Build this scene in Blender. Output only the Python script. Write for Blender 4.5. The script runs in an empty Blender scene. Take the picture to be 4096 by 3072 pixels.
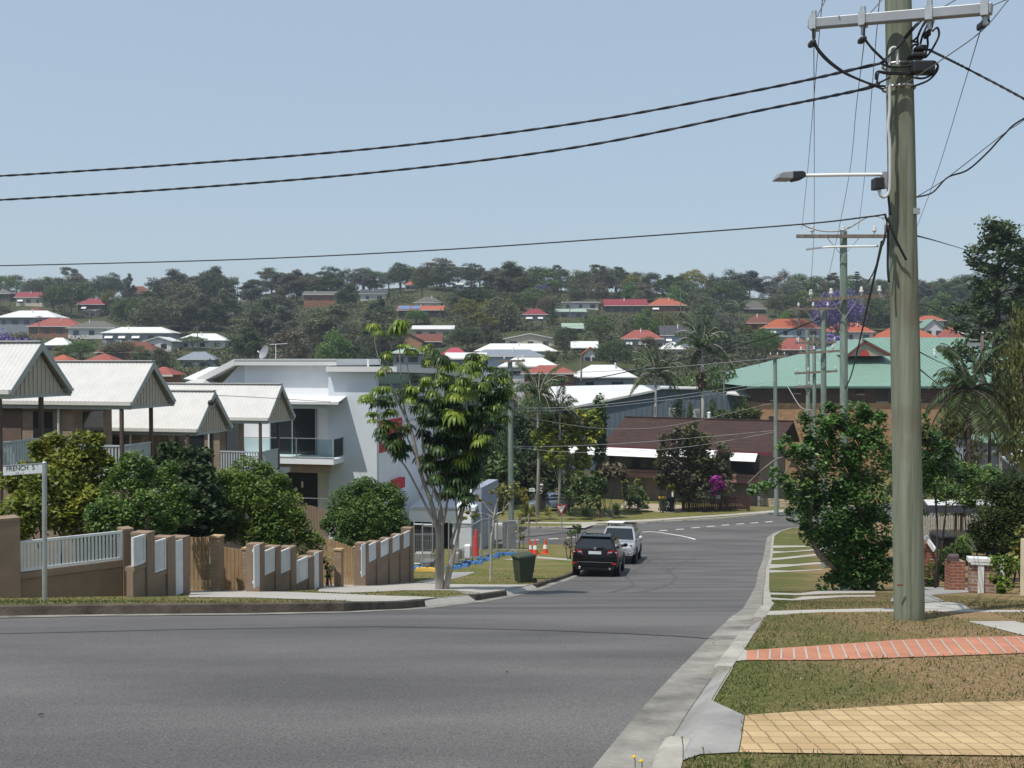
import bpy, bmesh, math, random
import numpy as np
from mathutils import Vector, Matrix
random.seed(7); RNG = np.random.default_rng(7)
SC = bpy.context.scene
COL = SC.collection
R = math.radians
# ---------------------------------------------------------------- camera, sky, sun, exposure
W4, H4, F4, HZ = 4096.0, 3072.0, 4074.0, 1433.0   # photo size, focal length and horizon row in photo pixels
EYE = Vector((0, 0, 1.6))
PITCH = math.atan((H4 / 2 - HZ) / F4)
cam = bpy.data.cameras.new('camera'); camo = bpy.data.objects.new('camera', cam); COL.objects.link(camo)
cam.sensor_width = 36.0; cam.lens = 36.0 * F4 / W4; cam.clip_start = 0.1; cam.clip_end = 8000
camo.location = EYE; camo.rotation_euler = (R(90) - PITCH, 0, 0)
SC.camera = camo
SUN = Vector((-0.36, -0.33, 1.0)).normalized()
wd = bpy.data.worlds.new('World'); SC.world = wd; wd.use_nodes = True
_n = wd.node_tree.nodes; _l = wd.node_tree.links
sky = _n.new('ShaderNodeTexSky'); sky.sky_type = 'NISHITA'; sky.sun_disc = False
sky.sun_elevation = math.asin(SUN.z); sky.sun_rotation = math.atan2(SUN.x, SUN.y)
sky.altitude = 0; sky.air_density = 1.3; sky.dust_density = 1.0; sky.ozone_density = 5.0
_mx = _n.new('ShaderNodeMixRGB'); _mx.inputs[0].default_value = 0.74; _mx.inputs[2].default_value = (2.82, 3.45, 4.08, 1)   # thin even high haze over the clear sky
_l.new(sky.outputs[0], _mx.inputs[1]); _l.new(_mx.outputs[0], _n['Background'].inputs[0]); _n['Background'].inputs[1].default_value = 0.118
sl = bpy.data.lights.new('sun', 'SUN'); slo = bpy.data.objects.new('sun', sl); COL.objects.link(slo)
sl.energy = 3.5; sl.angle = R(0.5); sl.color = (1.0, 0.95, 0.88)
slo.rotation_euler = (-SUN).to_track_quat('-Z', 'Y').to_euler()
SC.view_settings.view_transform = 'Standard'; SC.view_settings.look = 'None'
SC.view_settings.exposure = 0.42; SC.view_settings.gamma = 1.0
SC.cycles.max_bounces = 6; SC.cycles.transparent_max_bounces = 8
SC.cycles.volume_bounces = 0
# ---------------------------------------------------------------- photo pixel -> world
_ct, _st = math.cos(PITCH), math.sin(PITCH)
def ray(sx, sy):
    x = (sx - W4 / 2) / F4; y = -(sy - H4 / 2) / F4
    d = Vector((x, _ct + y * _st, -_st + y * _ct)); return d / d.y
def P(sx, sy, d):
    return EYE + ray(sx, sy) * d
_prof = [(-60, -5.0), (-20, -0.6), (0, 1.6), (5.3, 2.13), (12, 3.09), (17, 4.2), (19, 4.62), (28, 6.5), (39, 8.6), (49, 9.9), (64, 11.6),
         (84, 12.6), (110, 13.2), (130, 12.5), (160, 10.5), (200, 7.0), (250, 1.0), (300, -7.0), (350, -15.0), (400, -22.0),
         (440, -25.5), (520, -26.0), (700, -22.0), (1500, -15)]
_px = [a for a, b in _prof]; _pz = [b for a, b in _prof]
_pm = []
for i in range(len(_px)):
    if i == 0: _pm.append((_pz[1] - _pz[0]) / (_px[1] - _px[0]))
    elif i == len(_px) - 1: _pm.append((_pz[-1] - _pz[-2]) / (_px[-1] - _px[-2]))
    else:
        a = (_pz[i] - _pz[i-1]) / (_px[i] - _px[i-1]); b = (_pz[i+1] - _pz[i]) / (_px[i+1] - _px[i])
        _pm.append(0 if a * b <= 0 else 2 * a * b / (a + b))
def depth_below(d):
    d = min(max(d, _px[0]), _px[-1])
    import bisect
    i = min(max(bisect.bisect_right(_px, d) - 1, 0), len(_px) - 2)
    h = _px[i+1] - _px[i]; t = (d - _px[i]) / h
    return ((2*t**3 - 3*t*t + 1) * _pz[i] + (t**3 - 2*t*t + t) * h * _pm[i] + (-2*t**3 + 3*t*t) * _pz[i+1] + (t**3 - t*t) * h * _pm[i+1])
def G(x, y):
    z = EYE.z - depth_below(y)
    if y > 150:
        k = min(1, (y - 150) / 120)
        z += k * (1.2 * math.sin(x / 47.0 + 1.3) + 0.9 * math.sin(x / 23.0 + y / 40.0))
        if y > 320: z += 4.6 * math.exp(-((x + 18) / 62.0) ** 2) * min(1, (y - 320) / 110)
    return z
def ground_at(sx, sy, off=0.0, dmax=800):
    r = ray(sx, sy); last = 3.0; d = 3.0
    while d < dmax:
        p = EYE + r * d
        if p.z <= G(p.x, p.y) + off:
            a, b = last, d
            for _ in range(30):
                m = (a + b) / 2; p = EYE + r * m
                if p.z <= G(p.x, p.y) + off: b = m
                else: a = m
            return EYE + r * b
        last = d; d *= 1.03
    p = EYE + r * 455; p.z = G(p.x, p.y); return p
# street frame: u runs down the street, v to its right
PHI = math.atan(0.225)
U = Vector((math.sin(PHI), math.cos(PHI), 0)); V = Vector((math.cos(PHI), -math.sin(PHI), 0)); Z = Vector((0, 0, 1))
# ---------------------------------------------------------------- mesh builder
class MB:
    def __init__(s): s.v = []; s.f = []; s.mi = []
    def add(s, vs, fs, m=0):
        b = len(s.v); s.v += [Vector(v) for v in vs]
        for f in fs: s.f.append(tuple(b + i for i in f)); s.mi.append(m)
        return s
    def obox(s, o, a, b, c, m=0):           # corner o, edge vectors a b c
        o, a, b, c = Vector(o), Vector(a), Vector(b), Vector(c)
        if a.cross(b).dot(c) < 0: a, b = b, a
        vs = [o, o+a, o+a+b, o+b, o+c, o+a+c, o+a+b+c, o+b+c]
        return s.add(vs, [(3,2,1,0), (4,5,6,7), (0,1,5,4), (1,2,6,5), (2,3,7,6), (3,0,4,7)], m)
    def cbox(s, c, a, b, h, m=0):           # centre c, full edge vectors
        c, a, b, h = Vector(c), Vector(a), Vector(b), Vector(h)
        return s.obox(c - a/2 - b/2 - h/2, a, b, h, m)
    def box(s, x0, y0, z0, x1, y1, z1, m=0):
        return s.obox((x0, y0, z0), (x1-x0, 0, 0), (0, y1-y0, 0), (0, 0, z1-z0), m)
    def beam(s, p, q, w, h, up=None, m=0):  # rectangular bar p->q, width w across, height h along up
        p, q = Vector(p), Vector(q); d = (q - p); L = d.length
        if L < 1e-6: return s
        d /= L; up = Vector(up) if up is not None else (Z if abs(d.z) < 0.95 else Vector((0, 1, 0)))
        a = d.cross(up).normalized(); b = a.cross(d).normalized()
        return s.obox(p - a*w/2 - b*h/2, a*w, b*h, d*L, m)
    def tube(s, pts, r, n=8, m=0, cap=True):
        pts = [Vector(p) for p in pts]; k = len(pts)
        rs = r if isinstance(r, (list, tuple)) else [r] * k
        t0 = (pts[1] - pts[0]).normalized()
        a = t0.cross(Z if abs(t0.z) < 0.9 else Vector((1, 0, 0))).normalized()
        vs = []
        for i in range(k):
            t = (pts[min(i+1, k-1)] - pts[max(i-1, 0)])
            t = t.normalized() if t.length > 1e-9 else t0
            a = (a - t * a.dot(t)); a = a.normalized() if a.length > 1e-6 else t.orthogonal().normalized()
            b = t.cross(a)
            for j in range(n):
                th = 2 * math.pi * j / n
                vs.append(pts[i] + (a * math.cos(th) + b * math.sin(th)) * rs[i])
        fs = []
        for i in range(k - 1):
            for j in range(n):
                j2 = (j + 1) % n
                fs.append((i*n + j, i*n + j2, (i+1)*n + j2, (i+1)*n + j))
        if cap: fs.append(tuple(range(n-1, -1, -1))); fs.append(tuple((k-1)*n + j for j in range(n)))
        return s.add(vs, fs, m)
    def cyl(s, p, q, r0, r1=None, n=12, m=0): return s.tube([p, q], [r0, r0 if r1 is None else r1], n, m)
    def prism(s, poly, vec, m=0):
        poly = [Vector(p) for p in poly]; vec = Vector(vec); n = len(poly)
        nr = Vector((0, 0, 0))
        for i in range(n): nr += (poly[i] - poly[0]).cross(poly[(i+1) % n] - poly[0])
        if nr.dot(vec) > 0: poly = poly[::-1]
        vs = poly + [p + vec for p in poly]
        fs = [tuple(range(n)), tuple(range(2*n-1, n-1, -1))]
        for i in range(n): fs.append((i, i + n, (i+1) % n + n, (i+1) % n))
        return s.add(vs, fs, m)
    def quad(s, a, b, c, d, m=0): return s.add([a, b, c, d], [(0, 1, 2, 3)], m)
    def sheet(s, a, b, c, d, th, m=0):      # quad with thickness along its normal (downwards)
        a, b, c, d = map(Vector, (a, b, c, d)); nr = (b - a).cross(d - a).normalized()
        if nr.z < 0: nr = -nr
        return s.prism([a, b, c, d], -nr * th, m)
    def lathe(s, prof, n=16, c=(0, 0, 0), m=0):
        c = Vector(c); vs = []; k = len(prof)
        for (r, z) in prof:
            for j in range(n):
                th = 2 * math.pi * j / n; vs.append(c + Vector((r * math.cos(th), r * math.sin(th), z)))
        fs = []
        for i in range(k - 1):
            for j in range(n):
                j2 = (j + 1) % n; fs.append((i*n + j, i*n + j2, (i+1)*n + j2, (i+1)*n + j))
        fs.append(tuple(range(n-1, -1, -1))); fs.append(tuple((k-1)*n + j for j in range(n)))
        return s.add(vs, fs, m)
    def ball(s, c, r, n=10, k=6, sc=(1, 1, 1), m=0):
        prof = [(max(1e-4, r * math.sin(math.pi * i / k)) , -r * math.cos(math.pi * i / k)) for i in range(k + 1)]
        c = Vector(c); b = len(s.v); s.lathe(prof, n, (0, 0, 0), m)
        for i in range(b, len(s.v)): v = s.v[i]; s.v[i] = c + Vector((v.x*sc[0], v.y*sc[1], v.z*sc[2]))
        return s
XM = {}
def _mx(o): return XM.get(o.name, Matrix.Identity(4))
def mesh_obj(name, me, parent=None):
    o = bpy.data.objects.new(name, me); COL.objects.link(o)
    if parent is not None: o.parent = parent; XM[o.name] = _mx(parent)
    return o
def out(name, mb, mat, parent=None, smooth=None, bevel=0.0, origin=None, label=None, merge=False):
    me = bpy.data.meshes.new(name)
    if origin is not None: M0 = Matrix.Translation(-Vector(origin))
    else: M0 = _mx(parent).inverted() if parent is not None else Matrix.Identity(4)
    me.from_pydata([M0 @ v for v in mb.v], [], mb.f)
    mats = mat if isinstance(mat, (list, tuple)) else [mat]
    for m in mats: me.materials.append(m)
    if len(mats) > 1: me.polygons.foreach_set('material_index', mb.mi)
    if merge:
        bm = bmesh.new(); bm.from_mesh(me); bmesh.ops.remove_doubles(bm, verts=bm.verts, dist=1e-5); bm.to_mesh(me); bm.free()
    me.update()
    if smooth is not None:
        me.polygons.foreach_set('use_smooth', [True] * len(me.polygons))
        if smooth < 180: me.set_sharp_from_angle(angle=R(smooth))
    o = mesh_obj(name, me, parent)
    if origin is not None: o.location = origin; XM[o.name] = Matrix.Translation(Vector(origin))
    if bevel > 0:
        b = o.modifiers.new('bevel', 'BEVEL'); b.width = bevel; b.segments = 2; b.limit_method = 'ANGLE'
    if label: o['label'] = label
    return o
def tag(o, label=None, cat=None, group=None, kind=None):
    if label: o['label'] = label
    if cat: o['category'] = cat
    if group: o['group'] = group
    if kind: o['kind'] = kind
    return o
def thing(name, label, cat, loc=(0, 0, 0), rotz=0.0, group=None):
    o = bpy.data.objects.new(name, None); COL.objects.link(o); o.empty_display_size = 0.2
    o.location = loc; o.rotation_euler = (0, 0, rotz)
    XM[o.name] = Matrix.Translation(Vector(loc)) @ Matrix.Rotation(rotz, 4, 'Z')
    return tag(o, label, cat, group)
def copy_tree(o, parent=None):
    c = o.copy(); COL.objects.link(c)
    if parent is not None: c.parent = parent
    for ch in list(o.children): copy_tree(ch, c)
    return c
def dup(o, loc=None, rotz=None, scale=None, label=None, group=None):
    c = copy_tree(o)
    if loc is not None: c.location = loc
    if rotz is not None: c.rotation_euler = (0, 0, rotz)
    if scale is not None: c.scale = scale if isinstance(scale, (tuple, list)) else (scale,) * 3
    if label: c['label'] = label
    if group: c['group'] = group
    return c
def lettering(text, size, mat, parent, M, name='lettering', ext=0.002, align='CENTER', sx=1.0):
    cu = bpy.data.curves.new(name, 'FONT'); cu.body = text; cu.size = size; cu.align_x = align; cu.align_y = 'CENTER'; cu.extrude = ext
    t = bpy.data.objects.new('tmp_text', cu); COL.objects.link(t)
    dg = bpy.context.evaluated_depsgraph_get()
    me = bpy.data.meshes.new_from_object(t.evaluated_get(dg)); bpy.data.objects.remove(t); bpy.data.curves.remove(cu)
    me.name = name; me.transform(_mx(parent).inverted() @ M @ Matrix.Diagonal((sx, 1, 1, 1))); me.materials.clear(); me.materials.append(mat)
    return mesh_obj(name, me, parent)
def face_matrix(c, right, up):              # text plane: x=right, y=up
    r = Vector(right).normalized(); u = Vector(up).normalized(); n = r.cross(u)
    return Matrix(((r.x, u.x, n.x, c[0]), (r.y, u.y, n.y, c[1]), (r.z, u.z, n.z, c[2]), (0, 0, 0, 1)))
# ---------------------------------------------------------------- materials
def srgb(r, g, b):
    f = lambda c: (c / 12.92 if c <= 0.04045 else ((c + 0.055) / 1.055) ** 2.4)
    return (f(r / 255), f(g / 255), f(b / 255))
def _new(name):
    m = bpy.data.materials.new(name); m.use_nodes = True; nt = m.node_tree
    return m, nt, nt.nodes, nt.links, nt.nodes['Principled BSDF']
def M(name, col, rough=0.75, var=0.12, scale=3.0, spec=0.3, metal=0.0, bump=0.0, bscale=60.0, col2=None, detail=6.0, stretch=None, coat=0.0):
    m, nt, n, l, b = _new(name)
    tc = n.new('ShaderNodeTexCoord'); src = tc.outputs['Object']
    if stretch:
        mp = n.new('ShaderNodeMapping'); mp.inputs['Scale'].default_value = stretch; l.new(src, mp.inputs[0]); src = mp.outputs[0]
    nz = n.new('ShaderNodeTexNoise'); nz.inputs['Scale'].default_value = scale; nz.inputs['Detail'].default_value = detail; nz.inputs['Roughness'].default_value = 0.62
    l.new(src, nz.inputs['Vector'])
    cr = n.new('ShaderNodeValToRGB'); cr.color_ramp.elements[0].position = 0.3; cr.color_ramp.elements[1].position = 0.7
    c2 = col2 if col2 else tuple(c * (1 + var) for c in col); c1 = col if col2 else tuple(c * (1 - var) for c in col)
    cr.color_ramp.elements[0].color = (*c1, 1); cr.color_ramp.elements[1].color = (*[min(1, c) for c in c2], 1)
    l.new(nz.outputs[0], cr.inputs[0]); l.new(cr.outputs[0], b.inputs['Base Color'])
    b.inputs['Roughness'].default_value = rough; b.inputs['Metallic'].default_value = metal
    b.inputs['Specular IOR Level'].default_value = spec; b.inputs['Coat Weight'].default_value = coat; b.inputs['Coat Roughness'].default_value = 0.05
    if bump > 0:
        n2 = n.new('ShaderNodeTexNoise'); n2.inputs['Scale'].default_value = bscale; n2.inputs['Detail'].default_value = 5; l.new(src, n2.inputs['Vector'])
        bp = n.new('ShaderNodeBump'); bp.inputs['Strength'].default_value = bump; bp.inputs['Distance'].default_value = 0.02
        l.new(n2.outputs[0], bp.inputs['Height']); l.new(bp.outputs[0], b.inputs['Normal'])
    return m
def brick_mat(name, c1, c2, mortar, bw=0.24, bh=0.086, rough=0.85, axis='wall', msize=0.012, bias=0.0, off=0.5):
    # axis 'wall': u = x+y (object), v = z ; 'flat': u = x, v = y
    m, nt, n, l, b = _new(name)
    tc = n.new('ShaderNodeTexCoord'); sp = n.new('ShaderNodeSeparateXYZ'); l.new(tc.outputs['Object'], sp.inputs[0])
    cb = n.new('ShaderNodeCombineXYZ')
    if axis == 'wall':
        ad = n.new('ShaderNodeMath'); ad.operation = 'ADD'; l.new(sp.outputs[0], ad.inputs[0]); l.new(sp.outputs[1], ad.inputs[1])
        l.new(ad.outputs[0], cb.inputs[0]); l.new(sp.outputs[2], cb.inputs[1])
    else:
        l.new(sp.outputs[0], cb.inputs[0]); l.new(sp.outputs[1], cb.inputs[1])
    br = n.new('ShaderNodeTexBrick'); br.inputs['Scale'].default_value = 1.0
    br.inputs['Brick Width'].default_value = bw; br.inputs['Row Height'].default_value = bh; br.inputs['Mortar Size'].default_value = msize
    br.inputs['Color1'].default_value = (*c1, 1); br.inputs['Color2'].default_value = (*c2, 1); br.inputs['Mortar'].default_value = (*mortar, 1); br.inputs['Bias'].default_value = bias
    br.offset = off
    l.new(cb.outputs[0], br.inputs['Vector'])
    nz = n.new('ShaderNodeTexNoise'); nz.inputs['Scale'].default_value = 2.3; nz.inputs['Detail'].default_value = 7; l.new(tc.outputs['Object'], nz.inputs['Vector'])
    mx = n.new('ShaderNodeMixRGB'); mx.blend_type = 'MULTIPLY'; mx.inputs[0].default_value = 0.55
    cr = n.new('ShaderNodeValToRGB'); cr.color_ramp.elements[0].color = (.62, .6, .57, 1); cr.color_ramp.elements[0].position = .3; cr.color_ramp.elements[1].position = .7; cr.color_ramp.elements[1].color = (1.15, 1.15, 1.15, 1)
    l.new(nz.outputs[0], cr.inputs[0]); l.new(br.outputs[0], mx.inputs[1]); l.new(cr.outputs[0], mx.inputs[2]); l.new(mx.outputs[0], b.inputs['Base Color'])
    b.inputs['Roughness'].default_value = rough; b.inputs['Specular IOR Level'].default_value = 0.2
    bp = n.new('ShaderNodeBump'); bp.inputs['Strength'].default_value = 0.4; bp.inputs['Distance'].default_value = 0.008; bp.invert = True
    l.new(br.outputs['Fac'], bp.inputs['Height']); l.new(bp.outputs[0], b.inputs['Normal'])
    return m
def leaf_mat(name, c1, c2, c3=None, rough=0.5, trans=0.25, spec=0.35):
    # colour differs from leaf to leaf through the per-face attribute "var"
    m, nt, n, l, b = _new(name)
    at = n.new('ShaderNodeAttribute'); at.attribute_name = 'var'
    oi = n.new('ShaderNodeObjectInfo')
    cr = n.new('ShaderNodeValToRGB'); e = cr.color_ramp.elements
    e[0].position = 0.0; e[0].color = (*c1, 1); e[1].position = 1.0; e[1].color = (*(c3 or c2), 1)
    if c3: k = e.new(0.55); k.color = (*c2, 1)
    l.new(at.outputs['Fac'], cr.inputs[0])
    hs = n.new('ShaderNodeHueSaturation')
    mr = n.new('ShaderNodeMapRange'); mr.inputs[3].default_value = 0.78; mr.inputs[4].default_value = 1.25; l.new(oi.outputs['Random'], mr.inputs[0])
    l.new(mr.outputs[0], hs.inputs['Value']); l.new(cr.outputs[0], hs.inputs['Color'])
    l.new(hs.outputs[0], b.inputs['Base Color']); b.inputs['Roughness'].default_value = rough; b.inputs['Specular IOR Level'].default_value = spec
    tr = n.new('ShaderNodeBsdfTranslucent'); l.new(hs.outputs[0], tr.inputs[0])
    mx = n.new('ShaderNodeMixShader'); mx.inputs[0].default_value = trans
    l.new(b.outputs[0], mx.inputs[1]); l.new(tr.outputs[0], mx.inputs[2]); l.new(mx.outputs[0], n['Material Output'].inputs[0])
    return m
def glass_mat(name, col=(0.02, 0.025, 0.03), rough=0.06):
    m, nt, n, l, b = _new(name); b.inputs['Base Color'].default_value = (*col, 1); b.inputs['Roughness'].default_value = rough
    b.inputs['Specular IOR Level'].default_value = 0.6
    nz = n.new('ShaderNodeTexNoise'); nz.inputs['Scale'].default_value = 1.2; bp = n.new('ShaderNodeBump'); bp.inputs['Strength'].default_value = 0.05
    l.new(nz.outputs[0], bp.inputs['Height']); l.new(bp.outputs[0], b.inputs['Normal'])
    return m
def clear_glass(name, tint=(0.75, 0.85, 0.85)):
    m, nt, n, l, b = _new(name); n.remove(b)
    t = n.new('ShaderNodeBsdfTransparent'); t.inputs[0].default_value = (*tint, 1)
    g = n.new('ShaderNodeBsdfGlossy'); g.inputs['Roughness'].default_value = 0.03
    fr = n.new('ShaderNodeFresnel'); fr.inputs[0].default_value = 1.5
    mx = n.new('ShaderNodeMixShader'); l.new(fr.outputs[0], mx.inputs[0]); l.new(t.outputs[0], mx.inputs[1]); l.new(g.outputs[0], mx.inputs[2])
    l.new(mx.outputs[0], n['Material Output'].inputs[0]); return m
# ================================================================ SETTING: ground, roads, kerbs
def struct(o): o['kind'] = 'structure'; return o
def tr(pts, off=0.0): return [ground_at(x, y, off) for x, y in pts]
def sheet_poly(name, pts, off, mat, ystep=1.0, kind='structure', xstep=None, extra=None):
    bm = bmesh.new(); vs = [bm.verts.new((p[0], p[1], 0)) for p in pts]
    bm.faces.new(vs); bmesh.ops.triangulate(bm, faces=bm.faces[:])
    ys = [p[1] for p in pts]; y = math.floor(min(ys)) + 0.37
    while y < max(ys):
        bmesh.ops.bisect_plane(bm, geom=bm.verts[:] + bm.edges[:] + bm.faces[:], plane_co=(0, y, 0), plane_no=(0, 1, 0), dist=1e-5)
        y += ystep if y < 60 else ystep * 3
    if xstep:
        xs = [p[0] for p in pts]; x = math.floor(min(xs)) + 0.41
        while x < max(xs):
            bmesh.ops.bisect_plane(bm, geom=bm.verts[:] + bm.edges[:] + bm.faces[:], plane_co=(x, 0, 0), plane_no=(1, 0, 0), dist=1e-5); x += xstep
    for v in bm.verts: v.co.z = G(v.co.x, v.co.y) + off + (extra(v.co.x, v.co.y) if extra else 0)
    bmesh.ops.recalc_face_normals(bm, faces=bm.faces[:])
    for f in bm.faces:
        if f.normal.z < 0: f.normal_flip()
    me = bpy.data.meshes.new(name); bm.to_mesh(me); bm.free(); me.materials.append(mat)
    o = mesh_obj(name, me); o['kind'] = kind; return o
def inpoly(x, y, poly):
    c = False; n = len(poly); j = n - 1
    for i in range(n):
        xi, yi = poly[i][0], poly[i][1]; xj, yj = poly[j][0], poly[j][1]
        if (yi > y) != (yj > y) and x < (xj - xi) * (y - yi) / (yj - yi + 1e-12) + xi: c = not c
        j = i
    return c
# --- materials of the setting
def asphalt_mat():
    m, nt, n, l, b = _new('asphalt')
    tc = n.new('ShaderNodeTexCoord')
    n1 = n.new('ShaderNodeTexNoise'); n1.inputs['Scale'].default_value = 0.45; n1.inputs['Detail'].default_value = 4
    mp = n.new('ShaderNodeMapping'); mp.inputs['Scale'].default_value = (0.5, 1.6, 1); mp.inputs['Rotation'].default_value = (0, 0, -0.4)
    l.new(tc.outputs['Object'], mp.inputs[0]); l.new(mp.outputs[0], n1.inputs['Vector'])
    c1 = n.new('ShaderNodeValToRGB'); c1.color_ramp.elements[0].position = .36; c1.color_ramp.elements[0].color = (.078, .075, .074, 1); c1.color_ramp.elements[1].position = .64; c1.color_ramp.elements[1].color = (.126, .121, .118, 1)
    l.new(n1.outputs[0], c1.inputs[0])
    n2 = n.new('ShaderNodeTexNoise'); n2.inputs['Scale'].default_value = 70; n2.inputs['Detail'].default_value = 3; l.new(tc.outputs['Object'], n2.inputs['Vector'])
    c2 = n.new('ShaderNodeValToRGB'); c2.color_ramp.elements[0].position = .33; c2.color_ramp.elements[0].color = (.62, .62, .62, 1); c2.color_ramp.elements[1].position = .68; c2.color_ramp.elements[1].color = (1.4, 1.38, 1.36, 1)
    l.new(n2.outputs[0], c2.inputs[0])
    mx = n.new('ShaderNodeMixRGB'); mx.blend_type = 'MULTIPLY'; mx.inputs[0].default_value = 0.85; l.new(c1.outputs[0], mx.inputs[1]); l.new(c2.outputs[0], mx.inputs[2])
    # pale exposed stones
    vo = n.new('ShaderNodeTexVoronoi'); vo.inputs['Scale'].default_value = 38; l.new(tc.outputs['Object'], vo.inputs['Vector'])
    c3 = n.new('ShaderNodeValToRGB'); c3.color_ramp.elements[0].position = .05; c3.color_ramp.elements[0].color = (1, 1, 1, 1); c3.color_ramp.elements[1].position = .12; c3.color_ramp.elements[1].color = (0, 0, 0, 1); l.new(vo.outputs['Distance'], c3.inputs[0])
    mx2 = n.new('ShaderNodeMixRGB'); l.new(c3.outputs[0], mx2.inputs[0]); l.new(mx.outputs[0], mx2.inputs[1]); mx2.inputs[2].default_value = (.3, .29, .28, 1)
    # brown/oil stains
    n4 = n.new('ShaderNodeTexNoise'); n4.inputs['Scale'].default_value = 0.8; n4.inputs['Detail'].default_value = 8; n4.inputs['Roughness'].default_value = .7; l.new(tc.outputs['Object'], n4.inputs['Vector'])
    c4 = n.new('ShaderNodeValToRGB'); c4.color_ramp.elements[0].position = .58; c4.color_ramp.elements[0].color = (0, 0, 0, 1); c4.color_ramp.elements[1].position = .8; c4.color_ramp.elements[1].color = (.7, .7, .7, 1); l.new(n4.outputs[0], c4.inputs[0])
    mx3 = n.new('ShaderNodeMixRGB'); l.new(c4.outputs[0], mx3.inputs[0]); l.new(mx2.outputs[0], mx3.inputs[1]); mx3.inputs[2].default_value = (.085, .078, .072, 1)
    l.new(mx3.outputs[0], b.inputs['Base Color']); b.inputs['Roughness'].default_value = .8; b.inputs['Specular IOR Level'].default_value = .3
    bp = n.new('ShaderNodeBump'); bp.inputs['Strength'].default_value = .5; bp.inputs['Distance'].default_value = .006; l.new(n2.outputs[0], bp.inputs['Height']); l.new(bp.outputs[0], b.inputs['Normal'])
    return m
def grass_mat(name, brown, green, dirt, amount=0.5, kerbline=None):
    m, nt, n, l, b = _new(name)
    tc = n.new('ShaderNodeTexCoord')
    n1 = n.new('ShaderNodeTexNoise'); n1.inputs['Scale'].default_value = .55; n1.inputs['Detail'].default_value = 7; n1.inputs['Roughness'].default_value = .65; l.new(tc.outputs['Object'], n1.inputs['Vector'])
    fac = n1.outputs[0]
    if kerbline:
        sp = n.new('ShaderNodeSeparateXYZ'); l.new(tc.outputs['Object'], sp.inputs[0])
        ma = n.new('ShaderNodeMath'); ma.operation = 'MULTIPLY_ADD'; l.new(sp.outputs[1], ma.inputs[0]); ma.inputs[1].default_value = -kerbline[1]; ma.inputs[2].default_value = -kerbline[0]
        ad = n.new('ShaderNodeMath'); ad.operation = 'ADD'; l.new(sp.outputs[0], ad.inputs[0]); l.new(ma.outputs[0], ad.inputs[1])
        mr = n.new('ShaderNodeMapRange'); l.new(ad.outputs[0], mr.inputs[0]); mr.inputs[1].default_value = .2; mr.inputs[2].default_value = 2.2; mr.inputs[3].default_value = -.22; mr.inputs[4].default_value = .06
        a2 = n.new('ShaderNodeMath'); a2.operation = 'ADD'; l.new(fac, a2.inputs[0]); l.new(mr.outputs[0], a2.inputs[1]); fac = a2.outputs[0]
    cr = n.new('ShaderNodeValToRGB'); e = cr.color_ramp.elements
    e[0].position = amount - .12; e[0].color = (*green, 1); e[1].position = amount + .12; e[1].color = (*brown, 1)
    l.new(fac, cr.inputs[0])
    n2 = n.new('ShaderNodeTexNoise'); n2.inputs['Scale'].default_value = 28; n2.inputs['Detail'].default_value = 6; l.new(tc.outputs['Object'], n2.inputs['Vector'])
    c2 = n.new('ShaderNodeValToRGB'); c2.color_ramp.elements[0].position = .32; c2.color_ramp.elements[0].color = (*dirt, 1); c2.color_ramp.elements[1].position = .7; c2.color_ramp.elements[1].color = (1.35, 1.3, 1.2, 1); l.new(n2.outputs[0], c2.inputs[0])
    mx = n.new('ShaderNodeMixRGB'); mx.blend_type = 'MULTIPLY'; mx.inputs[0].default_value = .9; l.new(cr.outputs[0], mx.inputs[1]); l.new(c2.outputs[0], mx.inputs[2])
    l.new(mx.outputs[0], b.inputs['Base Color']); b.inputs['Roughness'].default_value = .95; b.inputs['Specular IOR Level'].default_value = .1
    bp = n.new('ShaderNodeBump'); bp.inputs['Strength'].default_value = .8; bp.inputs['Distance'].default_value = .03; l.new(n2.outputs[0], bp.inputs['Height']); l.new(bp.outputs[0], b.inputs['Normal'])
    return m
M_ASPH = asphalt_mat()
M_VERGE = grass_mat('verge_grass', (.235, .168, .098), (.105, .115, .042), (.6, .58, .5), .455, (-1.05, .29))
M_LAWN = grass_mat('lawn_grass', (.20, .165, .085), (.115, .135, .042), (.6, .6, .5), .52)
M_FAR = grass_mat('hill_ground', (.095, .085, .05), (.045, .06, .025), (.6, .6, .5), .56)
M_CONC = M('pale_concrete', (.37, .35, .315), .85, .10, 1.1, .2, bump=.3, bscale=40)
M_CONC2 = M('grey_concrete', (.275, .27, .255), .85, .32, 1.6, .2, bump=.3, bscale=30, detail=9)
M_GUTTER = M('gutter_concrete', (.225, .215, .19), .88, .45, 2.2, .2, bump=.5, bscale=25, detail=9)
M_KERB = M('kerb_concrete', (.32, .305, .265), .88, .32, 3, .2, bump=.4, bscale=25, detail=9)
M_OLDKERB = M('old_kerb_concrete', (.085, .07, .056), .9, .5, 2.5, .2, bump=.5, bscale=25, detail=9)  # dirty old concrete, with the shade on its face put into the colour
M_PAINT = M('road_paint', (.72, .72, .70), .7, .12, 6, .3)
M_PAVER = brick_mat('yellow_pavers', (.50, .365, .205), (.42, .295, .155), (.25, .18, .10), bw=.098, bh=.125, axis='flat', msize=.0055, off=.07)
M_PATHBRICK = M('orange_brick', (.41, .185, .115), .85, .16, 3, .2, bump=.2, bscale=40)
M_CRACK = M('road_crack_sealant', (.045, .044, .045), .7, .2, 5)
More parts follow.
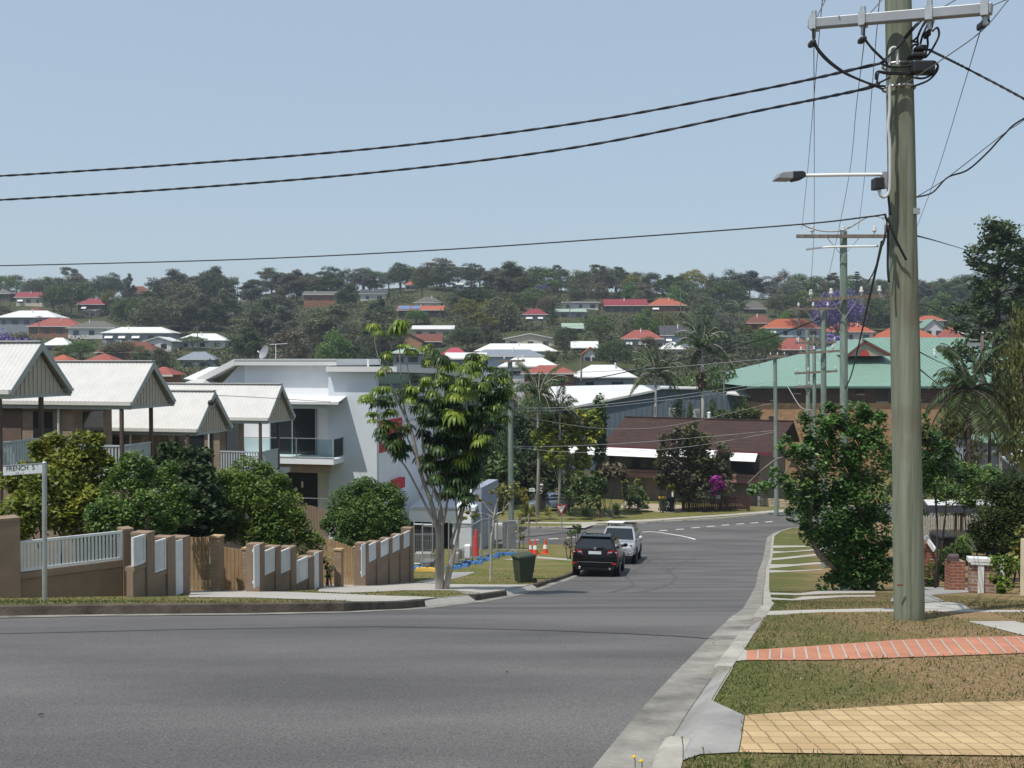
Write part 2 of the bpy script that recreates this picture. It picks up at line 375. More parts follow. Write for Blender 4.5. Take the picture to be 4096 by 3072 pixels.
# --- base ground sheet (out to the far side of the ridge)
def build_ground():
    ys = list(np.arange(-40, 100, 3.0)) + list(np.arange(100, 520, 7.0)) + [540, 600, 700]
    xs = sorted(set([-700] + list(np.arange(-520, -100, 20.0)) + list(np.arange(-100, 120, 6.0)) + list(np.arange(120, 540, 20.0)) + [700]))
    vs = []; fs = []
    for y in ys:
        o = -0.09 if y < 95 else 0.0
        for x in xs: vs.append((x, y, G(x, y) + o))
    n = len(xs)
    for i in range(len(ys) - 1):
        for j in range(n - 1): fs.append((i*n+j, i*n+j+1, (i+1)*n+j+1, (i+1)*n+j))
    me = bpy.data.meshes.new('ground'); me.from_pydata(vs, [], fs); me.materials.append(M_FAR)
    me.polygons.foreach_set('use_smooth', [True] * len(me.polygons))
    struct(mesh_obj('ground', me))
build_ground()
# --- traced lines (photo pixels), all lying on the road surface
R_EDGE = [(2372,3072),(2567,2837),(2698,2694),(2756,2636),(2833,2556),(2892,2500),(2951,2451),(2979,2422),(3008,2370),(3025,2332),(3033,2286),(3044,2259),(3052,2234),(3063,2177),(3068,2150),(3095,2131),(3140,2117),(3300,2100),(3700,2085)]
L_BASE = [(0,2467),(465,2460),(1000,2456),(1378,2449),(1694,2429),(1703,2428),(1889,2407),(2029,2383),(2142,2354),(2191,2336),(2295,2302),(2335,2277),(2352,2250),(2345,2221),(2312,2197),(2250,2186),(2068,2183),(1900,2186),(1500,2192)]
F_BASE = [(1500,2122),(1900,2117),(2068,2114),(2244,2112),(2325,2111),(2407,2104),(2650,2091),(2900,2076),(2990,2068),(3139,2052),(3500,2022)]
r_edge = tr(R_EDGE); l_base = tr(L_BASE); f_base = tr(F_BASE)
d0 = (r_edge[1] - r_edge[0]); r_edge.insert(0, Vector((r_edge[0].x - 2.6, -6, 0)))
road_poly = [(-45, -6)] + [(p.x, p.y) for p in r_edge] + [(70, r_edge[-1].y + 4), (70, f_base[-1].y + 9)] + [(p.x, p.y) for p in reversed(f_base)] + [(-60, f_base[0].y)] + [(-60, l_base[-1].y)] + [(p.x, p.y) for p in reversed(l_base)] + [(-45, l_base[0].y - 1.0)]
sheet_poly('road', road_poly, 0.0, M_ASPH, 1.0)
def offset_line(pts, d):                    # d > 0: to the right of travel, in plan
    res = []
    for i in range(len(pts)):
        a = pts[max(i-1, 0)]; b = pts[min(i+1, len(pts)-1)]
        t = Vector((b[0]-a[0], b[1]-a[1], 0)).normalized(); res.append(Vector((pts[i][0] + t.y*d, pts[i][1] - t.x*d, 0)))
    return res
def densify(pts, step):
    res = []
    for a, b in zip(pts[:-1], pts[1:]):
        L = math.hypot(b[0]-a[0], b[1]-a[1]); k = max(1, int(L / step))
        for i in range(k): res.append(Vector((a[0] + (b[0]-a[0])*i/k, a[1] + (b[1]-a[1])*i/k, 0)))
    res.append(Vector((pts[-1][0], pts[-1][1], 0))); return res
def strip(name, line, prof, mat, hfun=None, kind='structure'):
    # prof: list of (offset, height) swept along the line; hfun scales heights along it
    mb = MB(); k = len(prof); n = len(line); rows = [offset_line(line, o) for o, h in prof]
    for i in range(n):
        for j, (o, h) in enumerate(prof):
            p = rows[j][i]; f = hfun(line[i]) if hfun else 1.0
            mb.v.append(Vector((p.x, p.y, G(p.x, p.y) + (h * f if h > 0.03 else h))))
    for i in range(n - 1):
        for j in range(k - 1): mb.f.append((i*k+j, i*k+j+1, (i+1)*k+j+1, (i+1)*k+j)); mb.mi.append(0)
    for e, i in ((0, 0), (1, n - 1)):
        if k > 3: ff = tuple(i*k + j for j in range(k)); mb.f.append(ff if e else ff[::-1]); mb.mi.append(0)
    o = out(name, mb, mat, smooth=35); o['kind'] = kind; return o
# right gutter and kerb
VO = .115
re_d = densify(r_edge, .25)
strip('gutter', re_d, [(0, .004), (.30, .010), (.33, -.02)], M_GUTTER)
def drop_right(p):                          # kerb falls away where the crossovers meet it
    for a, b in ((5.3, 7.35), (9.35, 10.9)):
        if a < p.y < b: return 0.3
    return 1.0
def runs(line, test):
    res = []; cur = [line[0]]; st = test(line[0])
    for p in line[1:]:
        cur.append(p)
        if test(p) != st: res.append((st, cur)); cur = [p]; st = test(p)
    res.append((st, cur)); return [r for r in res if len(r[1]) > 1]
def dip_right(p): return 5.2 < p.y < 7.35 or 9.3 < p.y < 10.75
for d, ln in runs(offset_line(re_d, .31), dip_right):
    if d: strip('crossover_ramp', ln, [(0, .012), (.02, .03), (.17, VO + .008)], M_CONC2)
    else: strip('kerb', ln, [(0, -.02), (.02, .11), (.05, .125), (.16, .125), (.17, -.05)], M_KERB)
def dip_left(p):
    sx = W4/2 + F4 * p.x / max(p.y, 1)
    return p.y < 45 and (1700 < sx < 1893 or 2022 < sx < 2146)
lb_d = densify([(-45, l_base[0].y - 1.0)] + l_base, .4)
for d, ln in runs(lb_d, dip_left):
    if d: strip('crossover_ramp', ln, [(0, .012), (-.02, .03), (-.17, VO + .022)], M_CONC)
    else: strip('old_kerb', ln, [(0, -.02), (-.02, .12), (-.04, .14), (-.16, .14), (-.17, -.05)], M_OLDKERB)
strip('gutter_lip', [p for p in lb_d if p.y < 46 and p.x > -9], [(.28, .006), (0.0, .012)], M_GUTTER)
fb_d = densify(f_base + [Vector((70, f_base[-1].y + 9, 0))], .8)
strip('far_kerb', fb_d, [(0, -.02), (-.02, .11), (-.05, .125), (-.16, .125), (-.17, -.05)], M_KERB)
# verges
rk = offset_line(re_d, .46)
right_poly = [(p.x, p.y) for p in rk] + [(70, rk[-1].y + 4.0), (70, -6)]
def mound(x, y):                            # the hump of dry grass in front of the pole
    return .015 * math.exp(-((x - 4.6) / 2.2) ** 2 - ((y - 11.0) / .75) ** 2)
sheet_poly('right_verge', right_poly, VO, M_VERGE, .5, xstep=1.1, extra=mound)
lk = offset_line(lb_d, -.15)
left_poly = [(p.x, p.y) for p in lk] + [(-60, lk[-1].y), (-60, lk[0].y)]
sheet_poly('left_verge', left_poly, VO + .015, M_LAWN, .8)
fk = offset_line(fb_d, -.15)
far_poly = [(p.x, p.y) for p in fk] + [(70, 112), (-60, 112), (-60, fk[0].y)]
sheet_poly('far_verge', far_poly, VO, M_LAWN, 1.5)
PAVED = []
def _snap(p):
    best = None
    for line in (rk, lk):
        for a, b in zip(line[:-1], line[1:]):
            t = ((p.x-a.x)*(b.x-a.x) + (p.y-a.y)*(b.y-a.y)) / max(1e-9, (b.x-a.x)**2 + (b.y-a.y)**2); t = min(1, max(0, t))
            q = Vector((a.x + (b.x-a.x)*t, a.y + (b.y-a.y)*t, 0)); d = math.hypot(p.x-q.x, p.y-q.y)
            if best is None or d < best[0]: best = (d, q)
    return best
def paved(name, px, mat, off=.008, base=VO, ystep=.7, extra=None):
    if px[0][1] > 2100: off += .015 if px[0][0] < 2300 else 0
    w = tr(px, base + off)
    if px[0][1] > 2100:
        for i, p in enumerate(w):
            d, q = _snap(p)
            if inpoly(p.x, p.y, road_poly) or (d < .5 and (inpoly(p.x, p.y, right_poly) == inpoly(p.x, p.y, left_poly))): w[i] = q
    PAVED.append([(p.x, p.y) for p in w]); return sheet_poly(name, w, base + off, mat, ystep, extra=extra)
paved('paver_driveway', [(2981,2860),(3224,2843),(3522,2824),(3765,2811),(4096,2803),(4500,2790),(4500,3028),(4096,3022),(3387,3014),(2957,3008),(2968,2949)], M_PAVER)
paved('crossover_slab', [(2790,2796),(2973,2859),(2977,2861),(2964,2949),(2953,3008),(2800,3016),(2616,3038),(2560,3060),(2634,2961),(2689,2862),(2722,2796)], M_CONC2)
_bt = [(2986,2601),(3278,2581),(3581,2560),(3819,2549),(4096,2544),(4500,2532)]; _bb = [(2986,2640),(3278,2640),(3581,2630),(3819,2622),(4096,2612),(4500,2600)]
paved('brick_path', _bt + _bb[::-1], M_PATHBRICK, extra=mound)
def _lerp(poly, x):
    for (x0, y0), (x1, y1) in zip(poly[:-1], poly[1:]):
        if x0 <= x <= x1: return y0 + (y1 - y0) * (x - x0) / (x1 - x0)
    return poly[-1][1]
mb = MB()
for a, b in zip([245,335,420,507,592,682,770,862,952,1040,1130,1222,1315,1410,1500,1590,1680,1775,1870,1965,2060,2160,2255,2350], [240,330,415,515,610,705,803,902,1000,1095,1192,1288,1390,1487,1585,1685,1785,1885,1980,2080,2180,2280,2380,2480]):
    xa, xb = 2900 + a * .5407, 2900 + b * .5407
    p = ground_at(xa, _lerp(_bt, xa) + 3, VO + .012); q = ground_at(xb, _lerp(_bb, xb) - 3, VO + .012)
    d = (q - p); k = 6; w = Vector((.0075, 0, 0))
    for i in range(k):
        u0 = p + d * (i / k); u1 = p + d * ((i+1) / k)
        f = lambda c: Vector((c.x, c.y, G(c.x, c.y) + VO + .012 + mound(c.x, c.y)))
        mb.quad(f(u0 - w), f(u1 - w), f(u1 + w), f(u0 + w))
struct(out('path_joints', mb, M_CONC))
paved('apron', [(2868,2590),(2900,2589),(2959,2592),(2988,2604),(2986,2639),(2960,2642),(2850,2640)], M_CONC)
paved('footpath', [(2985,2459),(3027,2443),(3278,2438),(3576,2432),(3697,2430),(3697,2446),(3576,2451),(3278,2456)], M_CONC)
paved('footpath', [(3697,2412),(3797,2408),(3880,2435),(3952,2450),(4035,2479),(4096,2493),(4300,2530),(4300,2600),(4084,2538),(3826,2475),(3750,2443),(3697,2446)], M_CONC)
paved('footpath', [(3890,2439),(4096,2440),(4300,2440),(4300,2449),(4096,2448),(3955,2449)], M_CONC)
paved('footpath', [(3560,2404),(3600,2350),(3697,2347),(3867,2349),(3885,2368),(3720,2380),(3780,2404),(3690,2409)], M_CONC2)
for s in ([(3055,2370),(3198,2373),(3293,2360),(3361,2355),(3500,2350),(3500,2372),(3361,2373),(3293,2375),(3198,2380),(3055,2378)],
          [(3048,2390),(3171,2396),(3212,2386),(3375,2381),(3500,2380),(3500,2386),(3375,2387),(3225,2398),(3171,2401),(3048,2398)],
          [(3077,2257),(3177,2257),(3293,2247),(3450,2236),(3450,2244),(3293,2254),(3171,2264),(3077,2274)],
          [(3077,2280),(3158,2283),(3290,2276),(3290,2279),(3158,2287),(3077,2290)],
          [(3082,2232),(3125,2230),(3277,2214),(3400,2203),(3400,2210),(3277,2221),(3130,2237),(3082,2240)],
          [(3090,2204),(3139,2206),(3266,2196),(3400,2190),(3400,2194),(3266,2201),(3128,2210),(3090,2213)],
          [(3090,2182),(3225,2182),(3400,2180),(3400,2185),(3225,2187),(3090,2191)]):
    paved('driveway_strip', s, M_CONC)
paved('driveway', [(755,2363),(880,2360),(989,2363),(1175,2368),(1378,2375),(1500,2381),(1681,2386),(1884,2390),(1896,2391),(1889,2405),(1706,2427),(1667,2406),(1378,2402),(1016,2390),(755,2388)], M_CONC)
paved('driveway', [(1270,2366),(1285,2345),(1320,2325),(1374,2311),(1441,2323),(1500,2327),(1658,2331),(1789,2336),(1975,2338),(2144,2338),(2144,2352),(2027,2379),(1997,2371),(1817,2361),(1613,2361),(1500,2367),(1378,2371)], M_CONC)
paved('footpath', [(1654,2329),(1816,2288),(1902,2288),(1857,2304),(1789,2320),(1735,2333)], M_CONC2)
paved('site_path', [(2010,2238),(2090,2232),(2130,2224),(2285,2236),(2285,2242),(2130,2232),(2060,2240)], M_CONC)
paved('far_footpath', [(1900,2088),(2062,2084),(2114,2087),(2244,2089),(2353,2088),(2600,2077),(2931,2055),(3150,2036),(3400,2015),(3400,2022),(3150,2044),(2931,2062),(2600,2084),(2393,2092),(2339,2112),(2250,2109),(2331,2095),(2244,2094),(2114,2092),(2062,2089),(1900,2093)], M_CONC)
paved('house_driveway', [(2480,2030),(2500,2005),(2600,2014),(2735,2020),(2735,2048),(2660,2050)], M('drive_concrete', (.36, .30, .23), .9, .15, 2))
# road markings
mbm = MB()
def mark(p0, p1, w):                         # painted stroke between two pixels, w metres wide
    a = ground_at(*p0); b = ground_at(*p1); t = Vector((b.x-a.x, b.y-a.y, 0)).normalized(); s = Vector((t.y, -t.x, 0)) * w / 2
    f = lambda c: Vector((c.x, c.y, G(c.x, c.y) + .005))
    k = 3
    for i in range(k):
        u0 = a + (b-a)*(i/k); u1 = a + (b-a)*((i+1)/k); mbm.quad(f(u0-s), f(u1-s), f(u1+s), f(u0+s))
for x0, x1, y in ((2045,2077,2166),(2117,2156,2160),(2194,2234,2155),(2268,2306,2149)): mark((x0, y+1), (x1, y-1), .2)
for x0, x1, y in ((1175,1235,962),(1295,1355,953),(1410,1472,942),(1525,1583,932),(1635,1690,922),(1740,1800,914),(1848,1905,906),(1955,2010,898)):
    mark((2000 + x0*.5425, 1600 + y*.5425 + 1), (2000 + x1*.5425, 1600 + y*.5425 - 1), .2)
cv = [(1050,974),(1110,970),(1180,977),(1250,987),(1350,1005),(1400,1016),(1440,1029)]
for a, b in zip(cv[:-1], cv[1:]): mark((2000 + a[0]*.5425, 1600 + a[1]*.5425), (2000 + b[0]*.5425, 1600 + b[1]*.5425), .16)
struct(out('road_marking', mbm, M_PAINT))
# the long sealed crack across the junction and the tyre marks
mbm = MB()
ck = [(0,2536),(300,2529),(700,2519),(1100,2513),(1500,2507),(1800,2512),(2200,2523),(2500,2535),(2700,2545),(2860,2557)]
for a, b in zip(ck[:-1], ck[1:]): mark(a, b, .035)
struct(out('road_crack', mbm, M_CRACK))
mbm = MB()
for c in ([(2655,2240),(2650,2262),(2680,2285),(2705,2310),(2690,2330),(2640,2350),(2560,2368)], [(2500,2305),(2520,2320),(2535,2340),(2500,2355),(2440,2370)], [(2780,2230),(2720,2255),(2660,2292)], [(2600,2240),(2570,2262),(2530,2290)]):
    for a, b in zip(c[:-1], c[1:]): mark(a, b, .13)
struct(out('tyre_mark', mbm, M('rubber_mark', (.085, .084, .086), .8, .2, 3)))
# ================================================================ PLANTS: leaf clouds, trunks, tree kinds
def leaf_mesh(name, C, S, var, mat, aspect=0.45, upbias=0.35, N=None, droop=None):
    n = len(C); C = np.asarray(C, float); S = np.asarray(S, float)
    nr = RNG.normal(size=(n, 3)); nr /= np.linalg.norm(nr, axis=1)[:, None] + 1e-9
    nr[:, 2] = np.abs(nr[:, 2]) + upbias
    if N is not None: nr += N * 0.8
    nr /= np.linalg.norm(nr, axis=1)[:, None]
    t = RNG.normal(size=(n, 3))
    if droop is not None: t[:, 2] -= droop
    a = t - nr * np.sum(t * nr, axis=1)[:, None]; a /= np.linalg.norm(a, axis=1)[:, None] + 1e-9
    b = np.cross(nr, a)
    L = (S * 0.5)[:, None]; Wd = (S * 0.5 * aspect)[:, None]
    v = np.empty((n, 4, 3)); v[:, 0] = C - a * L; v[:, 1] = C + b * Wd + a * L * .1; v[:, 2] = C + a * L; v[:, 3] = C - b * Wd + a * L * .1
    me = bpy.data.meshes.new(name)
    me.vertices.add(4 * n); me.vertices.foreach_set('co', v.reshape(-1).astype(np.float32))
    me.loops.add(4 * n); me.loops.foreach_set('vertex_index', np.arange(4 * n, dtype=np.int32))
    me.polygons.add(n); me.polygons.foreach_set('loop_start', np.arange(0, 4 * n, 4, dtype=np.int32))
    me.update(calc_edges=True)
    at = me.attributes.new('var', 'FLOAT', 'FACE'); at.data.foreach_set('value', np.clip(var, 0, 1).astype(np.float32))
    me.materials.append(mat); return me
class Leaves:
    def __init__(s): s.C = []; s.S = []; s.V = []
    def blob(s, c, r, n, size, shell=0.55, var=None, top=False):
        r = (r, r, r) if not isinstance(r, (tuple, list)) else r
        d = RNG.normal(size=(n, 3)); d /= np.linalg.norm(d, axis=1)[:, None]
        if top: d[:, 2] = np.abs(d[:, 2]) * .95 - .12 * RNG.random(n)
        rad = shell + (1.08 - shell) * RNG.random(n) ** 0.8
        s.C.append(np.asarray(c)[None] + d * rad[:, None] * np.asarray(r)[None])
        s.S.append(size * (0.65 + 0.7 * RNG.random(n)))
        v0 = RNG.random() if var is None else var
        s.V.append(np.clip(v0 * .6 + .4 * RNG.random(n), 0, 1)); return s
    def mesh(s, name, mat, **k): return leaf_mesh(name, np.concatenate(s.C), np.concatenate(s.S), np.concatenate(s.V), mat, **k)
    def count(s): return sum(len(c) for c in s.C)
def limb(mb, p, q, r0, r1, bend=.08, n=6, k=5):
    p, q = Vector(p), Vector(q); L = (q - p).length; pts = []
    o = Vector((random.uniform(-1, 1), random.uniform(-1, 1), random.uniform(-.3, .6))) * L * bend
    for i in range(k + 1):
        t = i / k; pts.append(p.lerp(q, t) + o * math.sin(math.pi * t))
    mb.tube(pts, [r0 + (r1 - r0) * i / k for i in range(k + 1)], n); return pts[-1]
M_BARK = M('grey_bark', (.16, .135, .11), .9, .35, 6, .15, bump=.6, bscale=18, stretch=(1, 1, .25))
M_PALEBARK = M('pale_bark', (.36, .33, .29), .85, .3, 5, .2, bump=.5, bscale=16, stretch=(1, 1, .25))
M_DARKBARK = M('dark_bark', (.075, .06, .048), .9, .3, 6, .15, bump=.6, bscale=18, stretch=(1, 1, .3))
LM = {
 'dark':   leaf_mat('leaf_dark', (0.027, 0.049, 0.019), (0.049, 0.078, 0.027), (0.081, 0.115, 0.038)),
 'mid':    leaf_mat('leaf_mid', (0.049, 0.085, 0.028), (0.087, 0.132, 0.040), (0.139, 0.186, 0.059)),
 'olive':  leaf_mat('leaf_olive', (0.067, 0.077, 0.042), (0.107, 0.116, 0.059), (0.164, 0.166, 0.086)),
 'grey':   leaf_mat('leaf_greygreen', (0.070, 0.081, 0.065), (0.108, 0.119, 0.089), (0.162, 0.169, 0.124)),
 'brown':  leaf_mat('leaf_brownish', (0.085, 0.073, 0.045), (0.125, 0.107, 0.065), (0.169, 0.144, 0.088)),
 'bright': leaf_mat('leaf_bright', (0.050, 0.110, 0.020), (0.083, 0.165, 0.029), (0.127, 0.220, 0.044)),
 'yellow': leaf_mat('leaf_yellowgreen', (0.083, 0.105, 0.018), (0.149, 0.160, 0.026), (0.237, 0.209, 0.033)),
 'bright2': leaf_mat('leaf_hedge_bright', (.045, .075, .015), (.085, .115, .022), (.14, .16, .035)),
 'olive2': leaf_mat('leaf_olive_green', (.05, .065, .018), (.095, .105, .028), (.16, .16, .045)),
 'dense': leaf_mat('leaf_conifer', (.030, .052, .016), (.055, .085, .022), (.095, .125, .032), rough=.6, spec=.15),
 'purple': leaf_mat('leaf_jacaranda', (.12, .085, .25), (.185, .135, .36), (.26, .20, .46)),
 'hedge':  leaf_mat('leaf_hedge', (0.044, 0.090, 0.022), (0.083, 0.150, 0.030), (0.173, 0.247, 0.048), rough=.5, spec=.25),
 'lush':   leaf_mat('leaf_lush', (0.084, 0.126, 0.018), (0.180, 0.210, 0.024), (0.312, 0.306, 0.042), rough=.5, spec=.25),
 'lush2':  leaf_mat('leaf_lush_green', (0.056, 0.112, 0.018), (0.125, 0.194, 0.027), (0.231, 0.281, 0.045), rough=.5, spec=.25),
 'gold':   leaf_mat('leaf_gold', (0.075, 0.106, 0.020), (0.194, 0.194, 0.027), (0.375, 0.275, 0.037), rough=.4, spec=.45),
 'umbrella': leaf_mat('leaf_umbrella', (.055, .095, .012), (.145, .215, .022), (.28, .34, .045), rough=.4, spec=.4, trans=.3),
 'umbrella_shade': leaf_mat('leaf_umbrella_shade', (.018, .040, .010), (.036, .074, .015), (.085, .135, .026), rough=.45, spec=.3),  # dark umbrella tree leaves: lack of light put into the colour
 'palm':   leaf_mat('leaf_palm', (0.035, 0.060, 0.022), (0.060, 0.096, 0.032), (0.121, 0.146, 0.050), rough=.5, spec=.25),
 'dry':    leaf_mat('leaf_dry', (.11, .085, .05), (.18, .14, .085), (.26, .21, .13)),
 'twig':   leaf_mat('leaf_twig', (.16, .145, .13), (.24, .22, .20), (.32, .30, .27), trans=.0),
 'magenta': leaf_mat('leaf_bougainvillea', (.22, .02, .19), (.36, .03, .30), (.46, .07, .36)),
}
PROTO = {}                                   # kind -> (list of (part name, mesh builder), nominal height, nominal width)
def make_kind(kind, seed):
    global RNG
    random.seed(seed); RNG = np.random.default_rng(seed)
    lv = Leaves(); mb = MB(); H = 12.0; Wd = 10.0
    if kind.startswith('gum'):
        open_ = kind in ('gum_b', 'gum_c'); H = 15; Wd = 12 if kind != 'gum_c' else 8
        base = limb(mb, (0, 0, 0), (random.uniform(-.5, .5), 0, H * .34), .30, .2, .04)
        k = {'gum_a': 20, 'gum_b': 17, 'gum_c': 15}[kind]
        for i in range(k):
            th = i * 2.4; rr = (Wd * .43) * math.sqrt((i + .6) / k); hz = H * (.93 - .45 * (rr / (Wd * .45)) ** 1.6) + random.uniform(-.9, .5) - (H * random.uniform(.08, .42) if i % 3 == 1 else 0)
            c = Vector((rr * math.cos(th), rr * math.sin(th), hz)); st = Vector(base) * random.uniform(.75, 1.0)
            limb(mb, st, c - Vector((0, 0, .3)), .13, .04, .1, 5)
            s = random.uniform(1.15, 1.9) * (1 if not open_ else .85)
            for q in range(3):
                o = Vector((random.uniform(-1, 1), random.uniform(-1, 1), random.uniform(-.5, .4))) * s * .7
                lv.blob(c + o, (s * .85, s * .85, s * .52), 150 if not open_ else 105, .5, .3)
            if not open_:
                lv.blob(c * .75 + Vector((0, 0, H * .10)), (s * 1.1, s * 1.1, s * .8), 130, .5, .3)
                lv.blob(Vector((c.x * 1.02, c.y * 1.02, H * random.uniform(.28, .5))), (s * 1.0, s * 1.0, s * .9), 120, .5, .25)
    elif kind.startswith('round'):
        H = 10; Wd = 11
        base = limb(mb, (0, 0, 0), (0, 0, H * .3), .4, .3, .03)
        for i in range(34):
            u = (i + .5) / 34; th = i * 2.39996; ze = 1 - 1.25 * u; rr = math.sqrt(max(0, 1 - ze * ze))
            c = Vector((rr * math.cos(th) * Wd * .38, rr * math.sin(th) * Wd * .38, H * .53 + ze * H * .37)) * random.uniform(.93, 1.07)
            if i % 4 == 0: limb(mb, base, c, .12, .05, .1, 5)
            s = random.uniform(1.1, 1.75)
            lv.blob(c, (s, s, s * .8), 150, .46, .45, top=(kind == 'round_b'))
        lv.blob((0, 0, H * .55), (Wd * .34, Wd * .34, H * .3), 500, .6, .5)
    elif kind.startswith('bushy'):
        H = 8; Wd = 8
        limb(mb, (0, 0, 0), (.2, 0, H * .5), .2, .1)
        for i in range(36):
            th = i * 2.39996; z = random.uniform(.14, .92); rr = (1 - (2 * z - .85) ** 2) ** .5 if abs(2 * z - .85) < 1 else .2
            rr *= random.uniform(.55, 1); c = Vector((rr * math.cos(th) * Wd * .4, rr * math.sin(th) * Wd * .4, z * H))
            if i % 6 == 0: limb(mb, (0, 0, H * .3), c, .07, .03, .1, 5)
            s = random.uniform(.8, 1.45); lv.blob(c, (s, s, s * .85), 125, .42, .35)
    elif kind == 'conifer':                   # hoop pine: tiers of tufts on bare branches
        H = 20; Wd = 9; mb.tube([(0, 0, 0), (0.1, 0, H * .5), (0, .1, H * .99)], [.35, .24, .05], 8)
        for i in range(64):
            z = H * (.16 + .83 * (i / 64)); th = i * 2.39996; r = Wd * .5 * (1.05 - (z / H)) ** .55 * random.uniform(.6, 1.0) if z < H * .9 else .6
            e = Vector((r * math.cos(th), r * math.sin(th), z + r * .15)); limb(mb, (0, 0, z - r * .1), e, .06, .03, .05, 5)
            for q in range(3):
                f = random.uniform(.55, 1.05); s = random.uniform(.5, .95)
                lv.blob(Vector((e.x * f, e.y * f, e.z + random.uniform(-.1, .5))), (s, s, s * .62), 75, .34, .3)
    elif kind == 'norfolk':
        H = 14; Wd = 7; mb.tube([(0, 0, 0), (0, 0, H)], [.25, .03], 7)
        for t in range(13):
            z = H * (.2 + .78 * t / 13); r = Wd * .5 * (1 - t / 14)
            for j in range(6):
                th = j * math.pi / 3 + t * .4
                for q in range(4):
                    f = (q + 1) / 4; lv.blob((r * f * math.cos(th), r * f * math.sin(th), z + r * f * f * .25), (.35, .35, .22), 26, .3, .2)
                limb(mb, (0, 0, z), (r * math.cos(th), r * math.sin(th), z + r * .25), .05, .02, .02, 4)
    elif kind == 'column':
        H = 7; Wd = 2.2; limb(mb, (0, 0, 0), (0, 0, H * .6), .1, .05)
        for i in range(26):
            z = .08 + .88 * i / 26; rr = Wd * .36 * math.sin(math.pi * min(1, z * .85 + .15)) ** .7
            th = i * 2.4; lv.blob((rr * .6 * math.cos(th), rr * .6 * math.sin(th), z * H), (rr + .2, rr + .2, .55), 90, .26, .4)
    elif kind in ('palm', 'palm_b'):
        H = 9; Wd = 6.5; mb.tube([(0, 0, 0), (.15, .05, H * .4), (.1, 0, H * .74)], [.2, .16, .13], 9)
        mb.tube([(.1, 0, H * .74), (.1, 0, H * .84)], [.15, .09], 9)
        nf = 16 if kind == 'palm' else 22
        for i in range(nf):
            th = i * 2.39996; el = random.uniform(.15, 1.2) if kind == 'palm' else random.uniform(-.1, 1.3); Lf = random.uniform(2.8, 3.6)
            p0 = Vector((.1, 0, H * .82)); d = Vector((math.cos(th) * math.cos(el), math.sin(th) * math.cos(el), math.sin(el)))
            pts = []; p = p0.copy(); v = d.copy()
            for q in range(11):
                pts.append(p.copy()); p = p + v * (Lf / 10); v = (v + Vector((0, 0, -.145))).normalized()
            mb.tube(pts, [.035] * 6 + [.02] * 5, 4)
            side = d.cross(Z).normalized()
            for q in range(2, 11):
                for sgn in (-1, 1):
                    for w in range(5):
                        f = q + w / 5 - .5; i0 = min(int(f), 9); pp = pts[i0].lerp(pts[i0+1], f - i0); ll = .75 * math.sin(math.pi * (f - .5) / 11.5) ** .6
                        lv.C.append(np.array([list(pp + side * sgn * ll * .45 + Vector((0, 0, -.3 * ll)))])); lv.S.append(np.array([ll * 1.05])); lv.V.append(np.array([random.random() * .7 + (.3 if el < .3 else 0)]))
                        PALMDIR.append(side * sgn + Vector((0, 0, -.55)))
    elif kind == 'dead':
        H = 7; Wd = 9
        def br(p, d, L, r, lev):
            q = limb(mb, p, p + d * L, r, r * .6, .12, 4, 3)
            if lev == 0: return
            for _ in range(3 if lev > 1 else 3):
                nd = (d + Vector((random.uniform(-.8, .8), random.uniform(-.8, .8), random.uniform(-.15, .6)))).normalized(); br(q, nd, L * .72, r * .6, lev - 1)
        for i in range(5):
            th = i * 1.256; br(Vector((math.cos(th) * .8, math.sin(th) * .8, 0)), Vector((math.cos(th) * .8, math.sin(th) * .8, 1.0)).normalized(), 1.9, .10, 4)
        lv.blob((0, 0, 4.6), (4.3, 4.3, 1.6), 240, .22, .2)
    elif kind == 'flat':                      # poinciana / umbrella crown
        H = 7; Wd = 12; base = limb(mb, (0, 0, 0), (0, 0, 2.4), .3, .22)
        for i in range(30):
            th = i * 2.39996; rr = Wd * .44 * math.sqrt((i + .5) / 30); c = Vector((rr * math.cos(th), rr * math.sin(th), H * (.86 - .22 * (rr / (Wd * .44)) ** 2) + random.uniform(-.35, .35)))
            if i % 2 == 0: limb(mb, base, c, .1, .03, .1, 5)
            s = random.uniform(1.0, 1.5); lv.blob(c, (s, s, s * .45), 110, .42, .3)
    return lv, mb, H, Wd
PALMDIR = []
def palm_mesh(name, lv, mat):
    C = np.concatenate(lv.C); S = np.concatenate(lv.S); Vv = np.concatenate(lv.V); n = len(C)
    a = np.array([list(v) for v in PALMDIR[-n:]]); a += RNG.normal(size=(n, 3)) * .12; a /= np.linalg.norm(a, axis=1)[:, None]
    up = RNG.normal(size=(n, 3)) * .5 + np.array([0, 0, 1.0]); b = np.cross(a, up); b /= np.linalg.norm(b, axis=1)[:, None]
    me = leaf_mesh(name, C, S, Vv, mat); v = np.empty((n, 4, 3)); L = (S * .5)[:, None]; w = 0.035
    v[:, 0] = C - a * L; v[:, 1] = C + b * w; v[:, 2] = C + a * L; v[:, 3] = C - b * w
    me.vertices.foreach_set('co', v.reshape(-1).astype(np.float32)); me.update(); return me
_MC = {}
KN = {}
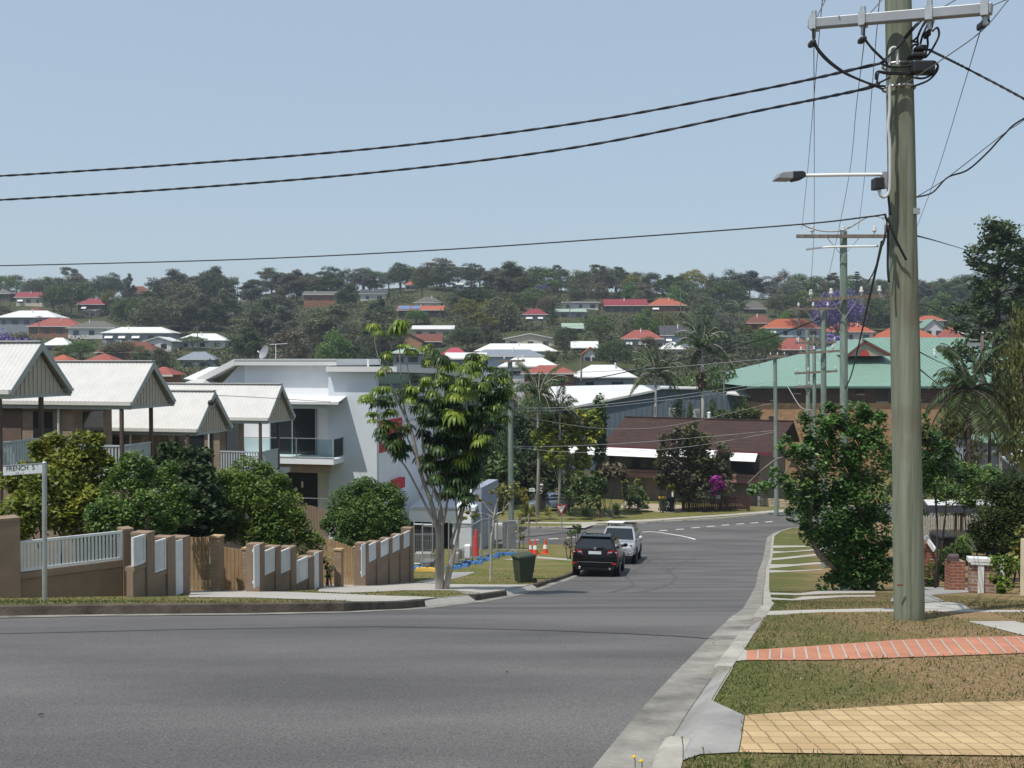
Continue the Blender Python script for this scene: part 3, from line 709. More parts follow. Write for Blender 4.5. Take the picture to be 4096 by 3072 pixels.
def kind_meshes(kind, color, bark):
    key = (kind, color, bark)
    if key in _MC: return _MC[key]
    if kind not in KN:
        lv, mb, H, Wd = make_kind(kind, sum(map(ord, kind)))
        cm = palm_mesh('crown', lv, LM[color]) if kind.startswith('palm') else lv.mesh('crown', LM[color], droop=(.6 if kind.startswith('gum') else None))
        tm = bpy.data.meshes.new('trunk'); tm.from_pydata(mb.v, [], mb.f); tm.materials.append(bark); tm.polygons.foreach_set('use_smooth', [True] * len(tm.polygons)); tm.update()
        KN[kind] = (cm, tm, H, Wd); cm['_first'] = color
        _MC[key] = (cm, tm, H, Wd); return _MC[key]
    cm, tm, H, Wd = KN[kind]
    c2 = cm.copy(); c2.materials.clear(); c2.materials.append(LM[color]); c2.name = 'crown'
    _MC[key] = (c2, tm, H, Wd); return _MC[key]
def plant(kind, color, base, height, width, label, cat='tree', name='tree', group=None, bark=None, rot=None):
    bark = bark or M_BARK
    cm, tm, H, Wd = kind_meshes(kind, color, bark)
    o = thing(name, label, cat, base, random.uniform(0, 6.28) if rot is None else rot, group)
    o.scale = (width / Wd, width / Wd, height / H)
    mesh_obj('trunk', tm, o); mesh_obj('crown', cm, o); return o
def plant_px(kind, color, sx, yb, yt, wpx, label, d=None, **k):
    """place a tree from its photo extents: centre column, base row, top row, width (photo pixels)"""
    if d is None: p = ground_at(sx, yb)
    else: p = P(sx, yb, d); 
    top = P(sx, yt, p.y)
    zb = min(p.z, G(p.x, p.y)) if d is not None else p.z
    return plant(kind, color, (p.x, p.y, zb - .05), max(.5, top.z - zb), wpx * p.y / F4, label, **k)
def px_bush(name, label, blobs, leaf, mat, dens, cat='shrub', group=None, stem=True, aspect=.5, bark=None, up=.7):
    """a near shrub: blobs = (sx, sy, radius px, depth[, squash]) ; dens = leaves per square metre of blob surface"""
    lv = Leaves(); pts = []
    for bl in blobs:
        sx, sy, r, d = bl[:4]; sq = bl[4] if len(bl) > 4 else 1.0
        c = P(sx, sy, d); rm = r * d / F4; pts.append((c, rm))
        n = int(dens * 4 * math.pi * rm * rm * (.55 + .45 * sq))
        k = max(3, int(rm * 7))
        # break the blob into sub-clumps so that the outline is uneven
        for _ in range(k):
            dv = Vector(np.array(RNG.normal(size=3))); dv.normalize()
            cc = c + Vector((dv.x, dv.y, dv.z * sq)) * rm * random.uniform(.5, .95)
            s = rm * random.uniform(.28, .5); lv.blob(cc, (s, s, s * .9), max(20, int(n / k * .75)), leaf, .2)
        lv.blob(c, (rm * .85, rm * .85, rm * .85 * sq), max(30, int(n * .45)), leaf * 1.15, .6)
    bx = sum(p[0].x for p in pts) / len(pts); by = sum(p[0].y for p in pts) / len(pts); base = Vector((bx, by, G(bx, by) + .1))
    o = thing(name, label, cat, base, 0, group)
    me = lv.mesh('foliage', mat, aspect=aspect, upbias=up); me.transform(Matrix.Translation(-base)); mesh_obj('foliage', me, o)
    if stem:
        mb = MB()
        for c, rm in (pts if len(pts) < 5 else pts[::3]): limb(mb, base + Vector((random.uniform(-.1, .1), random.uniform(-.1, .1), -.15)), c, .032, .012, .06)
        out('stem', mb, bark or M_DARKBARK, o, smooth=180)
    return o
# ================================================================ LEFT SIDE: fence, townhouses, white apartment block
def hit(sx, sy, plane):                      # pixel ray against a vertical plane (point, horizontal direction)
    pt, h = plane; n = Vector((h.y, -h.x, 0)); r = ray(sx, sy)
    t = (Vector(pt) - EYE).dot(n) / r.dot(n); return EYE + r * t
def back_of(plane):
    h = plane[1]; n = Vector((h.y, -h.x, 0)); return n if n.dot(Vector(plane[0]) - EYE) > 0 else -n
def slab(mb, plane, x0, y0, x1, y1, th, proud=0.0, m=0):
    a = hit(x0, (y0 + y1) / 2, plane); b = hit(x1, (y0 + y1) / 2, plane); xm = (x0 + x1) / 2
    zt = hit(xm, y0, plane).z; zb = hit(xm, y1, plane).z; n = back_of(plane)
    a = Vector((a.x, a.y, zb)) - n * proud; b = Vector((b.x, b.y, zb)) - n * proud
    return mb.obox(a, b - a, n * th, (0, 0, zt - zb), m)
M_TAN = brick_mat('tan_brick', (.36, .255, .165), (.30, .21, .135), (.27, .21, .15), bw=.24, bh=.086)
M_RENDER = M('brown_render', (.235, .175, .13), .9, .14, 2.5, .15, bump=.3, bscale=50)
M_CAPTOP = M('brown_capping', (.24, .175, .125), .85, .15, 4, .2)
M_TANCAP = M('tan_capping', (.44, .31, .18), .85, .2, 4, .2)
M_WHITEW = M('white_timber', (.66, .66, .64), .6, .08, 5, .35)
M_PANELW = M('fence_white_paint', (.60, .62, .63), .6, .1, 5, .35)
M_PALING = M('tan_timber', (.36, .24, .135), .85, .22, 3, .2, stretch=(6, 6, .5))
M_ROOFW = M('cream_roof_steel', (.475, .47, .45), .5, .07, 2, .35)
M_ROOFWHITE = M('white_roof_steel', (.60, .60, .59), .5, .04, 2, .35)
M_FASCIA = M('grey_fascia', (.36, .385, .375), .55, .06, 4, .35)
M_GUTW = M('cream_gutter', (.60, .59, .55), .5, .06, 4, .35)
M_BATTEN = M('cream_batten_board', (.47, .42, .345), .8, .08, 4, .2)
M_POST = M('brown_post', (.10, .075, .06), .8, .2, 4, .2)
M_RAIL = M('grey_rail_paint', (.40, .44, .45), .6, .08, 4, .3)
M_UNITWALL = brick_mat('cream_brick', (.34, .265, .20), (.29, .225, .17), (.27, .22, .18))
M_DARKWALL = M('brown_cladding', (.15, .11, .09), .85, .12, 3, .2)
M_GLASS = glass_mat('dark_glass')
M_WHITEWALL = M('white_render', (.74, .755, .78), .85, .03, 1.5, .2, bump=.12, bscale=60)
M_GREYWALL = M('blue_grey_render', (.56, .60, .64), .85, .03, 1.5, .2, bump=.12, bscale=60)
M_STEEL = M('galvanised_steel', (.42, .44, .45), .45, .15, 6, .5, metal=.6)
M_RED = M('red_cladding', (.55, .022, .04), .5, .05, 3, .4)
M_CLEAR = clear_glass('clear_glass')
M_BLACKP = M('black_plastic', (.02, .02, .022), .5, .15, 6, .4)
M_BLACK = M('black_paint', (.02, .02, .02), .6, .1, 6, .3)
M_WHITEP = M('white_paint', (.75, .75, .74), .5, .04, 6, .4)
def fd(sx): return 11.65 * F4 / (2965 - sx)          # depth of the street fence line at column sx
def cd(sx): return 133831.0 / (7128 - sx)            # depth of the corner (splayed) fence line
def wall_pillar(root, sx0, sx1, y0, df, width=.36, mat=None):
    a = P(sx0, y0, df(sx0)); b = P(sx1, y0, df(sx1)); h = Vector((b.x - a.x, b.y - a.y, 0)); L = h.length; h.normalize()
    n = Vector((h.y, -h.x, 0)); n = n if n.y > 0 or n.x < 0 else -n
    mb = MB(); zb = G(a.x, a.y) - .4
    mb.obox(Vector((a.x, a.y, zb)) - n * .012, h * L, n * width, (0, 0, a.z - zb - .05))
    mb.obox(Vector((a.x, a.y, a.z - .05)) - n * .016 - h * .004, h * (L + .008), n * (width + .008), (0, 0, .05), 1)
    return out('pillar', mb, [mat or M_RENDER, M_CAPTOP], root)
def wall_bay(root, sx0, sx1, df, ytop0, ybot0, ycap0, k=9, gap=.45, panel='fence_panel'):
    """a bay from column sx0 to sx1: rendered base wall with cap, and a white paling panel above; rows given at sx0"""
    a = P(sx0, ytop0, df(sx0)); b = P(sx1, ytop0, df(sx1)); h = Vector((b.x - a.x, b.y - a.y, 0)); L = h.length; h.normalize()
    n = Vector((h.y, -h.x, 0)); n = n if n.y > 0 or n.x < 0 else -n
    zt = a.z; zb = P(sx0, ybot0, df(sx0)).z; zc = P(sx0, ycap0, df(sx0)).z; gz = min(G(a.x, a.y), G(b.x, b.y)) - .4
    o = Vector((a.x, a.y, 0))
    mb = MB(); mb.obox(o + n * .03 + Z * gz, h * L, n * .14, (0, 0, zc - gz))
    mb.obox(o + n * .004 + Z * zc, h * L, n * .2, (0, 0, max(.03, zb - zc - .02)))
    out('base_wall', mb, M_RENDER, root)
    mb = MB(); t = .05
    for z0 in (zb, zt - t): mb.obox(o + n * .012 + Z * z0, h * L, n * .05, (0, 0, t))
    for e in (0, L - t): mb.obox(o + n * .012 + h * e + Z * (zb + t), h * t, n * .05, (0, 0, zt - zb - 2 * t))
    pw = (L - 2 * t) / k
    for i in range(k): mb.obox(o + n * .027 + h * (t + pw * (i + gap / 2)) + Z * (zb + t), h * pw * (1 - gap), n * .02, (0, 0, zt - zb - 2 * t))
    out(panel, mb, M_PANELW, root)
# --- corner fence
c0 = P(250, 2300, cd(250))
fA = thing('brick_fence', 'brown rendered fence with a long white paling panel behind the FRENCH ST sign', 'fence', (c0.x, c0.y, G(c0.x, c0.y)))
wall_pillar(fA, -12, 79, 2077, cd, .42)
wall_bay(fA, 80, 491, cd, 2166, 2288, 2318, 26, .42)
wall_pillar(fA, 492, 534, 2117, cd)
for (x0, x1, yt, yb, yc, x2, yp) in ((536, 585, 2151, 2266, 2286, 617, 2132), (618, 667, 2168, 2294, 2312, 697, 2150)):
    wall_bay(fA, x0, x1, fd, yt, yb, yc, 8, .3); wall_pillar(fA, x1 + 1, x2, yp, fd)
# the letterbox-like white gate panel turned towards the street and the last pillar
def white_leaf(root, sx0, sx1, yt, yb):
    a = P(sx0, yt, fd(sx0)); b = P(sx1, yt, fd(sx1)); zb = P(sx0, yb, fd(sx0)).z; mb = MB(); d = b - a; d.z = 0; L = d.length; h = d.normalized(); n = Vector((h.y, -h.x, 0))
    k = 6
    for i in range(k): mb.obox(Vector((a.x, a.y, zb)) + h * L * (i / k), h * L / k * .88, n * .025, (0, 0, a.z - zb))
    for z0 in (zb + .1, a.z - .15): mb.obox(Vector((a.x, a.y, z0)) - n * .03, h * L, n * .028, (0, 0, .06))
    return out('white_gate', mb, M_PANELW, root)
white_leaf(fA, 699, 727, 2165, 2383); wall_pillar(fA, 728, 757, 2150, fd)
# --- second fence (between the two driveways)
c1 = P(1120, 2350, fd(1120))
fB = thing('brick_fence', 'stepped brick fence with three white panels below the bright green hedge', 'fence', (c1.x, c1.y, G(c1.x, c1.y)))
white_leaf(fB, 1013, 1035, 2184, 2352); wall_pillar(fB, 1036, 1057, 2178, fd)
for (x0, x1, yt, yb, yc, x2, yp) in ((1058, 1101, 2206, 2303, 2312, 1122, 2188), (1123, 1163, 2207, 2297, 2308, 1184, 2190), (1185, 1234, 2247, 2337, 2345, 1254, 2230)):
    wall_bay(fB, x0, x1, fd, yt, yb, yc, 9, .25); wall_pillar(fB, x1 + 1, x2, yp, fd)
white_leaf(fB, 1255, 1272, 2214, 2358); wall_pillar(fB, 1273, 1291, 2210, fd)
# --- third fence (up to the building site)
c2 = P(1560, 2320, fd(1560))
fC = thing('brick_fence', 'brick fence with four white panels rising past the round bush to the building site', 'fence', (c2.x, c2.y, G(c2.x, c2.y)))
white_leaf(fC, 1444, 1459, 2180, 2308); wall_pillar(fC, 1460, 1474, 2174, fd)
for (x0, x1, yt, yb, yc, x2, yp) in ((1475, 1506, 2182, 2252, 2268, 1521, 2168), (1522, 1556, 2171, 2232, 2250, 1569, 2155), (1570, 1600, 2152, 2214, 2230, 1613, 2140), (1614, 1640, 2135, 2197, 2208, 1653, 2113)):
    wall_bay(fC, x0, x1, fd, yt, yb, yc, 8, .25); wall_pillar(fC, x1 + 1, x2, yp, fd)
def camera_pillar(name, label, sx0, sx1, y0, y1, d, mat=M_TAN, root=None):
    a = P(sx0, y1, d); b = P(sx1, y1, d); zt = P(sx0, y0, d).z; zb = a.z - .5; mb = MB()
    h = -V; L = (b - a).length
    mb.obox(Vector((b.x, b.y, zb)), h * L, U * L * .95, (0, 0, zt - zb - .04)); mb.obox(Vector((b.x, b.y, zt - .04)) + V * .02 - U * .02, h * (L + .04), U * (L * .95 + .04), (0, 0, .04), 1)
    if root is not None: return out('pillar', mb, [mat, M_TANCAP], root)
    o = thing(name, label, 'pillar', (a.x, a.y, zb)); out('shaft', mb, [mat, M_TANCAP], o); return o
def paling_fence(name, label, cat, tops, d, ybot, k, mat=M_PALING, gap=.22, rails=True, zdrop=.3):
    """vertical boards facing the camera: tops = [(sx, sy)...] polyline of the top edge"""
    a = P(tops[0][0], tops[0][1], d); o = thing(name, label, cat, (a.x, a.y, P(tops[0][0], ybot, d).z)); mb = MB()
    x0, x1 = tops[0][0], tops[-1][0]; pw = (x1 - x0) / k
    for i in range(k):
        sx = x0 + pw * (i + .5); sy = _lerp(tops, sx) + random.uniform(-1.2, 1.2); p = P(sx, sy, d); q = P(sx, ybot, d); w = pw * d / F4 * (1 - gap)
        mb.obox((p.x - w/2, p.y + random.uniform(0, .006), q.z - zdrop), (w, 0, 0), (0, .022, 0), (0, 0, p.z - q.z + zdrop))
    out('boards', mb, mat, o)
    if rails:
        for f in (.15, .8):
            mb = MB(); p = P(x0, tops[0][1] * (1 - f) + ybot * f, d); q = P(x1, tops[-1][1] * (1 - f) + ybot * f, d); mb.beam(p + Vector((0, .05, 0)), q + Vector((0, .05, 0)), .04, .08)
            out('rail', mb, mat, o)
    return o
paling_fence('timber_gate', 'tan paling gate between two tan brick pillars, white gaps showing through', 'gate', [(759, 2149), (838, 2149)], 25.6, 2356, 5, gap=.2)
camera_pillar('gate_pillar', 'tall tan brick gate pillar between the two timber gates', 838, 879, 2145, 2368, 25.2)
paling_fence('timber_gate', 'tan paling gate overgrown with a vine, right of the tall brick pillar', 'gate', [(893, 2189), (967, 2197)], 25.9, 2361, 5, gap=.1)
camera_pillar('gate_pillar', 'tan brick pillar at the start of the stepped fence', 966, 1003, 2193, 2361, 25.6)
camera_pillar('gate_pillar', 'lone tan brick pillar standing on the concrete driveway', 1335, 1364, 2197, 2341, 30.2)
paling_fence('timber_fence', 'tan paling fence sloping down towards the lone pillar', 'fence', [(1292, 2146), (1412, 2190)], 33.0, 2320, 10, gap=.12)
camera_pillar('gate_pillar', 'tan brick pillar in front of the round bush', 1412, 1442, 2187, 2318, 31.6)
paling_fence('timber_fence', 'brown paling boundary fence in front of the white building', 'fence', [(1170, 2012), (1240, 2022), (1310, 2042)], 40.0, 2140, 13, M('brown_paling', (.24, .17, .125), .85, .2, 3, stretch=(6, 6, .5)), gap=.1)
# --- street name sign
sp = ground_at(178, 2411, VO)
sgn = thing('street_sign', 'white FRENCH ST name blade on a galvanised pole at the corner', 'street sign', sp)
dS = sp.y; ptop = P(178, 1850, dS); mb = MB(); mb.cyl(sp - Z * .2, ptop, .036, n=14); mb.ball(ptop, .036, 10, 6, (1, 1, .5)); out('pole', mb, M_STEEL, sgn, smooth=50)
bl0 = P(14, 1861, dS); bl1 = P(172, 1851, dS); blb = P(14, 1903, dS)
bx = (bl1 - bl0); bx.z = 0; L = bx.length; bx.normalize(); h = (bl0.z - blb.z); hdir = (bl1 - bl0).normalized(); up = Z
mb = MB(); mb.obox(blb + Vector((0, -.012, 0)), hdir * L, (0, .024, 0), (0, 0, h)); bld = out('blade', mb, M('sign_white', (.62, .64, .64), .5, .06, 6, .4), sgn)
mb = MB()
for z0 in (0, h - .012): mb.obox(blb + Vector((0, -.017, z0)), hdir * L, (0, .034, 0), (0, 0, .012))
mb.obox(bl1 + Vector((0, -.03, -h)), hdir * .05, (0, .06, 0), (0, 0, h)); out('frame', mb, M_STEEL, sgn)
cx = blb + hdir * (L * .44) + Z * (h * .62) + Vector((0, -.0135, 0))
lettering('FRENCH  S', h * .66, M_BLACK, sgn, face_matrix(cx, hdir, Z), sx=.86)
lettering('T', h * .36, M_BLACK, sgn, face_matrix(blb + hdir * (L * .865) + Z * (h * .80) + Vector((0, -.0135, 0)), hdir, Z))
lettering('13 - 1', h * .24, M('faded_black', (.18, .19, .2), .7), sgn, face_matrix(blb + hdir * (L * .42) + Z * (h * .17) + Vector((0, -.0135, 0)), hdir, Z), sx=1.5)
# --- corrugated roofing sheet: quad a-b (ridge) to d-c (eave)
def corrugated(mb, a, b, c, d, pitch=.16, amp=.013, th=.02):
    a, b, c, d = map(Vector, (a, b, c, d)); n = (b - a).cross(d - a).normalized(); n = n if n.z > 0 else -n
    k = max(2, int((b - a).length / pitch)) * 4; base = len(mb.v); prof = (0, 0.9, 1, .9)
    for i in range(k + 1):
        t = i / k; o = n * amp * prof[i % 4]; mb.v.append(a.lerp(b, t) + o); mb.v.append(d.lerp(c, t) + o)
    for i in range(k): mb.f.append((base + 2*i, base + 2*i + 1, base + 2*i + 3, base + 2*i + 2)); mb.mi.append(0)
    mb.prism([a - n * .004, b - n * .004, c - n * .004, d - n * .004], -n * th)
LAT = 21.73
def ld(sx): return LAT * F4 / (2965 - sx)
M_DOWNPIPE = M_WHITEW
def townhouse(label, apex, eave, deck_drop, roof_len, half=1.40, hipback=False):
    """gable end faces the street (along u); apex and eave rows are photo pixels; the roof runs back along -v"""
    d = ld(apex[0]); A = P(apex[0], apex[1], d); d2 = ld(eave[0]); E = P(eave[0], eave[1], d2)
    za, ze = A.z, E.z; o = Vector((A.x, A.y, 0)); gz = G(A.x, A.y) + .1
    q = lambda s, t, z: o + U * s + V * t + Z * z          # local street coordinates (t < 0 runs back from the street)
    H = thing('townhouse', label, 'house', (o.x, o.y, gz))
    mb = MB(); ov = .02
    corrugated(mb, q(0, .12, za), q(0, -roof_len, za), q(-half, -roof_len, ze), q(-half, .12, ze))
    corrugated(mb, q(0, -roof_len, za), q(0, .12, za), q(half, .12, ze), q(half, -roof_len, ze))
    rf = out('roof', mb, M_ROOFW, H)
    mb = MB(); mb.beam(q(0, .13, za + .03), q(0, -roof_len, za + .03), .22, .035); out('ridge_cap', mb, M_ROOFW, rf)
    mb = MB()
    for sg in (-1, 1):
        sl = (ze - za) / half
        mb.prism([q(0, .14, za + .02), q(sg * half, .14, ze + .02), q(sg * half, .14, ze - .20), q(0, .14, za - .26)], V * -.035)
    out('barge_board', mb, M_FASCIA, H)
    mb = MB()
    for sg in (-1, 1):
        mb.obox(q(sg * half - (0 if sg > 0 else .11), .12, ze - .12), U * .11, V * -(roof_len + .1), Z * .11)
    out('gutter', mb, M_GUTW, H)
    mb = MB()
    for sg in (-1, 1): mb.obox(q(sg * half - (.02 if sg > 0 else 0), .10, ze - .27), U * .02, V * -(roof_len), Z * .16)
    mb.obox(q(-half + .02, -.05, ze - .27), U * (2 * half - .04), V * -.05, Z * .10)
    out('fascia', mb, M_FASCIA, H)
    # battened gable infill, set back under the barge boards
    mb = MB(); gi = half - .16
    mb.prism([q(-gi, -.06, ze - .17), q(gi, -.06, ze - .17), q(0, -.06, za - .24)], V * -.04)
    for i in range(13):
        s = -gi + 2 * gi * (i + .5) / 13; ht = (za - .26 - ze + .17) * (1 - abs(s) / gi)
        if ht > .06: mb.obox(q(s - .02, -.03, ze - .17), U * .04, V * -.028, Z * ht)
    out('gable_board', mb, M_BATTEN, H)
    # soffit
    mb = MB(); mb.obox(q(-half + .03, -.1, ze - .24), U * (2 * half - .06), V * -(roof_len - .2), Z * .02); out('ceiling', mb, M_BATTEN, H)
    zd = ze - 2.55
    mb = MB(); mb.obox(q(-half + .05, -.12, zd - .22), U * (2 * half - .1), V * -2.4, Z * .22); out('deck', mb, M_FASCIA, H)
    for s in (-half + .02, .47):
        mb = MB(); mb.obox(q(s - .055, -.25, gz), U * .11, V * -.11, Z * (ze - .24 - gz)); out('post', mb, M_POST, H)
    # balustrade: street side and near side
    mb = MB(); zr = zd + 1.0; s0, s1 = -half + .1, .42
    mb.obox(q(s0, -.27, zr - .06), U * (s1 - s0), V * -.07, Z * .06); mb.obox(q(s0, -.28, zd + .08), U * (s1 - s0), V * -.05, Z * .05)
    k = int((s1 - s0) / .115)
    for i in range(k): mb.obox(q(s0 + (s1 - s0) * (i + .15) / k, -.29, zd + .12), U * (s1 - s0) / k * .72, V * -.03, Z * .83)
    mb.obox(q(-half + .04, -.37, zr - .06), U * .07, V * -2.0, Z * .06); mb.obox(q(-half + .05, -.37, zd + .08), U * .05, V * -2.0, Z * .05)
    for i in range(15): mb.obox(q(-half + .06, -.42 - i * .132, zd + .12), U * .03, V * -.07, Z * .83)
    out('balustrade', mb, M_RAIL, H)
    # walls: body set back behind the veranda
    mb = MB(); zt = ze - .26
    mb.obox(q(-half + .28, -2.5, gz), U * (2 * half - .4), V * -(roof_len - 2.7), Z * (zt - gz)); out('wall', mb, M_UNITWALL, H)
    mb = MB(); mb.obox(q(-half + .25, -4.6, zd), U * .03, V * -(max(1.0, roof_len - 5.4)), Z * (zt - zd - .02)); out('cladding', mb, M_DARKWALL, H)
    w = H
    for (t0, tw, z0, zh) in ((-3.3, .8, .05, 2.1),):
        mb = MB(); mb.obox(q(-half + .245, t0, zd + z0), U * .03, V * -tw, Z * zh); wi = out('door', mb, M_GLASS, H)
    mb = MB(); mb.obox(q(-half + .9, -2.47, zd + .02), U * 1.2, V * -.04, Z * 2.1); out('sliding_door', mb, M_GLASS, H)
    mb = MB(); mb.cyl(q(-half + .2, -3.0, gz), q(-half + .2, -3.0, zt + .1), .045, n=8); out('downpipe', mb, M_WHITEW, H)
    return H, q, (za, ze, zd, half)
T1 = townhouse('nearest townhouse with a cream corrugated gable roof cut by the left edge', (155, 1368), (38, 1560), 0, 9.0)
T2 = townhouse('second townhouse from the left with a long cream corrugated roof over the yellow-green bush', (603, 1446), (520, 1608), 0, 10.5)
T3 = townhouse('low townhouse gable with a black cable box under its peak', (849, 1564), (782, 1716), 0, 9.0)
T4 = townhouse('townhouse gable with a grey veranda rail right in front of the white building', (1118, 1537), (1066, 1672), 0, 9.5)
# lower hipped wings joining the units behind
def hip_wing(label, x0, x1, ytop, yeave, d, wall_h=2.6):
    a = P(x0, yeave, d); b = P(x1, yeave, d); zt = P(x0, ytop, d).z; L = (b - a).length; o = Vector((b.x, b.y, 0)); ze = a.z; W = 4.5
    q = lambda s, t, z: o + U * s + V * t + Z * z; r = min(L * .42, W * .5)
    H = thing('hipped_wing', label, 'house', (o.x, o.y, G(o.x, o.y))); mb = MB()
    e = [q(0, 0, ze), q(0, -L, ze), q(W, -L, ze), q(W, 0, ze)]; r0, r1 = q(W/2, -r, zt), q(W/2, -L + r, zt)
    corrugated(mb, r0, r1, e[1], e[0]); mb.sheet(r0, r1, e[2], e[3], .03)
    mb.prism([e[0], e[3], r0], (0, 0, -.03)); mb.prism([e[1], e[2], r1], (0, 0, -.03)); out('roof', mb, M_ROOFW, H)
    mb = MB(); mb.obox(q(.3, -.3, G(o.x, o.y)), U * (W - .6), V * -(L - .6), Z * (ze - .1 - G(o.x, o.y))); out('wall', mb, M_UNITWALL, H)
    mb = MB(); mb.obox(q(-.1, .1, ze - .14), U * .1, V * -(L + .2), Z * .12); mb.obox(q(0, 0, ze - .14), U * W, V * .1, Z * .12); out('gutter', mb, M_GUTW, H)
    return H
hip_wing('low cream hipped roof between the first two townhouses', -60, 95, 1575, 1617, 39.5)
hip_wing('low cream hipped roof seen through the posts of the second townhouse', 452, 600, 1628, 1712, 45.5)
hip_wing('cream hipped roof peeping over the low townhouse gable', 640, 800, 1512, 1560, 55.0)
# cable termination box on the third gable and its service cable are built with the wires
# --- white apartment block
CX = P(1507, 1700, 55.0); PF = (CX, V)               # camera-facing wall plane (runs along v)
PS = (CX, U)                                         # street front plane (runs along u)
gzB = G(CX.x, CX.y) + .1
WB = thing('apartment_block', 'white two storey apartment block with flat roofs, a glass balcony and red panels', 'apartment block', (CX.x, CX.y, gzB))
zf = lambda y: hit(1507, y, PF).z
def qb(s, t, z): return Vector((CX.x, CX.y, 0)) + U * s + V * t + Z * z
tt = lambda sx, y=1700: (hit(sx, y, PF) - CX).dot(V)
ss = lambda sx, y=1700: (hit(sx, y, PS) - CX).dot(U)
mb = MB(); t13 = tt(1314)
zt = zf(1488)
mb.obox(qb(0, 0, gzB - .5), U * .35, V * t13, Z * (zt - gzB + .5))                               # side wall
out('side_wall', mb, M_GREYWALL, WB)
mb = MB(); zsl = zf(1848)
mb.obox(qb(.9, t13 - .02, gzB), U * 9, V * (tt(860) - t13), Z * (zf(1600) - gzB)); mb.obox(qb(.36, -.02, gzB), U * 12.5, V * -3.0, Z * (zt - gzB - 1.0)); out('rear_wall', mb, M_WHITEWALL, WB)
mb = MB()                                                                                        # clerestory box
mb.obox(qb(.25, tt(1313), zf(1582)), U * 6, V * (tt(971) - tt(1313)), Z * (zf(1462) - zf(1582))); out('clerestory_wall', mb, M_WHITEWALL, WB)
mb = MB()                                                                                        # clerestory roof with a folded-down left end
z0, z1 = zf(1462), zf(1436); a, b = tt(948), tt(1353); c = tt(798); zc = zf(1541)
mb.obox(qb(-.25, a, z0), U * 7, V * (b - a), Z * (z1 - z0))
mb.prism([qb(-.25, a - .01, z0), qb(-.25, a - .01, z1), qb(-.25, c, zc + (z1 - z0)), qb(-.25, c, zc)], U * 7)
rfc = out('upper_roof', mb, M_ROOFWHITE, WB)
mb = MB(); mb.obox(qb(-.27, a, z1 - .10), U * .018, V * (b - a), Z * .08); out('fascia_strip', mb, M_FASCIA, rfc)
mb = MB()                                                                                        # gable triangle below the folded end
mb.prism([qb(.26, tt(875), zf(1545)), qb(.26, a, z0 - .02), qb(.26, tt(971) , z0 - .02), qb(.26, tt(971), zf(1545))], U * 5); out('end_wall', mb, M_GREYWALL, WB)
mb = MB(); corrugated(mb, qb(4.5, tt(904, 1466), hit(904, 1466, (qb(4.5, 0, 0), V)).z), qb(4.5, tt(674, 1468), hit(674, 1468, (qb(4.5, 0, 0), V)).z), qb(.5, tt(714, 1519), zf(1519)), qb(.5, tt(796, 1537), zf(1533)), .22)
out('back_roof', mb, M_ROOFWHITE, WB)
mb = MB()                                                                                        # right roof with overhang on both fronts
z0, z1 = zf(1487), zf(1466); se = ss(1800, 1525)
mb.prism([qb(-.45, t13 + .05, z0), qb(-.45, 1.3, z0), qb(se, 1.3, z0 - .35), qb(se, t13 + .05, z0 - .35)], Z * (z1 - z0)); out('flat_roof', mb, M_ROOFWHITE, WB)
mb = MB()                                                                                        # canopy over the balcony
zc0 = zf(1606); zc1 = zf(1582); ta, tb = tt(1120), tt(1385)
corrugated(mb, qb(.3, ta, zc1), qb(.3, tb, zc1), qb(-1.5, tb + .15, zc0), qb(-1.5, ta, zc0), .3)
mb.obox(qb(-1.5, ta, zc0 - .12), U * .06, V * (tb - ta + .15), Z * .11); out('canopy', mb, M_ROOFWHITE, WB)
mb = MB(); mb.obox(qb(-1.3, ta, zc0 - .36), U * .15, V * (tt(1345) - ta), Z * .22); out('canopy_beam', mb, M_FASCIA, WB)
pb = qb(-1.4, 0, 0); PB = (pb, V)                                                                # balcony front plane
zs = hit(1300, 1848, PB).z; tbal = (hit(1334, 1745, PB) - pb).dot(V)
mb = MB(); mb.obox(qb(-1.4, -9.5, zs - .14), U * 2.4, V * (tbal + 9.5), Z * .28); out('balcony_slab', mb, M_WHITEWALL, WB)
mb = MB(); mb.obox(qb(.89, t13 - .1, zs + .2), U * .005, V * -.02, Z * .02)
mb = MB(); td0, td1 = tt(1051), tt(1241); mb.obox(qb(.84, td1, zs + .16), U * .05, V * (td0 - td1), Z * (zc0 - zs - .5)); out('sliding_door', mb, M_GLASS, WB)
mb = MB()
for f in (0, .5, .97): mb.obox(qb(.80, td1 + (td0 - td1) * f, zs + .16), U * .06, V * -.06, Z * (zc0 - zs - .5))
out('door_frame', mb, M_STEEL, WB)
mb = MB(); td0, td1 = tt(1121), tt(1243); mb.obox(qb(.84, td1, gzB), U * .05, V * (td0 - td1), Z * (zs - .7 - gzB)); gd = out('ground_floor_door', mb, M_GLASS, WB)
mb = MB(); pd = (qb(.835, 0, 0), V)
slab(mb, pd, 1205, 1926, 1213, 1950, .004); out('sticker', mb, M_WHITEP, gd); mb = MB(); c_ = hit(1184, 1957, pd)
mb.add([c_ + V * .12, c_ + Z * .12, c_ - V * .12, c_ - Z * .12], [(0, 1, 2, 3)]); out('sticker', mb, M_WHITEP, gd)
mb = MB(); zr = zs + 1.22
mb.obox(qb(-1.38, -9.5, zr), U * .04, V * (tbal + 9.46), Z * .04); mb.obox(qb(-1.38, tbal - .04, zr), U * 2.2, V * .04, Z * .04)
for sx in (1185, 1334): mb.obox(qb(-1.38, (hit(sx, 1745, PB) - pb).dot(V) - .04, zs + .14), U * .04, V * .04, Z * 1.1)
mb.obox(qb(-1.38, -9.5, zs + .17), U * .04, V * (tbal + 9.46), Z * .06); out('balustrade', mb, M_STEEL, WB)
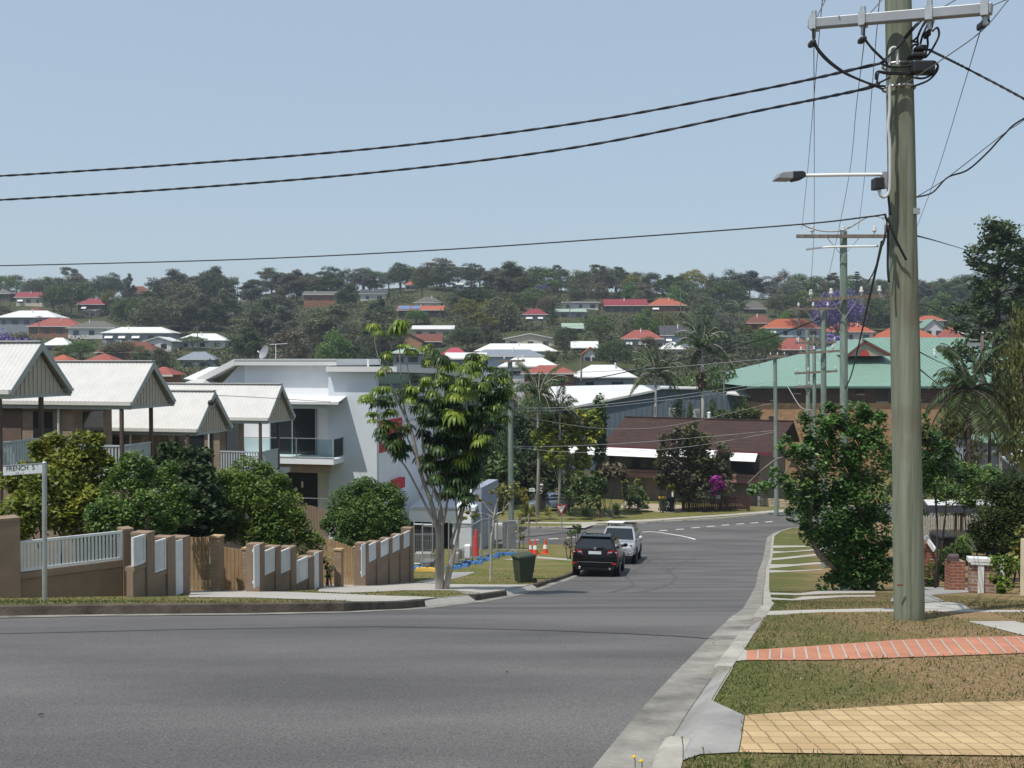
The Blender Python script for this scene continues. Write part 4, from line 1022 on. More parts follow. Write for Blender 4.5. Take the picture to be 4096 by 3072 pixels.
mb = MB(); mb.obox(qb(-1.365, -9.4, zs + .24), U * .012, V * (tbal + 9.3), Z * .96); mb.obox(qb(-1.3, tbal - .03, zs + .24), U * 2.1, V * .012, Z * .96); out('balcony_glass', mb, M_CLEAR, WB)
mb = MB(); mb.obox(qb(-1.2, -9.5, zs - .62), U * .2, V * (tbal + 9.2), Z * .47); out('soffit_beam', mb, M_TAN, WB)
mb = MB(); zl = hit(1250, 1995, PB).z; mb.obox(qb(-1.38, -8, zl), U * .04, V * (tbal + 8), Z * .04); mb.obox(qb(-1.38, tt(1175), gzB), U * .04, V * .04, Z * (zl - gzB)); out('lower_rail', mb, M_STEEL, WB)
# street front: recesses, red panels, rails, garage
mb = MB()
zz = lambda sx, y: hit(sx, y, PS).z
mb.obox(qb(.36, -.6, gzB), U * (ss(1800) - .4), V * -2.2, Z * (zz(1507, 1545) - gzB)); out('front_wall', mb, M('shaded_blue_render', (.27, .30, .37), .85, .04, 1.5, .2), WB)  # darker copy of the blue-grey render, shade painted into the colour
mb = MB(); mb.obox(qb(.36, -.5, zz(1507, 1545)), U * (ss(1780) - .4), V * -2.2, Z * (zt - .05 - zz(1507, 1545))); out('upper_window', mb, M_GLASS, WB)
mb = MB(); mb.obox(qb(.37, .02, zz(1507, 1815)), U * (ss(1608) - .37), V * -.5, Z * (zz(1507, 1687) - zz(1507, 1815)))
out('red_panel', mb, M_RED, WB)
mb = MB(); mb.obox(qb(ss(1563), .3, zz(1563, 1962)), U * (ss(1600) - ss(1563)), V * -.8, Z * (zz(1563, 1920) - zz(1563, 1962))); out('red_panel', mb, M_RED, WB)
mb = MB(); zr = zz(1507, 1898); mb.obox(qb(.36, -.05, zr), U * 8, V * -.04, Z * .04)
for i in range(6): mb.obox(qb(.8 + i * 1.45, -.05, zr - 1), U * .035, V * -.035, Z * 1)
mb.obox(qb(.36, .1, zz(1507, 1705)), U * 10, V * -.04, Z * .04); out('front_rail', mb, M_STEEL, WB)
mb = MB(); mb.obox(qb(.8, -.06, zr - .95), U * 7.2, V * -.012, Z * .9); out('rail_glass', mb, M_CLEAR, WB)
PG = (P(1885, 2060, 57.0), V)
mb = MB(); slab(mb, PG, 1636, 2033, 1885, 2090, 3.0); out('garage_lintel', mb, M_WHITEWALL, WB)
mb = MB(); g0 = hit(1636, 2030, PG); g1 = hit(1900, 2030, PG); gt = hit(1760, 1950, (P(1760, 1950, 60.0), V))
mb.prism([g0, g1, Vector((g1.x + 1, g1.y + 4, gt.z)), Vector((g0.x + 1.5, g0.y + 4, gt.z - .1))], (0, 0, -.2)); out('garage_roof', mb, M_GREYWALL, WB)
mb = MB(); slab(mb, (P(1900, 2030, 57.5), V), 1886, 1950, 1926, 2200, 4.0); out('garage_wall', mb, bpy.data.materials['shaded_blue_render'], WB)  # same render darkened as if shaded
mb = MB(); slab(mb, (P(1700, 2150, 60.5), V), 1600, 2090, 1885, 2220, .3); out('garage_void', mb, M('dark_void_wall', (.05, .05, .055), .8, .2, 2), WB)  # dark sheet, the gloom of the open garage painted in
mb = MB(); slab(mb, (P(1840, 2150, 57.2), V), 1810, 2091, 1886, 2200, .2); out('garage_wall', mb, M_GREYWALL, WB)
# roof furniture
pd_ = P(1055, 1436, 57.0)
dish = thing('satellite_dish', 'grey satellite dish tilted on the white upper roof', 'satellite dish', (pd_.x, pd_.y, rfc.data.vertices[0].co.z))
c = P(1062, 1412, 57.0); nd = Vector((-.60, -.70, .38)).normalized(); e1 = nd.cross(Z).normalized(); e2 = e1.cross(nd); mb = MB(); rr = .40; n = 24
for k_ in range(5):
    for j in range(n):
        th = 2 * math.pi * j / n; r_ = rr * k_ / 4; mb.v.append(c + (e1 * math.cos(th) * .9 + e2 * math.sin(th) * 1.05) * r_ + nd * (.12 * (r_ / rr) ** 2))
for k_ in range(4):
    for j in range(n): mb.f.append((k_*n+j, k_*n+(j+1) % n, (k_+1)*n+(j+1) % n, (k_+1)*n+j)); mb.mi.append(0)
dm = M('dish_grey', (.22, .23, .245), .45, .08, 4, .4); dp = out('reflector', mb, dm, dish, smooth=180, merge=True)
mb = MB(); mb.tube([c - e2 * rr, c + nd * .42 - e2 * .12], .015, 6); mb.cyl(c + nd * .40 - e2 * .12, c + nd * .50 - e2 * .10, .045, n=8); out('feed_arm', mb, M_WHITEP, dish)
mb = MB(); mb.cyl(c - nd * .02, Vector((c.x + .03, c.y + .06, pd_.z - .1)), .025, n=8); out('mast', mb, M_STEEL, dish)
pa = P(1103, 1440, 57.5); ant = thing('tv_antenna', 'thin white TV antenna on the white upper roof beside the dish', 'antenna', pa)
pt = P(1103, 1378, 57.5); mb = MB(); mb.cyl(pa - Z * .1, pt, .018, n=6); out('mast', mb, M_WHITEP, ant)
mb = MB(); a_ = P(1080, 1378, 57.5); b_ = P(1148, 1374, 57.5); mb.beam(a_, b_, .02, .03)
for i in range(9): p_ = a_.lerp(b_, (i + .5) / 9); mb.beam(p_ + Vector((-.05, -.32, 0)), p_ + Vector((.05, .32, 0)), .012, .012)
out('boom', mb, M_WHITEP, ant)
pv = P(1473, 1466, 56.5); mb = MB(); mb.cyl(pv - Z * .1, P(1473, 1440, 56.5), .05, n=10); mb.cyl(P(1473, 1441, 56.5), P(1473, 1437, 56.5), .065, n=10)
tag(out('roof_vent', mb, M_WHITEP, origin=pv, smooth=50), 'small white vent pipe on the flat white roof behind the umbrella tree', 'vent pipe')
# --- hedges and bushes behind the fence
px_bush('leafy_shrub', 'tall yellow-green shrub in front of the second townhouse', [(330, 1790, 85, 24.5), (210, 1810, 80, 24.5), (290, 1900, 130, 24.3), (130, 1930, 110, 24.0), (200, 2000, 150, 23.5), (400, 1880, 70, 24.6), (90, 2060, 110, 22.5), (330, 2050, 130, 23.5)], .12, LM['lush'], 420)
px_bush('hedge_shrub', 'dark fine-leaved shrub above the corner fence', [(540, 1880, 90, 24.0), (620, 1960, 110, 24.2), (490, 1990, 110, 23.5), (570, 2070, 120, 23.2), (440, 2080, 110, 22.6), (680, 2040, 90, 24)], .085, LM['hedge'], 700)
px_bush('broadleaf_shrub', 'dark shrub with large glossy leaves below the low townhouse gable', [(700, 1830, 70, 28.5), (760, 1860, 85, 28.5), (650, 1880, 60, 28.5), (770, 1950, 110, 28.0), (740, 2050, 130, 27.5), (800, 2090, 100, 27.5)], .18, LM['dark'], 190, aspect=.6)
px_bush('hedge_shrub', 'large bright green hedge bush above the stepped fence', [(985, 1880, 70, 30.5), (930, 1960, 110, 30.0), (1060, 1950, 100, 30.3), (1000, 2040, 160, 29.6), (1120, 2050, 120, 30), (900, 2080, 90, 29.2), (1180, 2130, 90, 29.6), (1060, 2140, 110, 29.0), (1240, 2170, 60, 29.4)], .10, LM['lush2'], 480)
px_bush('hedge_shrub', 'rounded dark green bush behind the brick fence by the building site', [(1460, 1990, 95, 37), (1390, 2020, 90, 36.5), (1540, 2010, 85, 37.4), (1350, 2090, 70, 36), (1450, 2090, 130, 36), (1560, 2090, 85, 37), (1500, 2130, 90, 36.4), (1400, 2140, 70, 35.8)], .10, LM['hedge'], 620)
px_bush('garden_shrub', 'small wispy shrub beside the lone brick pillar', [(1315, 2270, 28, 31.2), (1308, 2240, 22, 31.2), (1322, 2300, 22, 31.2)], .10, LM['mid'], 150)
px_bush('drooping_shrub', 'dry leafy branch drooping over the stepped fence', [(1240, 2215, 45, 28.8, .6), (1190, 2190, 40, 28.8, .6), (1280, 2190, 30, 29)], .10, LM['brown'], 130)
# ================================================================ ACROSS THE JUNCTION: brown house, grey hall, green-roofed flats
M_BROWNROOF = None
def tile_mat(name, c1, c2, row=.34, w=.30):
    m, nt, n, l, b = _new(name); tc = n.new('ShaderNodeTexCoord')
    sp = n.new('ShaderNodeSeparateXYZ'); l.new(tc.outputs['Object'], sp.inputs[0])
    mu = n.new('ShaderNodeMath'); mu.operation = 'MULTIPLY'; l.new(sp.outputs[2], mu.inputs[0]); mu.inputs[1].default_value = 1 / (row * .42)
    fr = n.new('ShaderNodeMath'); fr.operation = 'FRACT'; l.new(mu.outputs[0], fr.inputs[0])
    cr = n.new('ShaderNodeValToRGB'); cr.color_ramp.elements[0].position = .0; cr.color_ramp.elements[0].color = (.45, .45, .45, 1); cr.color_ramp.elements[1].position = .22; cr.color_ramp.elements[1].color = (1, 1, 1, 1); l.new(fr.outputs[0], cr.inputs[0])
    nz = n.new('ShaderNodeTexNoise'); nz.inputs['Scale'].default_value = 1.7; nz.inputs['Detail'].default_value = 9; nz.inputs['Roughness'].default_value = .75; l.new(tc.outputs['Object'], nz.inputs['Vector'])
    c3 = n.new('ShaderNodeValToRGB'); c3.color_ramp.elements[0].position = .32; c3.color_ramp.elements[0].color = (*c1, 1); c3.color_ramp.elements[1].position = .7; c3.color_ramp.elements[1].color = (*c2, 1); l.new(nz.outputs[0], c3.inputs[0])
    mx = n.new('ShaderNodeMixRGB'); mx.blend_type = 'MULTIPLY'; mx.inputs[0].default_value = .8; l.new(c3.outputs[0], mx.inputs[1]); l.new(cr.outputs[0], mx.inputs[2]); l.new(mx.outputs[0], b.inputs['Base Color'])
    b.inputs['Roughness'].default_value = .85; b.inputs['Specular IOR Level'].default_value = .2
    bp = n.new('ShaderNodeBump'); bp.inputs['Strength'].default_value = .6; bp.inputs['Distance'].default_value = .05; l.new(fr.outputs[0], bp.inputs['Height']); l.new(bp.outputs[0], b.inputs['Normal'])
    return m
M_BROWNROOF = tile_mat('brown_tiles', (.034, .020, .017), (.068, .041, .034), row=.6)
M_PINKBAND = M('pink_brown_band', (.27, .155, .13), .8, .12, 3, .2)
M_ROLLER = M('grey_roller_door', (.135, .125, .12), .7, .1, 3, .3)
M_AWNING = M('white_awning', (.72, .72, .70), .6, .05, 3, .3)
M_ORANGEBRICK = brick_mat('orange_brick_wall', (.46, .26, .125), (.36, .19, .09), (.33, .26, .19), bw=.5, bh=.17, msize=.02)
M_EAVESHADE = brick_mat('eave_shade_brick', (.115, .07, .052), (.085, .052, .04), (.12, .09, .07), bw=.5, bh=.17, msize=.02)  # the flats' brick with the eave shadow put into its colour
M_CREAMBRICK = brick_mat('cream_brick_gable', (.46, .42, .34), (.40, .36, .29), (.33, .29, .22), bw=.5, bh=.17, msize=.02)
M_GREENROOF = M('green_steel_roof', (.165, .27, .215), .5, .07, 1.2, .35)
M_HALLGREY = M('slate_blue_boards', (.105, .135, .165), .7, .08, 2, .25)
# --- brown-roofed two storey house
aB = R(-26.0); hB = Vector((math.cos(aB), math.sin(aB), 0)); nB = Vector((-hB.y, hB.x, 0))
pB = P(2750, 1900, 89.0); PLB = (pB, hB); gB = G(pB.x, pB.y) + .1
HB = thing('brick_house', 'two storey house with a long dark brown tiled roof and white window awnings', 'house', (pB.x, pB.y, gB), aB)
eL, eR = hit(2415, 1779, (pB - nB * 1.0, hB)), hit(3085, 1812, (pB - nB * 1.0, hB)); ze = (eL.z + eR.z) / 2
rL, rR = hit(2428, 1662, (pB + nB * 5.5, hB)), hit(3120, 1690, (pB + nB * 5.5, hB)); zr = (rL.z + rR.z) / 2
Lw = (eR - eL); Lw.z = 0; mb = MB(); e0 = Vector((eL.x, eL.y, ze)) - hB * .3; e1 = Vector((eR.x, eR.y, ze)); r0 = e0 + nB * 6.5; r1 = e1 + nB * 6.5 + hB * .6; r0.z = r1.z = zr
b0 = e0 + nB * 13; b1 = e1 + nB * 13
mb.sheet(e0, e1, r1, r0, .12); mb.sheet(r0, r1, b1, b0, .12); mb.beam(r0 + Z * .03, r1 + Z * .03, .35, .14)
rfB = out('roof', mb, M_BROWNROOF, HB)
mb = MB(); mb.obox(e0 - nB * .14 - Z * .28, e1 - e0, nB * .13, Z * .27); out('gutter', mb, M('maroon_gutter', (.13, .03, .035), .5, .1, 3), HB)
pv = P(2836, 1668, 95); mb = MB(); mb.cyl(pv - Z * .4, P(2836, 1652, 95), .14, n=10); mb.ball(P(2836, 1652, 95), .17, 10, 6, (1, 1, .7)); out('vent_pipe', mb, M_WHITEP, rfB, smooth=50)
wL, wR = hit(2395, 1850, PLB), hit(3040, 1850, PLB)
mb = MB(); mb.obox(Vector((wL.x, wL.y, gB - .3)), (wR - wL) * 1.0 - Z * (wR.z - wL.z), nB * 11, Z * (ze - .05 - gB + .3))
wb = out('wall', mb, M('brown_house_wall', (.20, .155, .125), .85, .12, 2, .2), HB)
mb = MB(); slab(mb, PLB, 2440, 1830, 2640, 1884, .06, .04); wn = out('window', mb, M_GLASS, HB)
mb = MB(); slab(mb, PLB, 2925, 1848, 3035, 1905, .06, .04); wn = out('window', mb, M_GLASS, HB)
mb = MB(); slab(mb, PLB, 2680, 1835, 2890, 1895, .06, .04); out('window', mb, M_GLASS, HB)
def awning(x0, x1, y0, y1):
    a = hit(x0, y0, (pB - nB * 1.2, hB)); b = hit(x1, y0, (pB - nB * 1.2, hB)); zz1 = hit((x0+x1)/2, y1, (pB - nB * 2.1, hB)).z; zt_ = a.z * .5 + b.z * .5; mb = MB()
    a = Vector((a.x, a.y, zt_)); b = Vector((b.x, b.y, zt_)); c = b - nB * .9; d = a - nB * .9; c.z = d.z = zz1; mb.sheet(a, b, c, d, .04); out('awning', mb, M_AWNING, HB)
awning(2250, 2640, 1790, 1822); awning(2660, 2760, 1796, 1826); awning(2790, 2870, 1800, 1834); awning(2925, 3030, 1812, 1845)
mb = MB(); slab(mb, PLB, 2430, 1884, 3045, 1915, .9, .85); out('balcony', mb, M_PINKBAND, HB)
mb = MB(); slab(mb, (pB - nB * .02, hB), 2430, 1892, 3045, 1895, .02, .9); out('balcony_rail', mb, M_DARKWALL, HB)
for x0, x1, y0, y1 in ((2430, 2580, 1916, 2008), (2640, 2725, 1930, 2020), (2740, 2900, 1930, 2025)):
    mb = MB(); slab(mb, PLB, x0, y0, x1, y1, .05, .03)
    for k in range(9): slab(mb, PLB, x0, y0 + (y1-y0)*k/9, x1, y0 + (y1-y0)*k/9 + 2, .02, .045)
    out('garage_door', mb, M_ROLLER, HB)
mb = MB(); slab(mb, PLB, 2255, 1850, 2262, 2000, .1, .3); slab(mb, PLB, 2691, 1960, 2697, 2000, .1, .3); out('white_post', mb, M_WHITEP, HB)
pW = P(3060, 2020, 86.0); RW = thing('garden_wall', 'low cream stone wall beside the pole at the far kerb', 'wall', (pW.x, pW.y, G(pW.x, pW.y)))
mb = MB(); slab(mb, (pW, hB), 3032, 1996, 3155, 2040, .35); out('wall_stones', mb, brick_mat('cream_stone', (.50, .43, .30), (.42, .35, .24), (.25, .2, .14), bw=.55, bh=.16, msize=.03), RW)
mb = MB(); slab(mb, (pW, hB), 3031, 1985, 3039, 2042, .3, .1); out('end_post', mb, M_WHITEP, RW)
# --- white gable roof and slate blue wall of the hall behind
pH = P(2620, 1620, 118.0); hH = Vector((1, 0, 0)); PLH = (pH, hH); gH = G(pH.x, pH.y)
HH = thing('hall', 'long slate blue hall with a broad white roof behind the brown-roofed house', 'hall', (pH.x, pH.y, gH))
q = [hit(x, y, PLH) for x, y in ((2200, 1650), (2236, 1641), (2600, 1564), (2640, 1553), (2790, 1554), (2900, 1581), (3050, 1592))]
poly = [Vector((q[0].x, q[0].y, gH - .5))] + q + [Vector((q[-1].x, q[-1].y, gH - .5))]
mb = MB(); mb.prism(poly, (0, 14, 0))
x = q[0].x
while x < q[-1].x - .3:
    zt_ = None
    for a, b in zip(q[:-1], q[1:]):
        if a.x <= x <= b.x: zt_ = a.z + (b.z - a.z) * (x - a.x) / (b.x - a.x + 1e-9)
    if zt_: mb.box(x, pH.y - .05, gH, x + .06, pH.y + .01, zt_ - .12)
    x += .62
out('wall', mb, M_HALLGREY, HH)
mb = MB(); f = lambda x, y, d: P(x, y, d)
w = Vector((0, .0, .0)); a, b = q[1] + Vector((-.5, -.5, .05)), q[2] + Vector((.2, -.5, .1)); c, d = f(2525, 1538, 134), f(2185, 1546, 134)
mb.sheet(a, b, c, d, .25); mb.sheet(q[2] + Vector((.2, -.5, .1)), q[3] + Vector((0, -.5, .1)), f(2640, 1545, 130), f(2525, 1538, 134), .2)
out('roof', mb, M_ROOFWHITE, HH)
mb = MB(); mb.sheet(q[3] + Vector((0, -.4, .12)), q[4] + Vector((0, -.4, .12)), f(2790, 1546, 128), f(2640, 1544, 128), .2); out('roof_strip', mb, M_ROOFWHITE, HH)
mb = MB(); a, b = f(2905, 1572, 117), f(3046, 1590, 116.5); c, d = f(3046, 1545, 122), f(2912, 1566, 122); mb.sheet(a, b, c, d, .15); out('roof_wedge', mb, M_ROOFWHITE, HH)
for x0, x1, y0, y1 in ((2678, 2718, 1633, 1668), (2775, 2800, 1637, 1672)):
    p_ = P((x0+x1)/2, y1, 108); ob = MB(); slab(ob, (p_, hH), x0, y0, x1, y1 + 20, .6)
    out('tank_panel', ob, M('pale_panel', (.52, .52, .50), .7, .06, 3), HH)
# --- green-roofed brick flats
pG = P(3500, 1600, 112.0); PLG = (pG, Vector((1, 0, 0))); gG = G(pG.x, pG.y)
HG = thing('brick_flats', 'orange brick flats with painted eave shade under a pale green metal roof', 'flats', (pG.x, pG.y, gG))
xl = hit(3043, 1600, PLG).x; xr = hit(4110, 1600, PLG).x; zeg = hit(3500, 1545, PLG).z; zmid = hit(3100, 1612, PLG).z
mb = MB(); mb.obox((xl, pG.y, zmid), (xr - xl, 0, 0), (0, 24, 0), (0, 0, zeg - zmid)); out('upper_wall', mb, M_EAVESHADE, HG)  # band under the eaves, its shadow painted as darker brick
mb = MB(); mb.obox((xl, pG.y - .15, gG - 1), (xr - xl, 0, 0), (0, 24, 0), (0, 0, zmid - gG + 1 - .003)); out('lower_wall', mb, M_ORANGEBRICK, HG)
for x0, x1, y0, y1 in ((3080, 3108, 1552, 1600), (3170, 3200, 1548, 1572), (3425, 3455, 1549, 1575), (3505, 3550, 1550, 1606), (3665, 3685, 1552, 1598), (3750, 3790, 1606, 1645), (3850, 3880, 1556, 1600)):
    mb = MB(); slab(mb, PLG, x0, y0, x1, y1, .08, .05); wn = out('window', mb, M_GLASS, HG)
    mb = MB(); slab(mb, PLG, x0 - 2, y1, x1 + 2, y1 + 5, .1, .1); out('sill', mb, M_CREAMBRICK, wn)
for x0, x1, y0, y1 in ((3074, 3100, 1664, 1690), (3300, 3330, 1660, 1690)):
    mb = MB(); slab(mb, PLG, x0, y0, x1, y1, .3, .2); out('window', mb, M_GLASS, HG)
def gp(x, y, d): return P(x, y, d)
eA = P(2988, 1536, 111.2); eB = P(4190, 1548, 111.2); eA.z = eB.z = zeg + .02
tA, tB = P(3280, 1424, 121), P(3440, 1421, 121); RA, RB = P(3464, 1356, 128), P(3935, 1351, 128); RA.z = RB.z
zt1 = tA.z; tB.z = zt1
bk = 145.0
mb = MB()
mb.add([eA, eB, RB, RA, Vector((tB.x, tB.y, tB.z)), tA], [(0, 1, 2, 3, 4, 5)])
# back slopes and hips close the volume
eC = Vector((eB.x, bk, zeg)); eD = Vector((eA.x, bk, zeg))
mb.add([eB, eC, RB], [(0, 1, 2)]); mb.add([eC, eD, RA, RB], [(0, 1, 2, 3)]); mb.add([eD, eA, tA, tB, RA], [(0, 1, 2, 3, 4)])
# standing ribs of the sheeting on the front slope
k = 60
for i in range(1, k):
    t = i / k; b0_ = eA.lerp(eB, t); sxp = t
    top = RA.lerp(RB, max(0, (b0_.x - RA.x) / (RB.x - RA.x))) if RA.x < b0_.x < RB.x else None
    if top is None: continue
    mb.beam(b0_ + Z * .02, Vector((b0_.x, top.y, top.z + .02)), .05, .05)
rfG = out('roof', mb, M_GREENROOF, HG)
mb = MB(); mb.obox(eA + Vector((0, -.12, -.22)), eB - eA, (0, .12, 0), (0, 0, .2)); out('gutter', mb, M('green_gutter', (.08, .17, .13), .5, .08, 3), HG)
pk = P(3457, 1368, 118); bl_, br_ = P(3392, 1424, 118), P(3560, 1424, 118); br_.z = bl_.z
mb = MB(); mb.prism([bl_, br_, pk], (0, 9, 0)); out('gable_wall', mb, M_CREAMBRICK, HG)
mb = MB()
for a, b in ((bl_, pk), (pk, br_)):
    dd = (b - a).normalized(); mb.beam(a - dd * .3 + Vector((0, -.15, .1)), b + dd * .05 + Vector((0, -.15, .1)), .25, .3)
out('barge_board', mb, M('dull_red_paint', (.20, .035, .03), .6, .1, 3), HG)
ca = P(3459, 1424, 117.9); mb = MB(); rr = 20 * 118 / F4; mb.prism([ca + Vector((math.cos(math.pi * i / 10) * rr, 0, math.sin(math.pi * i / 10) * rr * 1.2)) for i in range(11)], (0, .06, 0)); out('arch_vent', mb, M('red_louvre', (.42, .06, .05), .6, .1, 3), HG)
mb = MB(); mb.sheet(bl_ + Vector((-.3, -.3, .15)), pk + Vector((0, -.3, .3)), pk + Vector((0, 10, .3)), bl_ + Vector((-.3, 10, .15)), .1); mb.sheet(pk + Vector((0, -.3, .3)), br_ + Vector((.3, -.3, .15)), br_ + Vector((.3, 10, .15)), pk + Vector((0, 10, .3)), .1); out('gable_roof', mb, M_GREENROOF, HG)
for x, y in ((3738, 1402), (3832, 1402), (3524, 1448)):
    p_ = P(x, y, 120.5); mb = MB(); mb.cyl(p_ - Z * .5, p_, .14, n=8); mb.cyl(p_ - Z * .02, P(x, y - 8, 120.5), .18, n=8); out('roof_vent', mb, M_WHITEP, rfG, smooth=50)
# ---------------------------------------------------------------- street furniture near the junction
M_SIGNRED = M('sign_red', (.30, .02, .03), .5, .05, 5, .4)
pg = ground_at(2249, 2184, VO); dG = pg.y
GW = thing('road_sign', 'red and white triangular GIVE WAY sign on a grey pole at the junction', 'road sign', pg)
mb = MB(); mb.cyl(pg - Z * .2, P(2245, 2015, dG), .035, n=10); out('pole', mb, M_STEEL, GW, smooth=50)
v0, v1, v2 = P(2222, 2019, dG), P(2268, 2016, dG), P(2245, 2062, dG)
off = Vector((0, -.05, 0)); cen = (v0 + v1 + v2) / 3
mb = MB(); mb.prism([v0 + off, v1 + off, v2 + off], (0, .015, 0)); pl = out('plate', mb, M_SIGNRED, GW)
sc_ = lambda v, k: cen + (v - cen) * k + off + Vector((0, -.004, 0))
mb = MB(); mb.add([sc_(v0, .66), sc_(v1, .66), sc_(v2, .66)], [(2, 1, 0)]); out('sign_face', mb, M('sign_face_white', (.66, .68, .70), .5, .05, 5), GW)
wG = (v1 - v0).length
lettering('GIVE', wG * .19, M_BLACK, GW, face_matrix(cen + Vector((0, -.062, wG * .16)), (1, 0, 0), Z)); lettering('WAY', wG * .16, M_BLACK, GW, face_matrix(cen + Vector((0, -.062, wG * .0)), (1, 0, 0), Z))
ps = ground_at(2148, 2108, VO); SP = thing('sign_pole', 'thin grey pole with a small white plate by the far kerb', 'sign pole', ps); dP = ps.y
mb = MB(); mb.cyl(ps - Z * .2, P(2140, 1975, dP), .035, n=8); out('pole', mb, M_STEEL, SP, smooth=50)
mb = MB(); slab(mb, (P(2128, 1960, dP) - Vector((0, .05, 0)), Vector((1, 0, 0))), 2117, 1953, 2139, 1966, .02); out('plate', mb, M_WHITEP, SP)
mb = MB(); slab(mb, (P(2128, 1960, dP) - Vector((0, .055, 0)), Vector((1, 0, 0))), 2120, 1958, 2133, 1961, .004); out('arrow', mb, M_BLACK, SP)
# --- house number post and letterbox at number 5
p5 = P(2163, 1980, 82.0); N5 = thing('letterbox', 'dark letterbox post carrying a white number 5 behind the yellow-green garden plants', 'letterbox', (p5.x, p5.y, G(p5.x, p5.y)))
mb = MB(); mb.box(p5.x - .35, p5.y, G(p5.x, p5.y), p5.x + .35, p5.y + .5, P(2163, 1945, 82).z); out('post', mb, M('dark_timber', (.03, .026, .022), .8, .2, 4), N5)
mb = MB(); mb.cyl(P(2150, 1941, 81.7), P(2172, 1941, 81.7), .12, n=10); out('box', mb, M_STEEL, N5, smooth=50)
lettering('5', .72, M_WHITEP, N5, face_matrix(P(2163, 1964, 82.0) + Vector((0, -.01, 0)), (1, 0, 0), Z), sx=1.15)
# --- wheelie bins
M_BINGREEN = M('bin_green_plastic', (.045, .058, .038), .6, .15, 4, .3)
M_BINDARK = M('bin_dark_green', (.012, .022, .018), .55, .1, 4, .3)
M_LIDYEL = M('yellow_lid', (.62, .36, .01), .5, .06, 4, .4)
def wheelie_bin(label, base, rot, body, lidm, group=None, s=1.0):
    o = thing('wheelie_bin', label, 'bin', base, rot, group); T = XM[o.name]; f = lambda x, y, z: T @ Vector((x * s, y * s, z * s))
    mb = MB(); b = [(-.2, -.22), (.2, -.22), (.2, .24), (-.2, .24)]; t = [(-.275, -.31), (.275, -.31), (.275, .36), (-.275, .36)]
    lv = [(0, .04), (.5, .45), (.93, .88), (1.0, .93)]; vs = []
    for w, z in lv:
        for (bx_, by_), (tx, ty) in zip(b, t): vs.append(f(bx_ + (tx - bx_) * w, by_ + (ty - by_) * w, z))
    fs = [(3, 2, 1, 0)]
    for i in range(len(lv) - 1):
        for j in range(4): fs.append((i*4+j, i*4+(j+1) % 4, (i+1)*4+(j+1) % 4, (i+1)*4+j))
    mb.add(vs, fs); mb.obox(f(-.295, -.33, .90), T.to_3x3() @ Vector((.59 * s, 0, 0)), T.to_3x3() @ Vector((0, .72 * s, 0)), Vector((0, 0, .035 * s)))
    out('body', mb, body, o, bevel=.012 * s)
    mb = MB(); vs = [f(-.30, -.36, .945), f(.30, -.36, .945), f(.30, .40, .955), f(-.30, .40, .955), f(-.26, -.30, 1.0), f(.26, -.30, 1.0), f(.26, .33, 1.04), f(-.26, .33, 1.04)]
    mb.add(vs, [(3, 2, 1, 0), (4, 5, 6, 7), (0, 1, 5, 4), (1, 2, 6, 5), (2, 3, 7, 6), (3, 0, 4, 7)]); mb.tube([f(-.22, .40, .96), f(.22, .40, .96)], .018 * s, 6); out('lid', mb, lidm, o, bevel=.012 * s)
    for sg in (-1, 1):
        mb = MB(); mb.cyl(f(sg * .24, .30, .1), f(sg * .29, .30, .1), .1 * s, n=14); out('wheel', mb, M_BLACKP, o, smooth=50)
    return o
pbn = ground_at(2093, 2331, VO + .015)
wheelie_bin('dark green wheelie bin standing alone on the grass near the driveway', pbn, R(-62), M_BINGREEN, M_BINGREEN)
p2 = ground_at(2652, 2044, VO); wheelie_bin('dark wheelie bin with a bright yellow lid in front of the garages', p2, R(4), M_BINGREEN, M_LIDYEL, s=1.1)
p3 = ground_at(2681, 2045, VO); bn = wheelie_bin('dark lidded wheelie bin painted with a white number 2', p3, R(4), M_BINDARK, M_BINDARK, s=1.1)
lettering('2', .66, M_WHITEP, bn, face_matrix(P(2671, 2019, p3.y - .42), (1, 0, 0), Z), sx=1.2)
# --- traffic cones
M_CONE = M('cone_orange', (.62, .075, .02), .55, .06, 4, .4); M_BAND = M('cone_white_band', (.72, .72, .72), .4, .04, 4, .4)
def cone(label, base, s=1.0):
    o = thing('traffic_cone', label, 'cone', base, .2); b = Vector(base)
    mb = MB(); mb.box(b.x - .19*s, b.y - .19*s, b.z, b.x + .19*s, b.y + .19*s, b.z + .035*s); out('base', mb, M_CONE, o, bevel=.01)
    r = lambda z: (.145 - .115 * z / .7) * s
    mb = MB(); mb.lathe([(r(.03), .03*s), (r(.7), .7*s)], 18, b); out('cone_body', mb, M_CONE, o, smooth=50)
    mb = MB(); mb.lathe([(r(.25) + .004, .25*s), (r(.44) + .004, .44*s)], 18, b); out('white_band', mb, M_BAND, o, smooth=50)
for lab, x, y in (('left traffic cone of the close pair behind the wheelie bin', 2120, 2217), ('right traffic cone of the close pair behind the wheelie bin', 2141, 2218), ('traffic cone standing apart, nearest the black car', 2181, 2215)):
    cone(lab, ground_at(x, y, VO + .015), 1.12)
